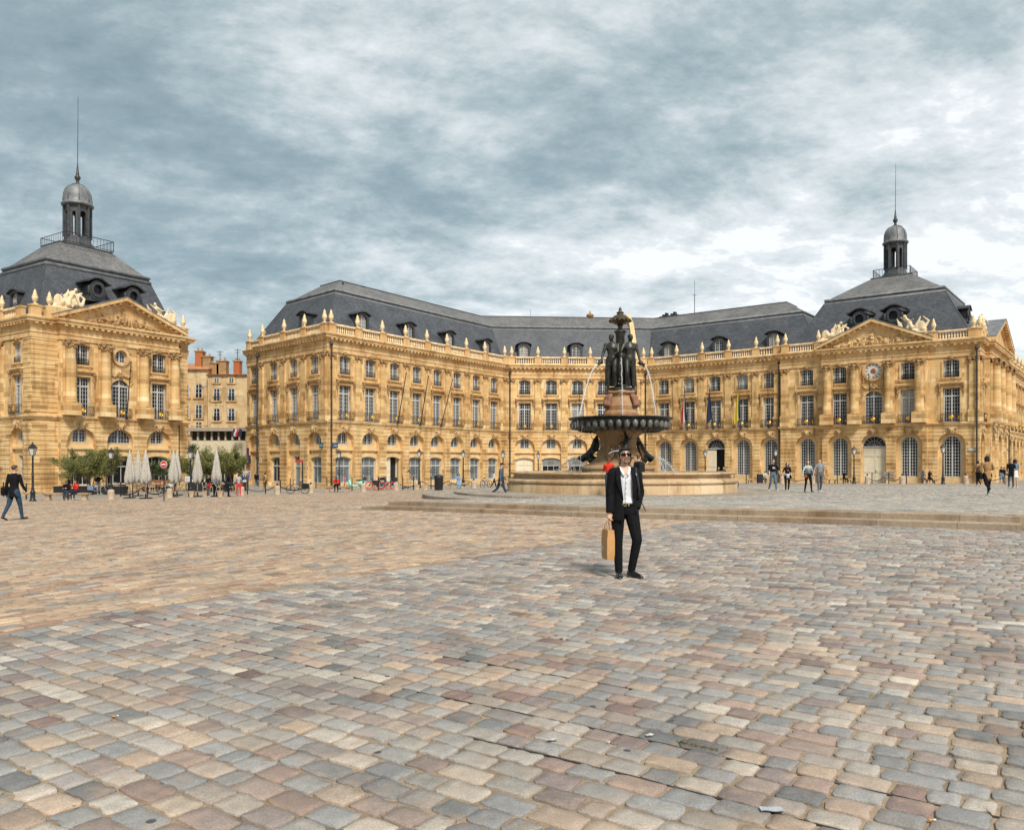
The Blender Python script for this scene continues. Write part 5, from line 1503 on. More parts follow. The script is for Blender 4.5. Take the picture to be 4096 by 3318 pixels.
for px, h, lb in ((852, 2.8, 'short thin television aerial left of the roof chimneys'), (880, 3.6, 'thin television aerial between two roof chimneys'), (950, 3.9, 'tall thin television aerial beside the right brick chimney')):
    mb = MB(); mb.tube([(0, 0, 0), (0, 0, h)], .05, 4); mb.tube([(-.5, 0, h - .2), (.5, 0, h - .2)], .035, 4); mb.tube([(-.35, 0, h - .55), (.35, 0, h - .55)], .035, 4)
    xx, dd = at_d(px, dA + 3); tag(mb.build('roof_aerial', M_IRON, None, (xx, dd, hz(1490, dA))), lb, 'aerial', 'aerials on the old roofs')
def modern():
    d = 98.0; xl, xr = at_d(764, d)[0], at_d(985, d)[0]; w_ = xr - xl; zt = hz(1716, d)
    r = thing('modern_building', 'low modern cream building with a strip of windows under a flat roof, in the gap', 'building', (xl, d, -1.2))
    q = lambda z: z + 1.2
    cr_ = plain('cream_render', (.62, .54, .38), .8, .08, 1)
    mb = MB(); mb.box(0, w_, 0, 9, q(2.35), q(4.35)); mb.build('wall', cr_, r)
    mb = MB(); mb.box(-.5, w_ + .4, -.7, 9.2, q(zt - .25), q(zt + .2)); mb.build('roof', plain('flat_roof_edge', (.36, .30, .24), .8, .2), r)
    mb = MB(); mb.box(.1, w_, .25, 8, q(4.36), q(zt - .26)); mb.build('window_strip', M_GLASSB, r)
    mb = MB()
    for i in range(9):
        x = w_*i/8; mb.box(x - .1, x + .1, -.05, .24, q(4.36), q(zt - .255))
    mb.build('mullions', plain('mullion_beige', (.50, .42, .30), .7, .15), r)
    mb = MB(); mb.box(.2, w_, .4, 8, 0, q(2.34)); mb.build('ground_floor_glazing', M_GLASS, r)
    mb = MB()
    for i in range(6): x = .3 + (w_ - .5)*i/5; mb.box(x - .09, x + .09, .25, .39, 0, q(2.34))
    mb.build('ground_floor_posts', M_WOODW, r)
modern()
# ---------------------------------------------------------------- fountain
def water_mat():
    m, t, b = nt('falling_water'); b.inputs['Base Color'].default_value = (.9, .92, .94, 1); b.inputs['Roughness'].default_value = .15
    b.inputs['Transmission Weight'].default_value = .35; b.inputs['IOR'].default_value = 1.2; b.inputs['Alpha'].default_value = .45
    return m
M_JET = water_mat()
M_POOL = glassy('pool_water', (.03, .04, .04), .05, .3)
M_PINK = ashlar('pink_brown_marble', (.33, .175, .08), (.38, .215, .105), (.44, .275, .15), 2.2, 1.1, (.25, .12, .07), 1.6, .003, .1)
M_STEM = ashlar('fountain_stem_stone', (.36, .23, .12), (.43, .285, .155), (.50, .35, .20), 2.2, 1.5, (.25, .15, .08), 1.7, .003, .1)
fo = thing('fountain', 'round stone fountain with dark bronze bowl and three bronze women pouring water, mid square', 'fountain', (FC[0], FC[1], FZ))
mb = MB(); mb.smooth = True; mb.lathe([(6.40, -.5), (6.40, .40), (6.33, .42), (6.33, .44), (6.36, .47)], 96, caps=False)
mb.build('basin_plinth', M_BASIN, fo).data.uv_layers[0]
mb = MB(); mb.smooth = True
mb.lathe([(6.36, .455), (6.42, .50), (6.42, .60), (6.33, .66), (6.14, .70), (6.05, .78), (6.02, .86), (6.10, .90), (6.24, .93), (6.27, .98), (6.26, 1.03), (6.20, 1.06), (5.85, 1.06), (5.80, 1.02), (5.80, .3)], 96, caps=False)
mb.build('basin_wall', M_BASIN, fo)
for o in fo.children:      # unroll the masonry round the basin
    me = o.data
    for p in me.polygons:
        a0 = math.atan2(p.center.y, p.center.x)
        for li in p.loop_indices:
            c = me.vertices[me.loops[li].vertex_index].co; a = math.atan2(c.y, c.x)
            a += 2*PI*round((a0 - a)/(2*PI)); me.uv_layers[0].data[li].uv = (a*6.4, .5)
mb = MB(); mb.lathe([(5.83, .86), (.2, .87)], 64); mb.build('pool', M_POOL, fo)
# stem: three-sided, flared at top and bottom
def tri_ring(r, z, n=48, k=.16, ph=0): return [((r*(1 + k*math.cos(3*(2*PI*i/n) + ph)))*math.cos(2*PI*i/n), (r*(1 + k*math.cos(3*(2*PI*i/n) + ph)))*math.sin(2*PI*i/n), z) for i in range(n)]
mb = MB(); mb.smooth = False
mb.loft([tri_ring(r, z, 48, k, PI*.5*0 + PI) for r, z, k in ((2.0, .2, .10), (2.0, 1.15, .10), (2.06, 1.2, .10), (2.06, 1.32, .10), (1.92, 1.38, .10))])
mb.smooth = True
mb.loft([tri_ring(r, z, 48, k, PI) for r, z, k in ((1.88, 1.38, .12), (1.62, 1.46, .14), (1.34, 1.66, .15), (1.10, 1.95, .16), (.98, 2.3, .16), (.96, 2.6, .16), (1.02, 2.9, .14), (1.18, 3.1, .10), (1.34, 3.2, .05), (1.36, 3.36, .02), (1.5, 3.4, 0))])
mb.build('stem', M_STEM, fo)
md = MB()
for i in range(3):
    for s in (-1, 1):
        a = -PI/2 + s*.62 + 2*PI*i/3 + .12*0
        M = Matrix.Rotation(a + PI/2, 3, 'Z')
        for rr, dy in ((.36, 0), (.24, -.04), (.13, -.09)):
            pts = [M @ Vector((rr*.62*math.cos(t), -1.06 - .20*(1 - math.sin(t))*.5 + dy, 2.15 + rr*math.sin(t))) for t in [2*PI*k/14 for k in range(15)]]
            md.tube(pts, .05, 6)
md.build('medallions', M_STEM, fo)
# bronze bowl with gadroons
mb = MB(); mb.smooth = True
mb.lathe([(1.2, 3.36), (1.9, 3.38), (2.35, 3.46), (2.62, 3.62), (2.72, 3.86), (2.70, 3.93), (2.86, 3.97), (2.95, 4.03), (2.95, 4.08), (2.80, 4.10), (2.55, 4.02), (.8, 3.9)], 72)
mb.build('bowl', M_BRONZE, fo)
gd = MB(); gd.smooth = True
for i in range(38):
    a = 2*PI*(i + .5)/38; M = Matrix.Rotation(a, 3, 'Z')
    gd.ball(M @ Vector((2.66, 0, 3.69)), (.17, .175, .27), 10, 8, M); gd.ball(M @ Vector((2.34, 0, 3.49)), (.40, .15, .13), 8, 6, M @ Matrix.Rotation(-.5, 3, 'Y'))
gd.build('gadroons', plain('grey_bronze', (.13, .125, .11), .42, .75, 1.6, .2, .2), fo)  # gadroons in a paler, greyer bronze than the bowl behind them
# upper pedestal
mb = MB(); mb.smooth = False
hexr = lambda r, z: [(r*math.cos(2*PI*i/6 + PI/6), r*math.sin(2*PI*i/6 + PI/6), z) for i in range(6)]
mb.loft([hexr(r, z) for r, z in ((1.15, 3.95), (1.12, 4.32), (1.00, 4.40), (.94, 4.52), (.96, 4.58))])
mb.loft([hexr(r, z) for r, z in ((.86, 4.585), (.90, 4.75), (.82, 5.0), (.72, 5.25), (.70, 5.42))])
mb.loft([hexr(r, z) for r, z in ((.80, 5.425), (.88, 5.50), (.88, 5.60), (.80, 5.66))])
mb.build('upper_pedestal', M_PINK, fo)
def scrolls(m):
    for i in range(3):
        a = -PI/2 + PI/3 + 2*PI*i/3 + .0
        M = Matrix.Rotation(a + PI/2, 3, 'Z'); q = lambda x, y, z: tuple(M @ Vector((x, -y, z)))
        for s in (-.14, 0, .14): m.tube([q(s, .72, 5.40), q(s*1.3, .86, 5.22), q(s*1.3, .92, 5.0), q(s*1.2, .98, 4.80), q(s, .88, 4.66)], [.10, .14, .11, .14, .08], 7)
        m.ball(q(0, .98, 4.86), (.20, .20, .22), 8, 6)
sm = MB(); scrolls(sm); link_mesh('carved_scrolls', remesh(sm, .035, 1), M_PINK, fo)
mb = MB(); mb.smooth = False; mb.lathe([(.82, 5.66), (.82, 5.76), (.74, 5.80)], 24); mb.build('bronze_plinth', M_BRONZE, fo)
# three women back to back, each pouring from a jug
H_G = 2.95
JUGS = []
def grace_extra(hands, k):
    def fn(m, J, H):
        r = random.Random(k)
        for i in range(5):      # drapery falling behind the legs
            x = -.10 + .05*i; m.tube([(x*H, .055*H, .50*H), (x*H*1.1, .08*H, .28*H), (x*H*1.3 + r.uniform(-.02, .02)*H, .075*H, .02*H)], [.035*H, .04*H, .03*H], 7)
        m.tube([(-.085*H, -.01*H, .50*H), (0, .075*H, .47*H), (.09*H, .0, .52*H)], .03*H, 7)
        for key, dx in hands:
            h = J['hand'+key]; sp = h + Vector((dx*.10*H, -.085*H, -.055*H))
            m.ball(h + Vector((0, -.02*H, .0)), (.050*H, .055*H, .050*H), 10, 8); m.tube([h + Vector((0, -.03*H, 0)), sp], [.030*H, .036*H], 8)
            J['spout'+key] = sp
    return fn
GP = [(dict(legs=((2, 3), (20, 34)), arms=((15, 15, 14, 0), (26, 4, 40, 26)), turn=-30, nod=14, lean=2), (('R', -.35),)),
      (dict(legs=((18, 30), (0, 4)), arms=((28, 24, 34, 4), (5, 15, 12, 0)), turn=35, nod=16, lean=2), (('R', -.2), ('L', .6))),
      (dict(legs=((4, 6), (14, 24)), arms=((30, 10, 40, 10), (10, 16, 20, 6)), turn=-20, nod=14), (('R', 0),))]
JET0 = []
for k, (ax, ay, face) in enumerate(((-.50, -.22, -16), (.50, -.22, 4), (.0, .46, 172))):
    m, J = figure(H_G, GP[k][0], True, extra=grace_extra(GP[k][1], k), bulk=1.26)
    o = link_mesh('bronze_woman', remesh(m, .028, 2), M_BRONZE, fo, (ax, ay, 5.80 - J['low']), rad(face))
    for key, dx in GP[k][1]: JET0.append(Vector((ax, ay, 5.80 - J['low'])) + Matrix.Rotation(rad(face), 3, 'Z') @ J['spout'+key])
mb = MB(); mb.smooth = True
mb.lathe([(.30, 5.8), (.30, 7.3), (.27, 7.5), (.25, 8.75), (.28, 8.8), (.27, 8.86), (.34, 8.95), (.36, 9.02), (.24, 9.07), (.15, 9.14), (.13, 9.25), (.18, 9.32), (.12, 9.36)], 18)
mb.build('column', M_BRONZE, fo)
mb = MB(); mb.smooth = True
mb.lathe([(.12, 9.36), (.35, 9.44), (.52, 9.54), (.60, 9.66), (.60, 9.70), (.50, 9.76), (.34, 9.90), (.20, 9.96), (.16, 10.02), (.23, 10.06), (.16, 10.12), (.07, 10.18), (.10, 10.26), (.02, 10.40)], 20)
for i in range(14): 
    a = 2*PI*i/14; mb.ball((.57*math.cos(a), .57*math.sin(a), 9.60), (.10, .10, .07), 7, 5)
mb.build('crowning_bowl', plain('gilt_bronze', (.075, .055, .025), .4, .6, 3, .3, .2), fo)
# bronze children riding dolphins at the foot
def putto(m):
    f, J = figure(1.45, dict(legs=((70, 60), (55, 80)), arms=((60, 40, 30), (130, 30, 20)), lean=-6, nod=10), False)
    m.add([(p[0], p[1]*.95 - .0, p[2] + .18) for p in f.v], f.f)
    m.tube([(0, .1, 1.9), (.1, -.1, 1.5), (.0, -.3, 1.0), (0, -.55, .62), (0, -.95, .42), (0, -1.18, .50)], [.05, .12, .17, .24, .22, .10], 9)
    m.tube([(-.3, .1, 2.0), (0, .06, 1.88), (.3, .1, 2.02)], [.03, .07, .03], 6); m.ball((0, -.25, .35), (.34, .38, .24), 9, 6)
    for s in (-1, 1): m.ball((s*.20, -.75, .45), (.2, .12, .05), 7, 5)
pm = MB(); putto(pm); pme = remesh(pm, .035, 2)
for i, a in enumerate((0, 120, 240)):
    M = Matrix.Rotation(rad(a + 3), 3, 'Z'); p = M @ Vector((0, -1.38, 1.36))
    link_mesh('bronze_child', pme if i == 0 else pme.copy(), M_BRONZE, fo, p, rad(a + 3))
for i, a in enumerate((62, -62)):
    M = Matrix.Rotation(rad(a + 3), 3, 'Z')
def jet(name, pts, r0, r1, n=0, parent=fo):
    m = MB(); m.smooth = True; rr = random.Random(len(pts)*7 + int(abs(pts[0][0])*100))
    k = len(pts); m.tube([(p[0] + rr.uniform(-.02, .02), p[1], p[2]) for p in pts], [r0 + (r1 - r0)*i/(k - 1)*rr.uniform(.6, 1.3) for i in range(k)], 6)
    for i in range(n):
        f_ = rr.random()**.6; j = min(k - 1, int(f_*(k - 1))); p = pts[j]; sp = .02 + .10*f_
        m.ball((p[0] + rr.gauss(0, sp), p[1] + rr.gauss(0, sp), p[2] + rr.gauss(0, sp)), rr.uniform(.010, .030), 5, 4)
    return m.build(name, M_JET, parent)
def parab(x0, y0, z0, x1, y1, z1, n=16): return [(x0 + (x1 - x0)*s, y0 + (y1 - y0)*s, z0 + (z1 - z0)*(s*s*.86 + s*.14)) for s in [i/n for i in range(n + 1)]]
mpx = FC[1]/F
print('jets', JET0)
jet('water_jet', parab(*JET0[0], -2.45, JET0[0].y - .5, 4.0), .035, .05, 90)
jet('water_jet', parab(*JET0[1], JET0[1].x + .05, JET0[1].y - .3, 4.0), .03, .03, 40)
jet('water_jet', parab(*JET0[2], 1.85, JET0[2].y - .4, 4.0), .035, .045, 80)
for sx in (-1, 1):
    jet('water_jet', parab(sx*2.18, 1.28, 1.93, sx*3.6, 2.2, .88), .02, .05, 140); jet('water_jet', parab(sx*2.18, 1.28, 1.93, sx*2.9, 1.7, .88), .02, .05, 60)
jet('water_jet', [(-.95 + .95*s, -2.3 - .4*s, 2.0 + .55*math.sin(PI*(.25 + .5*s)) - .35) for s in [i/10 for i in range(11)]], .03, .045, 30)
dm = MB(); rr = random.Random(5)
for i in range(46):
    a = PI + rr.gauss(.25, .18); x, y = 2.93*math.cos(a), 2.93*math.sin(a); z = rr.uniform(1.2, 3.9); dm.tube([(x, y, z), (x, y, z - rr.uniform(.1, .4))], .008, 4)
dm.build('dripping_water', M_JET, fo)

# ---------------------------------------------------------------- street lamps
def lamp_t():
    r = thing('street_lamp', 'x', 'street lamp')
    m = MB(); m.smooth = True
    m.lathe([(.20, 0), (.20, .10), (.15, .16), (.14, .55), (.17, .60), (.12, .68), (.085, .78), (.10, .84), (.075, .92), (.065, 1.6), (.08, 1.66), (.06, 1.72), (.05, 2.75), (.09, 2.80), (.05, 2.86), (.04, 2.98)], 12)
    m.build('post', M_IRON, r)
    m = MB(); q = lambda w, z: [(w, w), (-w, w), (-w, -w), (w, -w)]
    for i in range(4):
        a = PI/4 + PI/2*i; m.tube([(.13*math.cos(a), .13*math.sin(a), 2.98), (.245*math.cos(a), .245*math.sin(a), 3.44)], .016, 4)
    m.lathe([(.14, 2.95), (.14, 3.0)], 4, ph=PI/4); m.lathe([(.29, 3.44), (.29, 3.47), (.16, 3.62), (.17, 3.64), (.10, 3.70), (.03, 3.74), (.05, 3.78), (.01, 3.86)], 4, ph=PI/4)
    m.build('lantern_frame', M_IRON, r)
    m = MB(); m.lathe([(.12, 3.0), (.225, 3.44)], 4, ph=PI/4); m.build('lamp_glass', plain('milky_lamp_glass', (.55, .54, .50), .2, .1), r)
    return r
def lamps():
    L_ = [(131, 1755, 1994, 'black street lamp nearest the left edge, behind the walking man in jeans'), (445, 1779, 1975, 'black street lamp hidden to its lantern by the olive shrubs'),
          (763, 1776, 1975, 'black street lamp between the closed parasols and the menu board'), (1356, 1786, 1948, 'black street lamp in front of the palace corner by the mint moped'),
          (1677, 1793, 1953, 'black street lamp in front of the long wing, left of the litter bin'), (1853, 1799, 1950, 'black street lamp beside the bench of the woman in blue'),
          (2012, 1800, 1948, 'black street lamp rising behind the walking man in a cap'), (2153, 1806, 1944, 'black street lamp before the cream door, behind the basin'),
          (2362, 1806, 1944, 'black street lamp mostly hidden behind the fountain stem'), (2821, 1794, 1936, 'black street lamp beside the half-open fanlight door'),
          (3102, 1790, 1934, 'black street lamp behind the man in the printed black tee'), (3416, 1781, 1934, 'black street lamp between bench and closed cream door'),
          (3772, 1771, 1935, 'black street lamp right of the two sitting women')]
    t0 = lamp_t()
    for i, (px, ty, fy, lb) in enumerate(L_):
        d = F*3.86/(fy - ty); x, y = at_d(px, d); o = t0 if i == 0 else dup(t0, (0, 0, 0))
        o.location = (x, y, gz(x, y) - .02); o['label'] = lb; o['group'] = 'street lamps round the square'
lamps()
# ---------------------------------------------------------------- bollards, chains, posts
def bollard_t():
    m = MB(); m.smooth = False; m.lathe([(.30, -.1), (.29, .06), (.255, .62), (.25, .70), (.20, .78), (.08, .82)], 16)
    o = m.build('stone_bollard', plain('bollard_stone', (.47, .36, .26), .9, .25, 3, 0, .5)); tag(o, 'x', 'bollard'); return o
B0 = bollard_t(); kn = MB(); kn.smooth = True; kn.lathe([(.03, .80), (.09, .88), (.09, .96), (.03, 1.03)], 10); kn.build('iron_knob', M_IRON, B0)
BL = [(444, 1997, 'beside the black planter under the olive shrubs'), (677, 1990, 'beside the no-entry sign'), (966, 1981, 'behind the woman in red trousers'), (1109, 1977, 'left of the parked black bicycle'), (1243, 1971, 'right of the parked black bicycle'),
      (1453, 1966, 'in front of the mint moped'), (1584, 1960, 'right of the red and blue hire bikes'), (1895, 1953, 'right of the bench of the woman in blue'),
      (3127, 1935, 'behind the first holding-hands couple'), (3251, 1935, 'behind the woman in the patterned top'), (3469, 1936, 'left of the closed cream door'), (3608, 1937, 'right of the closed cream door'), (3863, 1937, 'near the palace corner at the right'), (4028, 1940, 'behind the far-right standing couple')]
BP = []
for i, (px, py, ph) in enumerate(BL):
    x, y = at(px, py)
    if px > 3000: y = 84 if px < 3400 else 80 - (px - 3400)*.012; x = (px - CX)/F*y
    o = B0 if i == 0 else dup(B0, (0, 0, 0)); o.location = (x, y, gz(x, y)); o.scale = (.86,)*3 if px < 2000 else (.86, .86, .98)
    o['label'] = 'short pale stone bollard ' + ph; o['group'] = 'stone bollards round the square'; BP.append((x, y, gz(x, y)))
def chain(i, j, lb, n=3):
    a, b = Vector(BP[i]) + Vector((0, 0, .74)), Vector(BP[j]) + Vector((0, 0, .74)); m = MB(); N = 40; c = (a + b)/2
    pts = [a.lerp(b, k/N) - Vector((0, 0, .45*(1 - (2*((k/N*n) % 1) - 1)**2))) - c for k in range(N + 1)]
    for k in range(N):
        m.tube([pts[k], pts[k].lerp(pts[k+1], .72)], [.05, .05], 5)
    o = m.build('iron_chain', M_IRON, None, c); tag(o, lb, 'chain', 'chains between bollards')
chain(0, 1, 'rusty chain sagging between posts in front of the cafe tables', 2); chain(2, 3, 'dark chain sagging right of the woman in red trousers', 1); chain(3, 4, 'dark chain behind the parked black bicycle', 1)
chain(6, 7, 'dark chain along the pavement behind the litter bin', 3); chain(8, 9, 'dark chain sagging behind the two walking couples', 1); chain(10, 11, 'dark chain sagging in front of the closed cream door', 2); chain(12, 13, 'dark chain at the palace corner on the right', 1)
def post_t():
    m = MB(); m.smooth = True; m.lathe([(.045, -.05), (.045, 1.02), (.05, 1.03), (.05, 1.10), (.02, 1.13)], 10)
    return tag(m.build('metal_post', M_IRON), 'x', 'post')
PT0 = post_t()
PO = [(14, 1985, 'at the left picture edge'), (27, 1988, 'behind the walking man in jeans'), (105, 1996, 'left of the lamp near the left edge'), (162, 1966, 'against the pavilion corner'), (197, 1966, 'right of the pavilion corner'), (234, 1966, 'beside the left edge of the olive shrubs'),
      (483, 1984, 'in the row before the cafe, nearest the planter'), (531, 1986, 'in the row before the cafe, second from the planter'), (590, 1987, 'in the row before the cafe, third from the planter'), (755, 1984, 'left of the tall tapering stone stump by the menu board'),
      (990, 1976, 'right of the woman in red trousers'), (1062, 1974, 'in front of the woman in the tan coat'), (1122, 1970, 'left of the parked bicycle'), (1161, 1962, 'behind the front wheel of the bicycle'), (1264, 1952, 'near the palace corner'), (1308, 1958, 'left of the bench with the red jacket'),
      (1408, 1962, 'before the first frosted shop window'), (1513, 1960, 'among the hire bikes'), (1611, 1958, 'right of the white bollard by the bikes'), (1654, 1957, 'before the open door of the wing'), (1724, 1955, 'left of the litter bin'), (1768, 1955, 'right of the litter bin'),
      (2985, 1934, 'left end of the bench with the suitcase'), (3224, 1935, 'behind the patterned top'), (3349, 1935, 'behind the bench of the dark seated figure'), (3488, 1936, 'left side of the cream door'), (3555, 1936, 'right side of the cream door'), (3626, 1936, 'under the window right of the cream door')]
for i, (px, py, ph) in enumerate(PO):
    x, y = at(px, py); o = PT0 if i == 0 else dup(PT0, (0, 0, 0))
    if px > 2900: y = 83 - (px - 2985)*.006; x = (px - CX)/F*y
    o.location = (x, y, gz(x, y)); o['label'] = 'thin black metal post ' + ph; o['group'] = 'thin black posts along the pavement'
def stump_t():
    m = MB(); q = lambda w, d, z: [(-w, -d, z), (w, -d, z), (w, d, z), (-w, d, z)]
    m.loft([q(.20, .20, -.1), q(.21, .2, .05), q(.28, .24, .42), q(.30, .26, .50)]); o = m.build('stone_stump', plain('stump_stone', (.50, .36, .23), .9, .3, 3, 0, .5)); return tag(o, 'x', 'stone stump')
S0 = stump_t()
for i, (px, py, ph) in enumerate([(768, 1986, 'under the menu board'), (827, 1986, 'behind the woman with the red bag'), (883, 1986, 'left of the bending person'), (1669, 1958, 'below the lamp in front of the wing'), (1703, 1958, 'left of the litter bin')]):
    x, y = at(px, py); o = S0 if i == 0 else dup(S0, (0, 0, 0)); o.location = (x, y, gz(x, y)); o.scale = (.7, .7, .9); o['label'] = 'low tapering stone stump ' + ph; o['group'] = 'tapering stone stumps'
# ---------------------------------------------------------------- benches
def bench_t(name, L_, mat, leg):
    r = thing(name, 'x', 'bench')
    m = MB(); m.box(-L_/2, L_/2, -.24, .24, .40, .50); m.box(-L_/2 + .03, L_/2 - .03, -.215, .215, .37, .399); m.build('seat', mat, r)
    for x in (-L_/2 + .3, 0, L_/2 - .3):
        if x == 0 and L_ < 3: continue
        m = MB(); q = lambda w, d, z: [(x - w, -d, z), (x + w, -d, z), (x + w, d, z), (x - w, d, z)]
        m.loft([q(.16, .17, -.1), q(.16, .17, .06), q(.10, .14, .2), q(.17, .19, .369)] if leg else [q(.05, .18, -.1), q(.05, .18, .369)]); m.build('leg', mat, r)
    return r
M_BENCH = plain('bench_stone', (.36, .26, .16), .9, .3, 2.5, 0, .5)
BENCH = {}
def bench(px, py, width_px, lb, kind='stone_bench', rot=None, d=None):
    x, y = at(px, py)
    if d: y = d; x = (px - CX)/F*d
    L_ = round(width_px*y/F, 1)
    o = bench_t(kind, L_, M_BENCH if kind == 'stone_bench' else plain('pale_bench_wood', (.46, .33, .17), .8, .3, 3), kind == 'stone_bench')
    o.location = (x, y, gz(x, y)); o.rotation_euler = (0, 0, rot or 0); o['label'] = lb; o['group'] = 'benches round the square'
    return x, y
bA = bench(267, 2000, 178, 'long stone bench carrying the couple in black and red', rot=.05)
bB = bench(1350, 1967, 103, 'stone bench carrying the person in the red jacket', rot=.08)
bC = bench(1824, 1953, 78, 'stone bench carrying the woman in the blue dress', rot=.1)
bD = bench(3030, 1932, 89, 'slim wooden bench beside the upright suitcase', 'wooden_bench', d=84.5)
bE = bench(3330, 1934, 46, 'slim wooden bench left of the dark seated figure', 'wooden_bench', d=82.5)
bE2 = bench(3385, 1934, 44, 'slim wooden bench carrying the dark seated figure', 'wooden_bench', d=82.4)
bF = bench(3700, 1935, 40, 'slim wooden bench carrying the two sitting women', 'wooden_bench', d=79)
bF2 = bench(3757, 1935, 60, 'empty slim wooden bench right of the two sitting women', 'wooden_bench', d=78.6)
# ---------------------------------------------------------------- cafe terrace
def parasol_t():
    r = thing('parasol', 'x', 'parasol')
    m = MB(); m.smooth = True; m.lathe([(.035, 0), (.035, 3.0)], 8); m.build('pole', plain('parasol_pole', (.40, .36, .30), .5, .15), r)
    m = MB(); m.box(-.35, .35, -.35, .35, 0, .07); m.lathe([(.07, .07), (.06, .3)], 10); m.build('base', M_IRON, r)
    m = MB(); m.smooth = True; N = 32; rr = random.Random(3)
    def ring(rad_, z, k): return [(rad_*(1 + k*math.cos(8*2*PI*i/N))*math.cos(2*PI*i/N), rad_*(1 + k*math.cos(8*2*PI*i/N))*math.sin(2*PI*i/N), z + (.10*math.cos(4*2*PI*i/N) if k > .2 else 0)) for i in range(N)]
    m.loft([ring(.03, 3.05, 0), ring(.11, 2.98, .03), ring(.10, 2.9, .05), ring(.13, 2.86, .08), ring(.20, 2.4, .18), ring(.27, 1.9, .26), ring(.33, 1.45, .34), ring(.31, 1.15, .40), ring(.22, .98, .42)])
    m.build('folded_canopy', cloth((.44, .405, .35)), r)
    m = MB(); m.smooth = True; m.lathe([(.05, 3.03), (.06, 3.1), (.02, 3.16)], 8); m.build('finial', M_DOORW, r)
    return r
PA0 = parasol_t()
for i, (px, ty, by, ph) in enumerate([(519, 1802, 1972, 'nearest the restaurant sign'), (553, 1804, 1960, 'second from the left, in the background'), (583, 1801, 1975, 'just left of the no-entry sign'), (694, 1803, 1965, 'just right of the no-entry sign'), (708, 1804, 1955, 'half hidden behind its neighbour right of the no-entry sign'), (790, 1802, 1965, 'beside the menu board'), (866, 1802, 1968, 'behind the man with the grey bag')]):
    d = 3.1*F/(by - ty)*1.0; x, y = at_d(px, d); o = PA0 if i == 0 else dup(PA0, (0, 0, 0)); o.location = (x, y, CZ - (by - HY)/F*d + .0 if False else gz(x, y)); o.rotation_euler = (0, 0, i*.7)
    o.scale = (.9, .9, (CZ + (HY - ty)/F*d - gz(x, y))/3.13)
    o['label'] = 'closed beige parasol ' + ph; o['group'] = 'closed parasols on the cafe terrace'
def chair_t():
    r = thing('cafe_chair', 'x', 'chair'); mt = plain('chair_wicker', (.52, .40, .25), .7, .25, 6)
    m = MB(); m.box(-.21, .21, -.21, .21, .43, .47); m.build('seat', mt, r)
    m = MB(); m.tube([(-.20, .2, .47), (-.21, .27, .72), (-.16, .28, .86), (.16, .28, .86), (.21, .27, .72), (.20, .2, .47)], .02, 6)
    for x in (-.12, -.04, .04, .12): m.tube([(x, .21, .47), (x, .28, .85)], .014, 5)
    m.build('backrest', mt, r)
    for x in (-.19, .19):
        for y in (-.19, .19): m = MB(); m.tube([(x*1.1, y*1.1, 0), (x, y, .43)], .017, 5); m.build('leg', mt, r)
    return r
def table_t():
    r = thing('cafe_table', 'x', 'table')
    m = MB(); m.smooth = False; m.lathe([(.36, .71), (.37, .72), (.37, .74), (.35, .75)], 20); m.build('tabletop', plain('table_top', (.55, .50, .42), .4, .2), r)
    m = MB(); m.smooth = True; m.lathe([(.24, 0), (.22, .03), (.03, .06), (.03, .71)], 12); m.build('leg', M_IRON, r); return r
C0, T0_ = chair_t(), table_t()
tabs = [(500, 1968, 'before the restaurant door'), (548, 1964, 'between the first parasols'), (625, 1965, 'behind the no-entry sign'), (690, 1964, 'under the paired parasols'), (745, 1962, 'left of the menu board'), (800, 1963, 'right of the menu board'), (850, 1966, 'behind the standing group'), (900, 1966, 'beside the bending person')]
ci = 0
for i, (px, py, ph) in enumerate(tabs):
    x, y = at(px, py); o = T0_ if i == 0 else dup(T0_, (0, 0, 0)); o.location = (x, y, gz(x, y)); o['label'] = 'small round cafe table ' + ph; o['group'] = 'cafe tables'
    for k, (dx, dy, rz, w_) in enumerate([(-.62, -.1, 90, 'left'), (.62, .05, -90, 'right'), (-.05, -.62, 180, 'front')][:3 if i % 2 == 0 else 2]):
        c = C0 if ci == 0 else dup(C0, (0, 0, 0)); ci += 1; c.location = (x + dx, y + dy, gz(x + dx, y + dy)); c.rotation_euler = (0, 0, rad(rz + RND.uniform(-25, 25)))
        c['label'] = 'beige slatted cafe chair on the %s side of the table %s' % (w_, ph); c['group'] = 'cafe chairs'
# wooden settle, menu board, planters
r = thing('wooden_settle', 'brown wooden bench with a high back among the cafe tables', 'bench', (*at(635, 1964), 0)); r.location.z = gz(r.location.x, r.location.y)
mw = plain('brown_wood', (.22, .10, .04), .5, .3, 3)
m = MB(); m.box(-1.5, 1.5, -.25, .25, .40, .46); m.build('seat', mw, r); m = MB(); m.box(-1.5, 1.5, .26, .31, .46, 1.05); m.build('backrest', mw, r)
for x in (-1.4, 1.4): m = MB(); m.box(x - .05, x + .05, -.24, .25, 0, .399); m.build('leg', mw, r)
x, y = at(766, 1972); r = thing('menu_board', 'double white menu board on a dark stand at the terrace edge', 'menu board', (x, y, gz(x, y)))
m = MB(); m.tube([(0, 0, 0), (0, 0, 1.0)], .03, 6); m.box(-.25, .25, -.2, .2, 0, .04); m.box(-.62, .62, .0, .05, .95, 1.55); m.build('stand', M_IRON, r)
for s in (-1, 1):
    m = MB(); x0, x1 = sorted((s*.06, s*.58)); m.box(x0, x1, -.02, -.002, 1.0, 1.5)
    p = m.build('menu_sheet', plain('menu_paper', (.66, .64, .58), .6, .08), r); m = MB()
    for k in range(7): m.box(x0 + .05, x1 - .05 - .08*(k % 3), -.024, -.021, 1.06 + k*.055, 1.075 + k*.055)
    m.build('menu_lines', M_IRON, p)
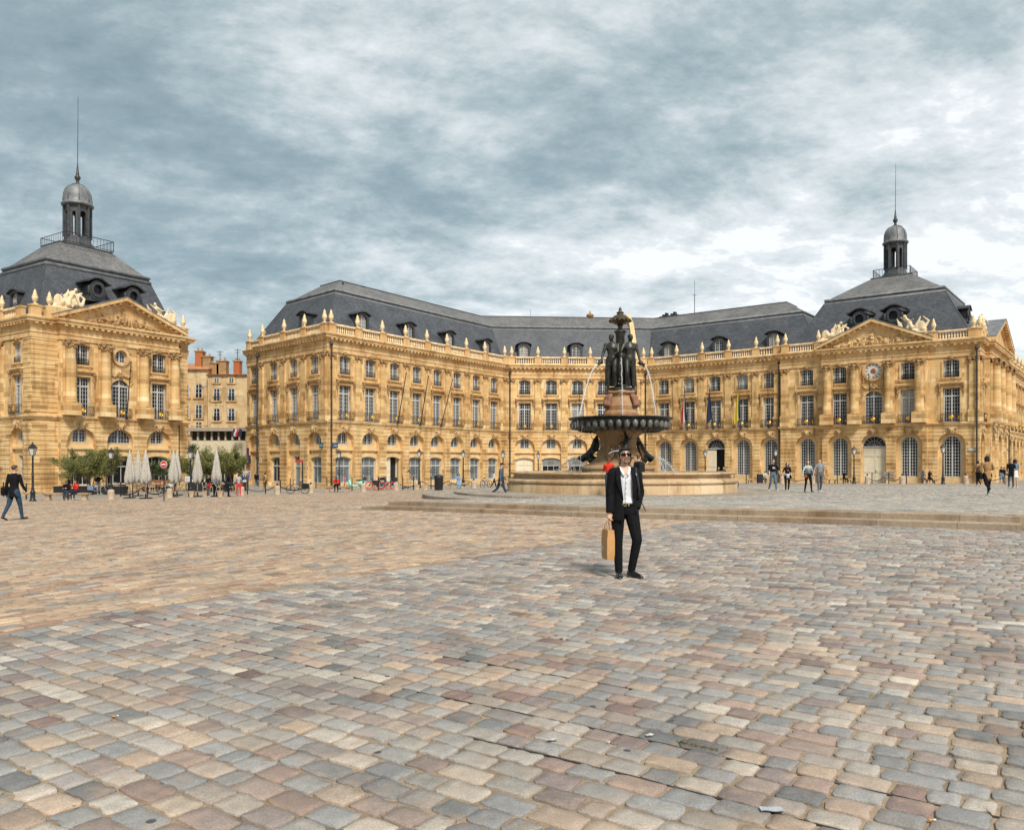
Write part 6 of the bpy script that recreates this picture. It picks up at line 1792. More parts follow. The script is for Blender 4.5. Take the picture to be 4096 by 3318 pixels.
x, y = at(472, 1976); r = thing('planter', 'long black planter box below the olive shrubs', 'planter', (x - 2.6, y + .5, gz(x, y)))
m = MB(); m.box(-3.0, 3.0, -.4, .4, 0, .62); m.box(-3.05, 3.05, -.45, .45, .621, .67); m.build('box', M_IRON, r); m = MB(); m.box(-2.9, 2.9, -.33, .33, .671, .70); m.build('soil', M_JOINT, r)
x, y = at(845, 1966); r2 = thing('planter', 'black planter box behind the standing group, under the right shrubs', 'planter', (x, y + 1.5, gz(x, y)))
m = MB(); m.box(-2.6, 2.6, -.4, .4, 0, .8); m.box(-2.65, 2.65, -.45, .45, .801, .85); m.build('box', M_IRON, r2)
# ---------------------------------------------------------------- plants
def leaf_mat(name, rgb):
    m, t, b = nt(name); at_ = node(t, 'ShaderNodeAttribute', attribute_name='tone')
    t.links.new(at_.outputs['Color'], b.inputs['Base Color']); b.inputs['Roughness'].default_value = .6
    return m
M_LEAF = leaf_mat('olive_leaf', None)
def leaves(pts, dirs, size, asp, cols, seed):
    rg = np.random.default_rng(seed); n = len(pts)
    d = dirs + rg.normal(0, .55, (n, 3)); d /= np.linalg.norm(d, axis=1)[:, None]
    s = np.cross(d, rg.normal(0, 1, (n, 3))); s /= np.linalg.norm(s, axis=1)[:, None] + 1e-9
    L_ = size*rg.uniform(.6, 1.4, (n, 1)); W = L_*asp
    a, b, c, e = pts - d*L_*.5, pts + s*W*.5, pts + d*L_*.5, pts - s*W*.5
    V_ = np.stack([a, b, c, e], 1).reshape(-1, 3).astype(np.float32)
    me = bpy.data.meshes.new('foliage'); me.vertices.add(4*n); me.vertices.foreach_set('co', V_.ravel())
    me.loops.add(4*n); me.loops.foreach_set('vertex_index', np.arange(4*n, dtype=np.int32)); me.polygons.add(n); me.polygons.foreach_set('loop_start', np.arange(0, 4*n, 4, dtype=np.int32)); me.update(calc_edges=True)
    k = np.array(cols)[rg.integers(0, len(cols), n)]*rg.uniform(.7, 1.3, (n, 1))
    me.attributes.new('tone', 'FLOAT_COLOR', 'FACE').data.foreach_set('color', np.concatenate([k, np.ones((n, 1))], 1).astype(np.float32).ravel())
    me.materials.append(M_LEAF); return me
OLV = [(.14, .15, .038), (.20, .20, .052), (.095, .11, .03), (.29, .26, .085), (.15, .16, .05)]
def olive(label, x, y, z, h, w_, seed, stems=4):
    rg = np.random.default_rng(seed); r = thing('olive_shrub', label, 'shrub', (x, y, z), 0, 'olive shrubs of the cafe terrace')
    m = MB(); m.smooth = True; tips = []
    for i in range(stems):
        a = 2*PI*i/stems + rg.random(); b = np.array([.15*math.cos(a), .15*math.sin(a), 0]); t_ = np.array([w_*.32*math.cos(a), w_*.26*math.sin(a), h*rg.uniform(.5, .68)])
        mid = b*.4 + t_*.5 + np.array([0, 0, h*.08]); m.tube([tuple(b), tuple(mid), tuple(t_)], [.05, .035, .02], 6)
        for k in range(7):
            f_ = rg.uniform(.35, 1); p = b + (t_ - b)*f_; q = p + np.array([rg.normal(0, w_*.22), rg.normal(0, w_*.18), rg.uniform(.05, .42)*h*(1.15 - f_*.3)])
            q[2] = min(q[2], h); m.tube([tuple(p), tuple((p + q)/2 + np.array([0, 0, .05])), tuple(q)], [.018, .012, .006], 5); tips += [(p, q)]*3
            for _ in range(3): q2 = q + rg.normal(0, .22, 3)*np.array([w_*.35, w_*.35, h*.22]); tips.append(((p + q)/2, q2))
    m.build('stems', plain('grey_bark', (.16, .12, .085), .9, .3, 8), r)
    P_, D_ = [], []
    for p, q in tips:
        n = 75; f_ = rg.random((n, 1))**.7; P_.append(p + (q - p)*f_ + rg.normal(0, .11, (n, 3))); D_.append(np.repeat(((q - p)/np.linalg.norm(q - p))[None], n, 0))
    me = leaves(np.concatenate(P_), np.concatenate(D_), .15, .24, OLV, seed); o = bpy.data.objects.new('foliage', me); COL.objects.link(o); o.parent = r
    return r
for i, (px, h, w_, dy, lb) in enumerate([(300, 2.9, 2.6, 1.2, 'leafy olive shrub at the left end of the black planter'), (362, 3.0, 2.6, .9, 'leafy olive shrub second in the black planter'), (425, 3.2, 2.4, 1.0, 'upright olive shrub at the right end of the black planter, showing bare stems'), (780, 2.5, 2.6, 3.0, 'olive shrub behind the menu board'), (838, 3.1, 2.8, 2.6, 'tall olive shrub behind the standing group'), (892, 2.9, 2.6, 2.4, 'olive shrub behind the bending person'), (935, 3.1, 2.3, 2.2, 'olive shrub in front of the modern building, rightmost')]):
    x, y = at(px, 1978 if px < 500 else 1968); y += dy; x = (px - CX)/F*y; olive(lb, x, y, gz(x, y) + .62 if px < 500 else gz(x, y) + .6, h*1.15, w_*1.15, 40 + i)
def palm(label, x, y, z, trunk, n, L_, seed):
    rg = random.Random(seed); r = thing('palm', label, 'palm', (x, y, z), 0, 'spiky palms on the terrace')
    m = MB(); m.smooth = True; m.tube([(0, 0, 0), (.03, 0, trunk*.5), (0, 0, trunk)], [.10, .09, .08], 8); m.build('trunk', plain('palm_bark', (.12, .08, .05), .9, .3, 10), r)
    P_, D_ = [], []
    for i in range(n):
        a = rg.uniform(0, 2*PI); e = rg.uniform(-.5, 1.45); d = np.array([math.cos(a)*math.cos(e), math.sin(a)*math.cos(e), math.sin(e)]); P_.append(np.array([0, 0, trunk]) + d*L_*.5); D_.append(d*8)
    me = leaves(np.array(P_), np.array(D_), L_, .075, [(.035, .055, .018), (.055, .08, .025), (.08, .10, .035)], seed); o = bpy.data.objects.new('fronds', me); COL.objects.link(o); o.parent = r
for px, py, tr, L_, lb in ((615, 1958, 1.6, .95, 'spiky palm left of the no-entry sign before the restaurant'), (645, 1958, 1.3, .95, 'spiky palm behind the no-entry sign'), (667, 1956, 1.9, .95, 'taller spiky palm right of the no-entry sign'), (590, 1958, 1.2, .8, 'small spiky palm behind the third parasol'), (772, 1955, 3.4, .9, 'palm rising above the lamp by the menu board')):
    x, y = at(px, py); palm(lb, x, y, gz(x, y) + .3, tr, 150, L_, px)
    if px != 772:
        m = MB(); m.smooth = False; m.lathe([(.24, -.35), (.30, .15), (.27, .151)], 12); tag(m.build('plant_pot', M_IRON, None, (x, y, gz(x, y) + .35)), 'dark round pot of the ' + lb, 'pot')
# ---------------------------------------------------------------- signs, bin, suitcase, papers
x, y = at(656, 1988); y = min(y, 50); x = (656 - CX)/F*y; z = gz(x, y); r = thing('no_entry_sign', 'round red no-entry road sign on a black pole before the cafe', 'road sign', (x, y, z))
zc = CZ + (HY - (1700 + 328/2.093))/F*y - z
m = MB(); m.tube([(0, 0, 0), (0, 0, zc + .35)], .035, 8); m.build('pole', M_IRON, r)
circ = lambda R_, n=28: [(R_*math.cos(2*PI*i/n), zc + R_*math.sin(2*PI*i/n)) for i in range(n)]
m = MB(); m.prism(circ(.225), -.07, -.045); m.build('rim', plain('sign_white', (.7, .7, .7), .4, .05), r)
m = MB(); m.prism(circ(.20), -.078, -.071); m.build('red_disc', plain('sign_red', (.55, .02, .015), .4, .1), r)
m = MB(); m.box(-.13, .13, -.084, -.079, zc - .035, zc + .035); m.build('white_bar', MATS['sign_white'], r)
x, y = at(1210, 1955); z = gz(x, y); r = thing('direction_sign', 'black pole with a small red arrow sign before the palace end', 'direction sign', (x, y, z)); zt = CZ + (HY - 1838)/F*y - z
m = MB(); m.box(-.06, .06, -.03, .03, 0, zt); m.build('pole', M_IRON, r); m = MB(); m.prism([(-.75, zt - .14), (-.62, zt - .26), (.05, zt - .26), (.05, zt - .02), (-.62, zt - .02)], -.06, -.032); s_ = m.build('arrow_panel', plain('arrow_red', (.40, .03, .015), .5, .15), r)
x, y = at(1755, 1960); r = thing('litter_bin', 'dark cylindrical litter bin on the pavement before the wing', 'litter bin', (x, y, gz(x, y))); m = MB(); m.smooth = True; m.lathe([(.30, 0), (.34, .1), (.36, .95), (.38, 1.0), (.38, 1.08)], 16); m.build('body', M_IRON, r); m = MB(); m.smooth = True; m.lathe([(.40, 1.09), (.36, 1.2), (.1, 1.28)], 16); m.build('lid', M_DORM, r)
r = thing('suitcase', 'upright dark suitcase beside the sitting person', 'suitcase', ((3040 - CX)/F*83.6, 83.6, gz(23, 83.6))); m = MB(); m.box(-.28, .28, -.16, .16, .10, 1.02); m.box(-.25, .25, -.19, -.161, .16, .6); m.build('case', cloth((.03, .03, .035)), r); m = MB(); m.tube([(-.14, .1, 1.02), (-.14, .1, 1.28), (.14, .1, 1.28), (.14, .1, 1.02)], .018, 5); m.build('handle', M_IRON, r)
for s in (-1, 1): m = MB(); m.ball((s*.2, 0, .05), (.04, .06, .055), 8, 6); m.build('wheel', M_IRON, r)
def scrap(label, px, py, w_, h_, rot, rgb, name='paper_scrap', cat='litter', curl=.002):
    x, y = at(px, py); m = MB(); N = 6
    vs = [(w_*(i/N - .5), h_*(j - .5), curl*math.sin(i*1.3 + j*2) + .012) for j in (0, 1) for i in range(N + 1)]
    m.add(vs + [(a, b, c + .003) for a, b, c in vs], [(i, i+1, N+2+i, N+1+i) for i in range(N)] + [(2*N+2+i, 2*N+3+i, 3*N+4+i, 3*N+3+i) for i in range(N)])
    o = m.build(name, plain('%s_%d' % (name, int(rgb[0]*99)), rgb, .7, .08), None, (x, y, gz(x, y)), rot); tag(o, label, cat, 'litter on the paving')
scrap('folded white receipt lying on the front paving near the bottom edge', 3086, 3250, .105, .045, -.05, (.42, .43, .45)); scrap('crumpled white scrap in the lower middle of the paving', 2205, 2968, .07, .03, .3, (.46, .46, .48)); scrap('torn white scrap beside the dark joint, right of the crumpled one', 2598, 2950, .05, .025, .5, (.6, .58, .52))
scrap('tiny white scrap on the joint left of the receipt', 2434, 2978, .02, .012, .2, (.66, .66, .66)); scrap('pale paper scrap on the beige paving right of the long bench', 335, 2002, .35, .2, .1, (.62, .62, .62)); scrap('light packet on the beige paving below the long bench', 232, 2040, .24, .14, .4, (.55, .57, .6)); scrap('brown leaf litter at the right end of the steps', 4045, 2098, .3, .1, .1, (.30, .12, .04), 'dead_leaves')
def butt(label, px, py, rot):
    x, y = at(px, py); m = MB(); m.smooth = True; m.tube([(-.018, 0, .008), (.006, 0, .008)], .0048, 8); o = m.build('cigarette_end', plain('filter_orange', (.62, .25, .06), .8, .15), None, (x, y, gz(x, y)), rot); m = MB(); m.tube([(.0065, 0, .008), (.018, 0, .008)], .0046, 8); m.build('paper_end', plain('butt_white', (.6, .58, .54), .8, .1), o); tag(o, label, 'cigarette end', 'cigarette ends on the paving')
butt('orange cigarette end right of the receipt near the bottom edge', 3728, 3288, .1); butt('orange cigarette end in the left foreground', 462, 2868, .6)
# grass in the joint
rg = np.random.default_rng(3); x0, y0 = at(2770, 2985); pts = []
for i in range(150):
    f_ = rg.random(); px = 2710 + f_*160; py = 2968 + f_*38; x, y = at(px, py); pts.append((x + rg.normal(0, .006), y + rg.normal(0, .006), gz(x, y) + .004))
me = leaves(np.array(pts), np.tile([0, 0, 1.0], (150, 1)), .026, .18, [(.16, .13, .03), (.22, .16, .05), (.10, .10, .03)], 3); o = bpy.data.objects.new('joint_weeds', me); COL.objects.link(o); o['kind'] = 'stuff'
# ---------------------------------------------------------------- flags and poles
def flagpole(label, fac, px_base, py_base, px_top, py_top, out, lean_out, flag=None, fl=None):
    u = fac.u(px_base); b = Vector(fac.pt(u, out, 0)); b.z = CZ + (HY - py_base)/F*b.y
    # the top: same height as in the picture at a distance chosen a little nearer
    d = b.y - lean_out; tp = Vector(((px_top - CX)/F*d, d, CZ + (HY - py_top)/F*d)); v = tp - b
    r = thing('flagpole', label, 'flagpole', b, 0, 'flagpoles on the palace balconies')
    m = MB(); m.tube([(0, 0, 0), tuple(v)], [.055, .04], 8); m.ball(v, .08, 8, 6); m.build('pole', plain('flagpole_blue', (.012, .02, .04), .4, .2), r)
    m = MB(); m.box(-.1, .1, -.1, .1, -.12, .15); m.build('bracket', M_IRON, r)
    if flag:
        fo_ = thing('flag', fl, 'flag', b, 0, 'flags hanging on the palace'); w1 = [(.62, .98), (.40, .62)][0]
        nstr = len(flag)
        for si, colr in enumerate(flag):
            m = MB(); m.smooth = True; rings = []
            N = 14
            for j in range(N + 1):
                f_ = .98 - .70*j/N if False else .86 - .62*j/N; p = v*f_; spread = (.05 + .62*(j/N)**.8)
                row = []
                for i in range(5):
                    q = (si + i/4)/nstr; row.append((p.x - spread*q*1.15 + .02, p.y - .06 - .16*math.sin(q*9 + j*.25)*(.3 + j/N), p.z - q*.9*(j/N) - .45*(1 - q)*0))
                rings.append(row)
            m.loft(rings, False, False); m.build('stripe' if nstr > 1 else 'cloth', plain('flag_%d_%d_%d' % tuple(int(c*99) for c in colr), colr, .8, .12), fo_)
        return fo_
    return r
r3 = lambda x, y: (1300 + x/1.929, 1150 + y/1.929); r5 = lambda x, y: (2600 + x/1.929, 1150 + y/1.929)
for nm, f, a, b in (('bare dark blue flagpole leaning from the third balcony of the long wing', fw, r3(542, 1040), r3(627, 660)), ('bare dark blue flagpole leaning from the fourth balcony of the long wing', fw, r3(716, 1055), r3(798, 685)), ('bare dark blue flagpole leaning from the fifth balcony of the long wing', fw, r3(876, 1065), r3(984, 712))):
    flagpole(nm, f, *a, *b, .4, 2.0)
flagpole('bare dark blue flagpole seen left of the fountain on the corner front', fc, *(2000 + 606/1.929, 1150 + 1060/1.929), *(2000 + 617/1.929, 1150 + 770/1.929), .4, 1.5)
flagpole('dark flagpole carrying the French tricolour', fr, *r5(298, 1092), *r5(263, 765), .4, 1.5, [(.02, .03, .09), (.60, .58, .55), (.50, .03, .03)], 'French blue white red flag hanging on the palace right of the fountain')
eu = flagpole('dark flagpole carrying the blue flag with yellow stars', fr, *r5(498, 1085), *r5(453, 755), .4, 1.5, [(.015, .025, .07)], 'dark blue flag with yellow stars hanging on the palace')
m = MB(); rr = random.Random(2)
for i in range(8):
    cx_, cz_ = -.42 + rr.uniform(-.18, .22), 1.3 + i*.22; st = [((.11 if k % 2 == 0 else .045)*math.sin(PI*k/5), (.11 if k % 2 == 0 else .045)*math.cos(PI*k/5)) for k in range(10)]
    m.prism([(cx_ + a, cz_ + b) for a, b in st], -.40, -.39)
m.build('yellow_stars', plain('star_yellow', (.7, .48, .03), .7, .1), eu)
flagpole('dark flagpole carrying the yellow and blue flag', fr, *r5(708, 1085), *r5(683, 735), .4, 1.5, [(.03, .10, .16), (.72, .52, .02), (.75, .55, .02)], 'bright yellow flag with a blue edge hanging on the palace')
flagpole('bare dark flagpole on the fifth balcony right of the fountain', fr, *r5(925, 1080), *r5(908, 735), .4, 1.5)
flagpole('bare dark flagpole in front of the arched window under the clock', fr, *(3200 + 462/1.578, 1000 + 1075/1.578), *(3200 + 433/1.578, 1000 + 785/1.578), .9, 1.5)
flagpole('bare dark flagpole leaning before the arched window of the left pavilion', flp, *(762/1.579, 1050 + 980/1.579), *(828/1.579, 1050 + 630/1.579), 1.0, 1.5)
x, y = at_d(944, 96.5); fo_ = thing('flag', 'small French flag pair hanging from the modern building', 'flag', (x, y, hz(1742, 96.5)), 0); fo_.scale = (.6, .6, .7)
for i, (dx, w_, c) in enumerate(((-.5, .35, (.02, .03, .09)), (-.15, .35, (.6, .58, .55)), (.2, .35, (.5, .03, .03)), (.65, .6, (.015, .02, .05)))):
    m = MB(); m.loft([[(dx + w_*k/4*(1 - .0) - .25*j*(.5 if i < 3 else .2), .06*math.sin(k + j*2), 1.3 - .42*j - .25*k/4) for k in range(5)] for j in range(4)], False, False); m.build('stripe', plain('flag_%d_%d_%d' % tuple(int(q*99) for q in c), c, .8, .1), fo_)
# ---------------------------------------------------------------- birds
def bird(label, p, rot, flying, s=1.0, rgb=(.10, .10, .11)):
    m = MB()
    m.ball((0, 0, .0), (.06, .14, .06), 10, 8); m.ball((0, -.14, .07), (.035, .04, .035), 8, 6); m.tube([(0, -.17, .07), (0, -.205, .06)], [.012, .004], 5); m.tube([(0, .1, 0), (0, .25, -.02)], [.045, .03], 6, True, .3)
    if flying:
        for k in (-1, 1): m.tube([(k*.03, 0, .02), (k*.18, -.04, .14), (k*.36, .05, .20)], [.07, .06, .02], 6, True, .25)
    else:
        for k in (-1, 1): m.tube([(k*.02, .0, -.05), (k*.02, -.01, -.14)], .007, 4)
        m.tube([(0, -.1, .02), (0, -.14, .06)], [.045, .03], 7)
    tag(link_mesh('pigeon', remesh(m, .014, 1), plain('pigeon_%d' % int(rgb[0]*99), rgb, .7, .35, 14), None, p, rot), label, 'bird', 'pigeons').scale = (s,)*3
x, y = at(1615, 1959); bird('grey pigeon on the paving, left of a pair by the wing', (x, y, gz(x, y) + .2), 1.2, False, 1.35); x, y = at(1631, 1958); bird('grey pigeon on the paving, right of a pair by the wing', (x, y, gz(x, y) + .2), -1.4, False, 1.35)
bird('pale pigeon flying in front of the old house', ((812 - CX)/F*60, 60, CZ + (HY - 1548)/F*60), .9, True, 1.5, (.40, .34, .33))
for i, (f, px, z) in enumerate(((fw, 1505, 21.95),)): bird('dark pigeon sitting on the roof slope of the long wing', f.pt(f.u(1530), -6.0, 21.45), 0, False, 1.6, (.03, .03, .03))
# ---------------------------------------------------------------- bicycles and scooters
def wheel(m, c, R_, t_=.022, spokes=True, a0=0):
    m.tube([(c[0] + R_*math.cos(2*PI*i/24), c[1], c[2] + R_*math.sin(2*PI*i/24)) for i in range(25)], t_, 6)
def bike(label, x, y, rot, frame_m, wheel_m, s=1.0, bags=None, basket=False, chunky=False, z=None, parts_extra=None):
    r = thing('bicycle', label, 'bicycle', (x, y, gz(x, y) if z is None else z), rot); r.scale = (s,)*3; R_ = .34 if not chunky else .31
    for xc in (-.52, .55):
        m = MB(); m.smooth = True; wheel(m, (xc, 0, R_), R_ - .02, .024 if not chunky else .04); w_ = m.build('wheel', M_IRON if wheel_m is None else wheel_m, r)
        m = MB()
        for k in range(8):
            a = PI*k/8; m.tube([(xc - (R_-.03)*math.cos(a), 0, R_ - (R_-.03)*math.sin(a)), (xc + (R_-.03)*math.cos(a), 0, R_ + (R_-.03)*math.sin(a))], .005, 3)
        m.tube([(xc, -.05, R_), (xc, .05, R_)], .03, 6); m.build('spokes', M_LEAD, w_)
    m = MB(); m.smooth = True; t_ = .020 if not chunky else .038
    bb, st, hd, hb = (-.05, 0, .32), (-.2, 0, .82), (.36, 0, .80), (.34, 0, 1.02)
    for a, b in ((bb, st), (bb, hd), ((-.17, 0, .72), (.36, 0, .74)) if not chunky else (bb, (.36, 0, .70)), (bb, (-.52, 0, R_)), ((-.18, 0, .75), (-.52, 0, R_)), (hd, (.55, 0, R_)), (hd, hb)): m.tube([a, b], t_, 6)
    m.tube([(-.52 + .40*math.cos(q), 0, R_ + (R_ + .03)*math.sin(q)) for q in [PI*.1 + PI*.8*i/8 for i in range(9)]], .014, 5)
    m.build('frame', frame_m, r)
    m = MB(); m.smooth = True; m.tube([(.20, -.27, 1.06), (.33, -.14, 1.04), (.34, 0, 1.02), (.33, .14, 1.04), (.20, .27, 1.06)], .016, 6); m.build('handlebar', M_IRON, r)
    m = MB(); m.smooth = True; m.ball((-.23, 0, .88), (.14, .09, .045), 10, 6); m.build('saddle', M_IRON, r)
    m = MB(); m.tube([(-.05, -.1, .32), (-.05, .1, .32)], .02, 6); m.box(-.1, 0, -.14, -.06, .16, .18); m.box(-.1, 0, .06, .14, .46, .48); m.tube([(-.05, -.08, .32), (-.05, -.1, .17)], .012, 5); m.tube([(-.05, .08, .32), (-.05, .1, .47)], .012, 5); m.build('pedals', M_IRON, r)
    if bags: m = MB(); m.box(-.78, -.36, -.20, -.06, .38, .74); m.box(-.78, -.36, .06, .20, .38, .74); m.box(-.75, -.35, -.06, .06, .72, .76); m.build('pannier', bags, r)
    if basket:
        m = MB(); m.box(.50, .84, -.17, .17, .72, .76); 
        for a in (-.17, .17): m.box(.50, .84, a - .01, a + .01, .761, 1.0)
        m.box(.83, .85, -.16, .16, .761, 1.0); m.build('basket', basket, r)
    return r
M_RED = plain('red_paint', (.55, .045, .02), .35, .12); M_BLUEP = plain('navy_paint', (.02, .035, .08), .35, .2); M_MINT = plain('mint_paint', (.33, .62, .50), .25, .08); M_SILV = plain('silver_paint', (.38, .40, .42), .35, .15)
x, y = at(1192, 1974); bike('black city bicycle with rear pannier parked by the chain', x, y, .05 + PI, M_IRON, None, 1.06, cloth((.02, .02, .022)))
x, y = at(395, 1978); bike('pale bicycle ridden by the person in the orange hat', x, y, .12, M_SILV, None, 1.05, cloth((.16, .22, .30)))
x, y = at(660, 1984); bike('dark bicycle with white basket leaning by the sign', x, y, PI*.42, M_IRON, None, 1.0, None, plain('white_basket', (.62, .62, .6), .6, .1))
x, y = at(1500, 1955); bike('orange-red and navy hire bicycle, leftmost of its row', x, y, .45, M_BLUEP, M_RED, 1.1, None, M_IRON, True)
x, y = at(1528, 1957); bike('navy hire bicycle in the middle of its row', x, y, .6, M_BLUEP, M_RED, 1.1, M_IRON, None, True)
x, y = at(1548, 1956); bike('navy hire bicycle with red wheel, right end of its row', x, y, .35, M_BLUEP, M_RED, 1.08, None, M_IRON, True)
x, y = at(1944, 1952); bike('grey bicycle leaning on the chain behind the walking man in a cap', x, y, 1.0, M_SILV, None, 1.05); x, y = at(2018, 1950); bike('dark bicycle just left of the basin behind the walking man', x, y, .2, M_IRON, None, 1.05)
x, y = at(2925, 1936); y = 52; x = (2925 - CX)/F*y; bike('dark bicycle half hidden by the right end of the basin', x, y, .75, M_IRON, None, 1.0)
x, y = at(1425, 1953); z = gz(x, y); r = thing('moped', 'mint green retro moped with black saddle and top case', 'moped', (x, y, z), PI - .1)
def mop(m):
    m.tube([(.62, 0, 1.02), (.66, 0, .7), (.60, 0, .45), (.42, 0, .26), (.1, 0, .24), (-.2, 0, .30)], [.05, .16, .19, .15, .12, .14], 10); m.ball((-.48, 0, .52), (.42, .21, .24), 12, 8); m.ball((.72, 0, .36), (.24, .10, .16), 10, 8); m.tube([(.6, 0, .9), (.6, 0, 1.06)], [.06, .09], 8)
mm = MB(); mop(mm); link_mesh('body', remesh(mm, .025, 2), M_MINT, r)
for xc in (.74, -.58): m = MB(); m.smooth = True; wheel(m, (xc, 0, .24), .19, .06); m.ball((xc, 0, .24), (.14, .05, .14), 10, 6); m.build('wheel', M_IRON, r)
m = MB(); m.smooth = True; m.ball((-.32, 0, .80), (.42, .15, .08), 12, 6); m.build('saddle', M_IRON, r); m = MB(); m.smooth = True; m.ball((-.85, 0, .98), (.20, .20, .17), 12, 8); m.build('top_case', plain('case_red_black', (.04, .012, .01), .3, .5), r)
m = MB(); m.smooth = True; m.tube([(.5, -.32, 1.08), (.6, 0, 1.08), (.5, .32, 1.08)], .025, 6); m.build('handlebar', M_IRON, r); m = MB(); m.smooth = True; m.ball((.70, 0, 1.05), (.06, .09, .09), 10, 6); m.build('headlight', M_WOODW, r)
for s in (-1, 1): m = MB(); m.smooth = True; m.tube([(.54, s*.3, 1.08), (.56, s*.34, 1.26)], .012, 5); m.ball((.56, s*.34, 1.28), (.02, .06, .04), 8, 5); m.build('mirror', M_IRON, r)
x, y = at(1389, 1950); r = thing('kick_scooter', 'red upright kick scooter parked left of the mint moped', 'scooter', (x, y, gz(x, y)), 2.4)
m = MB(); m.box(-.5, .42, -.08, .08, .11, .16); m.build('deck', M_IRON, r); m = MB(); m.smooth = True; m.tube([(.5, 0, .12), (.42, 0, .4), (.36, 0, 1.15)], [.03, .05, .035], 8); m.build('stem', M_RED, r); m = MB(); m.tube([(.35, -.26, 1.16), (.35, .26, 1.16)], .022, 6); m.build('handlebar', M_IRON, r)
for xc in (.52, -.5): m = MB(); m.smooth = True; wheel(m, (xc, 0, .11), .08, .03); m.build('wheel', M_RED, r)
# ---------------------------------------------------------------- people
WALK = lambda a=22, b=14: dict(legs=((a, 10), (-b, 22)), arms=((-18, 9, 12), (18, 9, 16)))
WALK2 = lambda a=22, b=14: dict(legs=((-b, 22), (a, 10)), arms=((18, 9, 16), (-18, 9, 12)))
SIT = lambda lean=10, nod=10: dict(legs=((82, 82), (84, 80)), arms=((35, 6, 60, 25), (35, 6, 60, 25)), lean=-lean*-1, nod=nod, seat=.45)
BLK, NAVY, JEAN, RED, TAN = (.010, .010, .0115), (.02, .025, .045), (.032, .058, .095), (.55, .035, .02), (.42, .25, .12)
def bag(name, label, cat, p, rot, size, rgb, strap=None):
    m = MB(); w_, d_, h_ = size; q = lambda k, z: [(-w_/2*k, -d_/2*k, z), (w_/2*k, -d_/2*k, z), (w_/2*k, d_/2*k, z), (-w_/2*k, d_/2*k, z)]
    m.loft([q(.86, 0), q(1, h_*.12), q(1, h_*.8), q(.8, h_)]); r = m.build(name, cloth(rgb), None, p, rot); tag(r, label, cat)
    s = MB(); s.smooth = True; s.tube([(-w_*.3, 0, h_*.98), (-w_*.22, 0, h_*1.22), (w_*.22, 0, h_*1.22), (w_*.3, 0, h_*.98)], .012, 5); s.build('strap', cloth(rgb), r); return r
def worn(o, J, H, off, name, label, cat, size, rgb):
    """a bag carried by this person, placed relative to the body"""
    M = Matrix.Rotation(o.rotation_euler.z, 3, 'Z'); p = Vector(o.location) + M @ Vector((off[0]*H, off[1]*H, off[2]*H)); return bag(name, label, cat, p, o.rotation_euler.z, size, rgb)
o, J, H = person('man walking away at the left edge in black jacket and jeans', 57, 1859, 2080, 165, BLK, JEAN, dict(legs=((16, 6), (-14, 16)), arms=((10, 12, 20), (-10, 10, 14))), ('short', M_HAIRN), vox=.014, coat=True, bulk=1.12)
worn(o, J, H, (.16, .02, .44), 'shoulder_bag', 'black shoulder bag at the hip of the man walking away', 'bag', (.14, .34, .30), BLK)
def sit_on(label, b, px, head, foot, face, top, bottom, **k):
    y = b[1] - .02; x = (px - CX)/F*y
    return person(label, px, head, foot, face, top, bottom, k.pop('pose', SIT()), seat_z=.5, d=y, z=gz(x, y), vox=.018, **k)
sit_on('man in black jacket and jeans sitting on the long stone bench', bA, 270, 1934, 2002, 12, BLK, JEAN, hair=('short', M_HAIRN), shoe=M_SHOEW, pose=SIT(18, 24), Hr=1.72)
sit_on('woman in bright red sweater eating on the long stone bench', bA, 307, 1920, 2002, -8, RED, NAVY, hair=('long', M_HAIRN), shoe=M_SHOEW, fem=True, pose=dict(SIT(8, 14), arms=((50, 8, 95, 20), (35, 6, 60, 25))), Hr=1.66)
o, J, H = person('cyclist in an orange hat standing astride the pale bicycle', 394, 1896, 1976, 60, NAVY, (.30, .25, .19), dict(legs=((6, 6), (16, 14)), arms=((45, 10, 25, 8), (50, 10, 20, 8)), lean=12), (None, None), hat=('brim', (.50, .20, .07)), shoe=M_SHOEW)
worn(o, J, H, (0, .11, .60), 'backpack', 'blue backpack on the back of the cyclist in the hat', 'backpack', (.32, .2, .46), (.05, .12, .22))
G = 'group standing by the cafe terrace'
o, J, H = person('woman with grey skirt and red bag standing sideways by the stumps', 832, 1900, 1987, 100, BLK, (.08, .08, .09), dict(legs=((4, 4), (-4, 6)), arms=((20, 6, 50, 10), (8, 6, 20))), ('bob', M_HAIRN), M_SHOEW, fem=True, bare=False, skirt=(.03, -.20, .085, .12), group=G)
worn(o, J, H, (-.12, -.06, .45), 'handbag', 'small red handbag of the woman in the grey skirt', 'bag', (.12, .22, .24), (.45, .02, .02))
person('grey haired man in a grey and black jacket looking down', 858, 1900, 1987, 70, (.20, .20, .22), BLK, dict(legs=((4, 4), (-6, 6)), arms=((15, 8, 30), (10, 8, 20)), nod=28, lean=6), ('short', M_HAIRG), group=G)
person('person in dark clothes bending down to the ground', 908, 1900, 1986, 80, (.03, .03, .032), BLK, dict(legs=((28, 24), (6, 10)), arms=((-10, 10, 10), (-5, 12, 14)), lean=82, nod=-10), ('bob', M_HAIRN), Hr=1.68, group=G, fem=True)
o, J, H = person('woman in pink-red trousers and striped grey top seen from behind', 955, 1896, 1984, 190, (.36, .38, .40), (.60, .06, .075), dict(legs=((2, 2), (-2, 2)), arms=((30, 8, 90, 20), (25, 8, 85, 20))), ('bob', M_HAIRN), M_SKIN, fem=True, group=G)
worn(o, J, H, (-.15, .02, .42), 'shoulder_bag', 'brown shoulder bag of the woman in red trousers', 'bag', (.12, .26, .30), (.20, .07, .03))
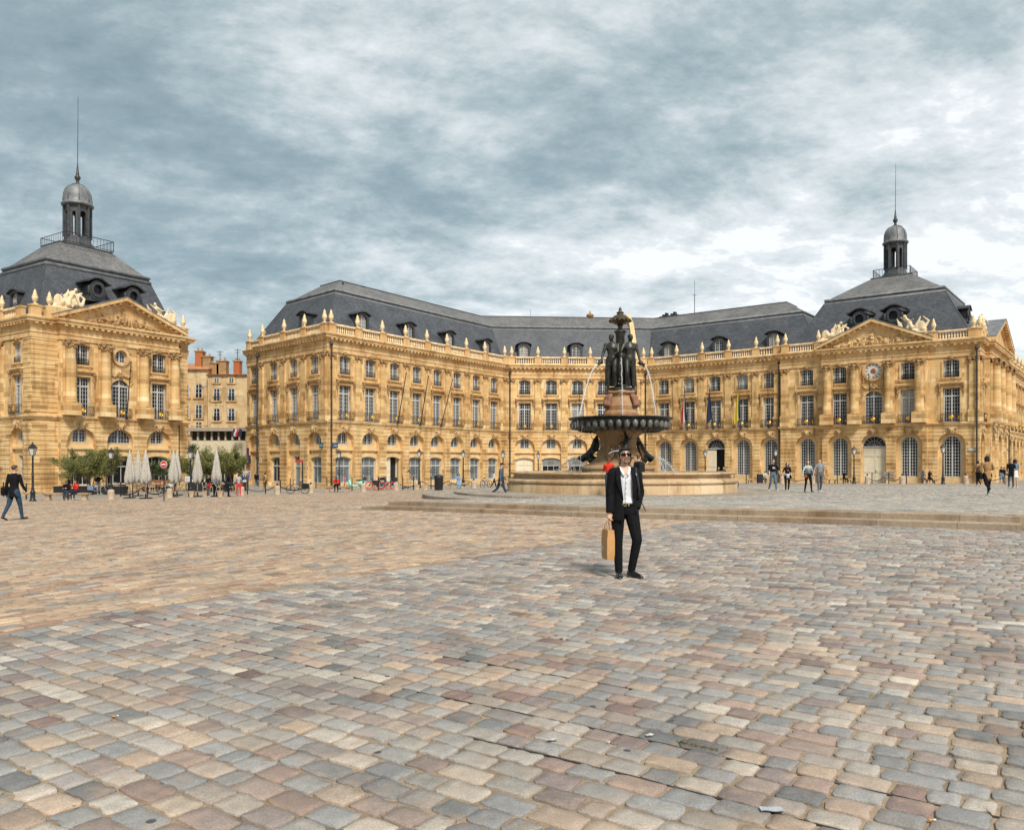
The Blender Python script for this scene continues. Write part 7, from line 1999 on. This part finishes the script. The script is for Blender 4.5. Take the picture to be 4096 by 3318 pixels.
person('tall person in a yellow-beige top behind the red trousers', 948, 1884, 1972, 200, (.55, .38, .18), TAN, dict(), ('short', M_HAIRN), group=G)
o, J, H = person('woman in blue denim carrying a pale tote bag', 988, 1896, 1956, 15, (.05, .09, .16), (.05, .07, .12), WALK(12, 8), ('long', M_HAIRB), fem=True)
worn(o, J, H, (-.15, -.08, .34), 'tote_bag', 'pale tote bag carried by the woman in denim', 'bag', (.36, .1, .36), (.55, .55, .54))
o, J, H = person('person with a black backpack walking away along the side street', 1027, 1889, 1954, 175, NAVY, (.10, .16, .24), WALK(18, 12), ('short', M_HAIRB), M_SHOEW)
worn(o, J, H, (0, .10, .58), 'backpack', 'black backpack of the walker in the side street', 'backpack', (.32, .2, .46), BLK)
o, J, H = person('woman in a tan coat and black trousers walking away', 1060, 1891, 1955, 185, (.52, .33, .15), BLK, WALK2(14, 10), ('bob', M_HAIRB), fem=True, coat=True)
worn(o, J, H, (.04, .09, .58), 'backpack', 'small olive backpack of the woman in the tan coat', 'backpack', (.26, .16, .34), (.16, .11, .06))
person('distant walker in light grey between shrubs and palace, left of two', 973, 1874, 1940, 10, (.40, .42, .44), JEAN, WALK(10, 8), ('short', M_HAIRN), group='distant walkers in the side street'); person('distant walker in beige between shrubs and palace, right of two', 985, 1875, 1940, 10, (.50, .38, .26), TAN, WALK2(10, 8), ('short', M_HAIRN), group='distant walkers in the side street')
sit_on('person in a red jacket bent over on the stone bench', bB, 1344, 1920, 1968, 15, RED, BLK, hair=('short', M_HAIRB), pose=SIT(30, 38), Hr=1.76)
sit_on('woman in a light blue dress sitting on a stone bench', bC, 1834, 1905, 1954, 10, (.20, .32, .45), (.20, .32, .45), hair=('long', M_HAIRB), fem=True, skirt=(.03, -.2, .1, .13), Hr=1.68)
person('old man in a dark cap and blue denim shirt striding to the right', 2002, 1834, 1991, 90, (.085, .115, .14), (.030, .048, .072), dict(legs=((26, 4), (-22, 30)), arms=((-10, 8, 18), (16, 8, 22)), lean=4), (None, None), hat=('cap', (.018, .018, .025)), vox=.014)
person('person in a white shirt half hidden behind the old man in a cap', 1976, 1886, 1954, 95, (.62, .58, .50), BLK, WALK(20, 16), ('short', M_HAIRB))
person('person in a red hooded jacket facing the fountain', 2435, 1832, 1984, 185, RED, (.04, .055, .085), dict(legs=((2, 2), (-2, 2)), arms=((30, 4, 80, 20), (30, 4, 80, 20))), ('bob', M_HAIRN), hat=('hood', RED), vox=.014)
o, J, H = person('young man in a black jacket with a backpack looking left', 2555, 1822, 1984, 205, BLK, (.05, .06, .08), dict(legs=((2, 2), (-2, 2)), arms=((18, 6, 40), (10, 8, 30)), turn=-85), ('short', M_HAIRN), vox=.014)
worn(o, J, H, (0, .10, .58), 'backpack', 'black backpack of the young man by the fountain', 'backpack', (.30, .18, .44), (.02, .02, .022))
person('person with brown hair seen over the rim of the basin at its left', 2158, 1876, 1950, 0, TAN, JEAN, dict(), ('short', M_HAIRN)); person('person in black seen over the basin rim by the open door, left of two', 2874, 1868, 1940, 10, BLK, NAVY, dict(), ('bob', M_HAIRN)); person('person in black seen over the basin rim by the open door, right of two', 2895, 1868, 1940, -10, BLK, NAVY, dict(), ('bob', plain('hair_red', (.22, .08, .03), .5, .3, 30)))
G = 'couples walking towards the camera'
HOLD_R = dict(legs=((-10, 18), (16, 8)), arms=((6, 9, 12), (4, 26, 2)), turn=8)
o, J, H = person('man in a printed black tee and jeans holding his companion by the hand', 3092, 1839, 1966, 5, BLK, (.10, .15, .21), HOLD_R, ('short', M_HAIRN), M_SHOEW, short=True, vox=.014, group=G)
def print_on(o, J, H, pts):
    m = MB(); 
    for x, z, r_, c in pts: m.ball(J['up'](x, -.070, z), (r_*H, .004*H, r_*.6*H), 8, 5)
    m.build('shirt_print', plain('shirt_print_%d' % int(pts[0][3][0]*99), pts[0][3], .8, .5, 25), o)
print_on(o, J, H, [(-.01, .21, .042, (.45, .45, .5)), (.015, .19, .03, (.5, .3, .1)), (-.03, .18, .02, (.3, .4, .6))])
o, J, H = person('woman in a black tee with a pale shirt tied round her waist', 3149, 1851, 1966, -4, BLK, BLK, dict(legs=((12, 6), (-8, 14)), arms=((4, 24, 4), (10, 10, 14))), ('long', M_HAIRB), M_SHOEW, short=True, fem=True, vox=.014, group=G)
print_on(o, J, H, [(0, .20, .034, (.5, .06, .03)), (.01, .17, .02, (.5, .1, .05))])
m = MB(); m.smooth = True; m.tube([J['up'](.075*math.cos(t), .065*math.sin(t), .04 + .005*math.cos(3*t)) for t in [2*PI*i/16 for i in range(17)]], .03*H, 7)
for s in (-1, 1): m.tube([J['up'](0, -.07, .04), J['up'](s*.02, -.09, -.02), J['up'](s*.035, -.085, -.09)], [.03*H, .026*H, .02*H], 7)
m.build('tied_shirt', cloth((.46, .50, .58)), o); worn(o, J, H, (.14, 0, .44), 'handbag', 'small black handbag at the hip of the woman in the black tee', 'bag', (.08, .22, .18), BLK)
o, J, H = person('woman in a patterned pale top and black leggings holding hands', 3233, 1844, 1969, 4, (.40, .44, .40), BLK, dict(legs=((-6, 12), (14, 8)), arms=((18, 34, 10), (2, 16, 4)), turn=-35), ('long', M_HAIRN), fem=True, vox=.014, group=G)
worn(o, J, H, (-.12, -.07, .46), 'handbag', 'small brown handbag of the woman in the patterned top', 'bag', (.14, .08, .13), (.28, .08, .03))
m = MB()
for k in range(6): m.tube([J['up'](.080*math.cos(t), .066*math.sin(t), .06 + k*.033 + .006*math.sin(4*t)) for t in [2*PI*i/18 for i in range(19)]], .007*H, 5)
m.build('knit_stripes', cloth((.10, .16, .24)), o)
person('man in a grey tee and grey jeans holding hands, glancing aside', 3279, 1837, 1969, -4, (.22, .235, .255), (.10, .11, .125), dict(legs=((16, 8), (-10, 18)), arms=((4, 22, 2), (-8, 10, 12)), turn=-40), ('short', M_HAIRN), M_SHOEW, short=True, vox=.014, group=G)
for lb, px, y, face, top, bot, hr, fem in (('person in white sitting beside the upright suitcase', 3058, 84.4, 0, (.55, .53, .5), (.2, .14, .1), M_HAIRB, False), ('person in dark clothes sitting alone on the wooden bench', 3375, 82.3, 20, BLK, BLK, M_HAIRB, False), ('sitting woman with dark hair and a blue-white top, left of two', 3690, 78.9, 0, (.08, .10, .15), (.16, .10, .12), M_HAIRB, True), ('sitting woman in black with fair hair, right of two', 3717, 78.9, -5, BLK, BLK, plain('hair_fair', (.28, .14, .06), .5, .3, 30), True)):
    x = (px - CX)/F*y; person(lb, px, 1890, 1935, face, top, bot, SIT(12, 16), ('long' if fem else 'short', hr), seat_z=.5, d=y - .02, z=gz(x, y), Hr=1.68, fem=fem, shoe=M_SHOEW)
o, J, H = person('person in a brown jacket with a backpack near the palace corner', 3911, 1838, 1944, 200, (.22, .12, .06), BLK, WALK(16, 14), ('bob', M_HAIRB), M_SHOEW, coat=True)
worn(o, J, H, (0, .11, .56), 'backpack', 'brown backpack of the person near the palace corner', 'backpack', (.32, .2, .46), (.24, .13, .06))
o, J, H = person('woman with long black hair and a brown knit cardigan walking away', 3949, 1823, 1981, 175, (.33, .19, .085), BLK, dict(legs=((14, 6), (-22, 34)), arms=((25, 26, 60, 20), (10, 18, 30))), ('long', M_HAIRB), M_SHOEW, fem=True, coat=True, bulk=1.15, vox=.014)
worn(o, J, H, (.20, .02, .40), 'handbag', 'large black handbag of the woman in the brown cardigan', 'bag', (.12, .34, .30), BLK)
person('bearded man in a dark coat facing the woman in the white skirt', 4044, 1817, 1951, -20, BLK, (.05, .07, .11), dict(arms=((10, 8, 40), (20, 6, 70, 20))), ('short', M_HAIRB), M_SHOEW, coat=True, vox=.016)
person('woman in a denim jacket and short white skirt seen from behind', 4060, 1834, 1951, 170, (.13, .22, .32), (.68, .66, .64), dict(legs=((2, 2), (-2, 2)), arms=((30, 8, 60, 20), (25, 8, 60, 20))), ('long', M_HAIRB), M_SHOEW, fem=True, bare=True, skirt=(.04, -.18, .08, .12), vox=.016)
person('distant person in black and jeans at the far right, left of a pair', 4006, 1872, 1936, 160, BLK, (.14, .22, .32), dict(), ('bob', M_HAIRN), group='distant pair at the far right', fem=True, d=84.0); person('distant person in black at the far right, right of a pair', 4017, 1874, 1936, 200, BLK, BLK, dict(), ('bob', M_HAIRN), group='distant pair at the far right', fem=True, d=84.2)

# ---------------------------------------------------------------- the man in the black suit
def suit_man():
    px, foot, head = 2497, 2306, 1797
    X, Y = at(px, foot); H = (foot - head)*Y/F - .012; print('suit man', X, Y, H)
    pose = dict(legs=((2, 3), (10, 20)), arms=((2, 7, 10), (-18, 15, 48, 24)), side=dict(R=(.002, -.010, .012), L=(.042, -.036, .050)), sw=.090, leg=1.14, turn=5, curl=75)
    mb, seg, J = body(H, pose)
    # open collar of the shirt
    up = J['up']
    me = remesh(mb, .0075, 3)
    mo = dict(thigh='trousers', shin='trousers', shoe='shoe', pelvis='trousers', coat='shirt', torso='shirt', neck='skin', head='skin', upperarm='sleeve', forearm='sleeve', handR='skin', handL='sleeve')
    names = paint(me, seg, mo)
    jk = plain('suit_cloth', (.009, .009, .0105), .85, .35, 30, 0, .3); jk.node_tree.nodes['Principled BSDF'].inputs['Specular IOR Level'].default_value = .12; M_ = dict(trousers=jk, shirt=plain('white_shirt', (.70, .71, .74), .8, .05, 6, 0, .2), skin=M_SKIN, sleeve=jk, shoe=M_SHOE)
    mi = np.zeros(len(me.polygons), np.int32); me.polygons.foreach_get('material_index', mi)
    o = link_mesh('person', me, [M_[k] for k in names], None, (X, Y, gz(X, Y) - J['low'] + .004), rad(2)); me.polygons.foreach_set('material_index', mi)
    cen = np.zeros(len(me.polygons)*3, np.float32); me.polygons.foreach_get('center', cen); cen = (cen.reshape(-1, 3) - np.array(J['hip']))/H
    vn = (cen[:,1] < -.02) & (cen[:,2] > .245) & (cen[:,2] < .34) & (np.abs(cen[:,0]) < (cen[:,2] - .245)*.42); mi[vn] = names.index('skin'); mi[(cen[:,2] > .036) & (cen[:,2] < .15) & (np.abs(cen[:,0]) < .088)] = names.index('shirt'); me.polygons.foreach_set('material_index', mi)
    tag(o, 'man in a black suit and white shirt with sunglasses, standing in the middle foreground', 'person')
    link_mesh('hair', remesh(hair_mesh(J, H, 'quiff'), .006, 1), M_HAIRB, o)
    hc, M = J['hc'], J['M']; q = lambda x, y, z: hc + M @ Vector((x*H, y*H, z*H))
    # jacket: an open shell round the trunk with sleeves and lapels
    m = MB(); rings = []
    for z, a, b in ((-.105, .108, .086), (-.06, .106, .084), (-.01, .099, .079), (.04, .094, .075), (.09, .090, .072), (.14, .094, .075), (.20, .102, .079), (.25, .103, .074), (.285, .090, .062), (.305, .060, .050), (.332, .046, .045)):
        rings.append([tuple(up(a*(1 + .014*math.sin(9*t + z*70)*(z < .1))*math.cos(t), b*math.sin(t) - .002, z)) for t in [2*PI*i/28 for i in range(28)]])
    m.loft(rings)
    for s, key in ((-1, 'R'), (1, 'L')):
        a, e, w_ = J['sh'+key], J['el'+key], J['wr'+key]
        m.ball(a + Vector((-s*.01*H, 0, .002*H)), (.046*H, .043*H, .040*H), 12, 8)
        m.tube([a, a.lerp(e, .5), e + Vector((0, .004, 0)), e.lerp(w_, .5), e.lerp(w_, 1.0)], [.042*H, .039*H, .035*H, .031*H, .027*H], 14)
        for k in range(3): m.ball(e + Vector((s*.012*H, -.026*H, (k - 1)*.018*H)), (.02*H, .012*H, .006*H), 8, 5)
    jme = remesh(m, .0085, 2)
    import bmesh
    bm = bmesh.new(); bm.from_mesh(jme); kill = []
    zl = ((-.2, -.012, .098), (-.06, -.018, .080), (.03, -.018, .066), (.12, -.030, .060), (.20, -.040, .052), (.26, -.046, .048), (.30, -.044, .044), (.34, -.05, .05))
    for f in bm.faces:
        p = (f.calc_center_median() - J['hip'])/H
        lo_, hi_ = np.interp(p.z, [q[0] for q in zl], [q[1] for q in zl]), np.interp(p.z, [q[0] for q in zl], [q[2] for q in zl])
        if (p.y < -.012 and lo_ < p.x < hi_) or (p.z < -.098 and abs(p.x) < .125) or p.z > .326: kill.append(f)
    bmesh.ops.delete(bm, geom=kill, context='FACES'); bm.to_mesh(jme); bm.free()
    jme.polygons.foreach_set('use_smooth', np.ones(len(jme.polygons), bool))
    j = link_mesh('jacket', jme, jk, o); sm_ = j.modifiers.new('thick', 'SOLIDIFY'); sm_.thickness = .006; sm_.offset = 1
    lp_ = MB()
    for s, edge in ((-1, [(-.046, .318), (-.044, .29), (-.042, .22), (-.034, .15), (-.020, .06)]), (1, [(.046, .318), (.046, .29), (.050, .22), (.058, .15), (.066, .06)])):
        rows = []
        for k, (x, z) in enumerate(edge):
            wd = (.012, .030, .036, .024, .002)[k]; yy = (-.050, -.066, -.0835, -.080, -.0775)[k]
            rows.append([tuple(up(x - s*.002, yy - .003, z)), tuple(up(x + s*wd, yy + .006*(k < 2) - .006 + wd*.25, z + .004)), tuple(up(x + s*wd, yy + .010 + wd*.25, z + .004)), tuple(up(x - s*.002, yy + .008, z))])
        lp_.loft(rows)
    lp_.build('lapels', jk, o)
    sc_ = MB(); sc_.smooth = True     # shirt collar, placket, buttons
    for s in (-1, 1): sc_.tube([up(s*.034, .030, .318), up(s*.042, -.010, .318), up(s*.033, -.048, .300), up(s*.020, -.068, .268), up(s*.012, -.074, .250)], [.010*H, .012*H, .012*H, .012*H, .006*H], 8, True, .5)
    sc_.tube([up(.002, -.0705, .25), up(.002, -.066, .2), up(.0, -.064, .12), up(0, -.066, .05), up(0, -.067, .035)], .005*H, 6, True, .3)
    sc_.build('shirt_collar', M_['shirt'], o)
    b_ = MB(); b_.smooth = True
    for k in range(6): b_.ball(up(.002, -.073, .235 - k*.04), (.0035*H,)*3, 6, 4)
    b_.build('shirt_buttons', plain('button_grey', (.3, .3, .32), .4, .1), o)
    bl = MB(); bl.smooth = True; bl.tube([up(.087*math.cos(t), .0675*math.sin(t), .026) for t in [2*PI*i/24 for i in range(25)]], .012*H, 6, True, .5); bt = bl.build('belt', M_SHOE, o)
    bk = MB()
    for z0, z1, x0, x1 in ((.014, .018, -.026, .004), (.034, .038, -.026, .004), (.018, .034, -.026, -.021), (.016, .036, .018, .026)):
        p0, p1 = up(x0, -.079, z0), up(x1, -.075, z1); bk.box(p0.x, p1.x, p0.y, p1.y, p0.z, p1.z)
    bk.build('buckle', plain('buckle_gold', (.75, .55, .22), .25, .1, 4, .8), bt)
    g = MB(); g.smooth = True
    for s in (-1, 1):
        g.ball(q(s*.0215, -.054, .007), (.0225*H, .0075*H, .0140*H), 12, 8, M); g.tube([q(s*.036, -.05, .012), q(s*.044, -.03, .012), q(s*.046, .004, .008)], .0028*H, 5)
    g.tube([q(-.008, -.058, .011), q(.008, -.058, .011)], .003*H, 5); g.build('sunglasses', glassy('black_lens', (.006, .006, .007), .35, .2, .8, .1), o)
    lp = MB(); lp.smooth = True; lp.ball(q(0, -.0525, -.0285), (.013*H, .004*H, .0042*H), 10, 5, M); lp.build('lips', plain('lip', (.44, .21, .16), .5, .1), o)
    bd = MB(); bd.smooth = True; bd.ball(q(0, -.0475, -.052), (.018*H, .007*H, .012*H), 10, 6, M); bd.tube([q(-.018, -.050, -.030), q(-.008, -.055, -.020), q(.008, -.055, -.020), q(.018, -.050, -.030)], .0042*H, 5); bd.tube([q(s_, y_, z_) for s_, y_, z_ in ((-.038, -.01, -.028), (-.028, -.032, -.052), (0, -.043, -.066), (.028, -.032, -.052), (.038, -.01, -.028))], .0055*H, 6)
    for s in (-1, 1): bd.tube([q(s*.008, -.053, .024), q(s*.022, -.051, .028), q(s*.034, -.044, .023)], .0034*H, 5)
    bd.build('beard_and_brows', plain('beard_dark', (.20, .105, .065), .7, .3, 60), o)
    for key in 'RL':
        sh = MB(); sh.smooth = True; f, t_ = J['foot'+key], J['toe'+key]; d = (t_ - f); d.z = 0; d.normalize(); z0 = J['low']
        sd_ = Vector((-d.y, d.x, 0)); c = Vector((f.x, f.y, z0)); L_ = .155*H
        rings = []
        for k, w_, h_ in ((-.24, .022, .035), (-.2, .026, .05), (0, .027, .055), (.25, .027, .040), (.5, .030, .028), (.72, .027, .022), (.88, .016, .016), (.93, .006, .010)):
            p = c + d*L_*k; rings.append([tuple(p + sd_*w_*H*math.cos(u) + Vector((0, 0, max(0, h_*H*(.5 + .5*math.sin(u)))))) for u in [2*PI*i/12 for i in range(12)]])
        sh.loft(rings); sh.build('shoe', M_SHOE, o)
    # belt strap of the bag on his far hip
    Mz = Matrix.Rotation(rad(2), 3, 'Z'); W = lambda p: Vector(o.location) + Mz @ Vector(p)
    s_ = MB(); s_.smooth = True; s_.tube([(0, 0, 0), (.05, -.02, -.10), (.105, -.03, -.22)], .016, 6, True, .4); tag(s_.build('bag_strap', M_SHOE, None, W(J['hip'] + Vector((.20, .04, .17)))), 'loose black strap hanging at the left hip of the man in the suit', 'strap')
    bp = MB(); bp.smooth = True; bp.tube([tuple(up(.060, .02, .318)), tuple(up(.078, -.045, .315)), tuple(up(.086, -.086, .24)), tuple(up(.102, -.078, .14)), tuple(up(.108, -.03, .07))], .011*H, 6, True, .4); bp.build('shoulder_strap', M_SHOE, o)
    # paper carrier bag in his right hand
    h = J['handR']; hp_ = W(h + Vector((0, -.005, -.018)))
    r = thing('paper_bag', 'brown paper carrier bag hanging from the hand of the man in the suit', 'paper bag', hp_ + Vector((-.02, 0, -.53)), rad(-78))
    kr = plain('kraft_paper', (.50, .265, .10), .75, .14, 4, 0, .3); b = MB(); qd = lambda w_, d_, z, x=0: [(-w_ + x, -d_, z), (w_ + x, -d_, z), (w_ + x, d_, z), (-w_ + x, d_, z)]
    b.loft([qd(.115, .05, .0), qd(.125, .056, .08), qd(.128, .055, .28), qd(.125, .045, .41)]); b.build('bag_body', kr, r)
    hd = MB(); hd.smooth = True
    for y_ in (-.05, .05): hd.tube([(-.05, y_*.8, .40), (-.045, y_*.6, .47), (-.015, y_*.2, .52), (.02, y_*.2, .52), (.045, y_*.6, .47), (.05, y_*.8, .40)], .006, 6)
    hd.build('paper_handle', kr, r)
    pr = MB(); rr = random.Random(5)
    for i in range(7): pr.tube([(-.11 + .01*i, -.0575, .05 + .012*i), (-.105 + .008*i, -.0585, .13 + .006*i), (-.10 + .01*i, -.0575, .19 - .01*i)], .0025, 4)
    pr.build('white_print', M_WOODW, r)
suit_man()
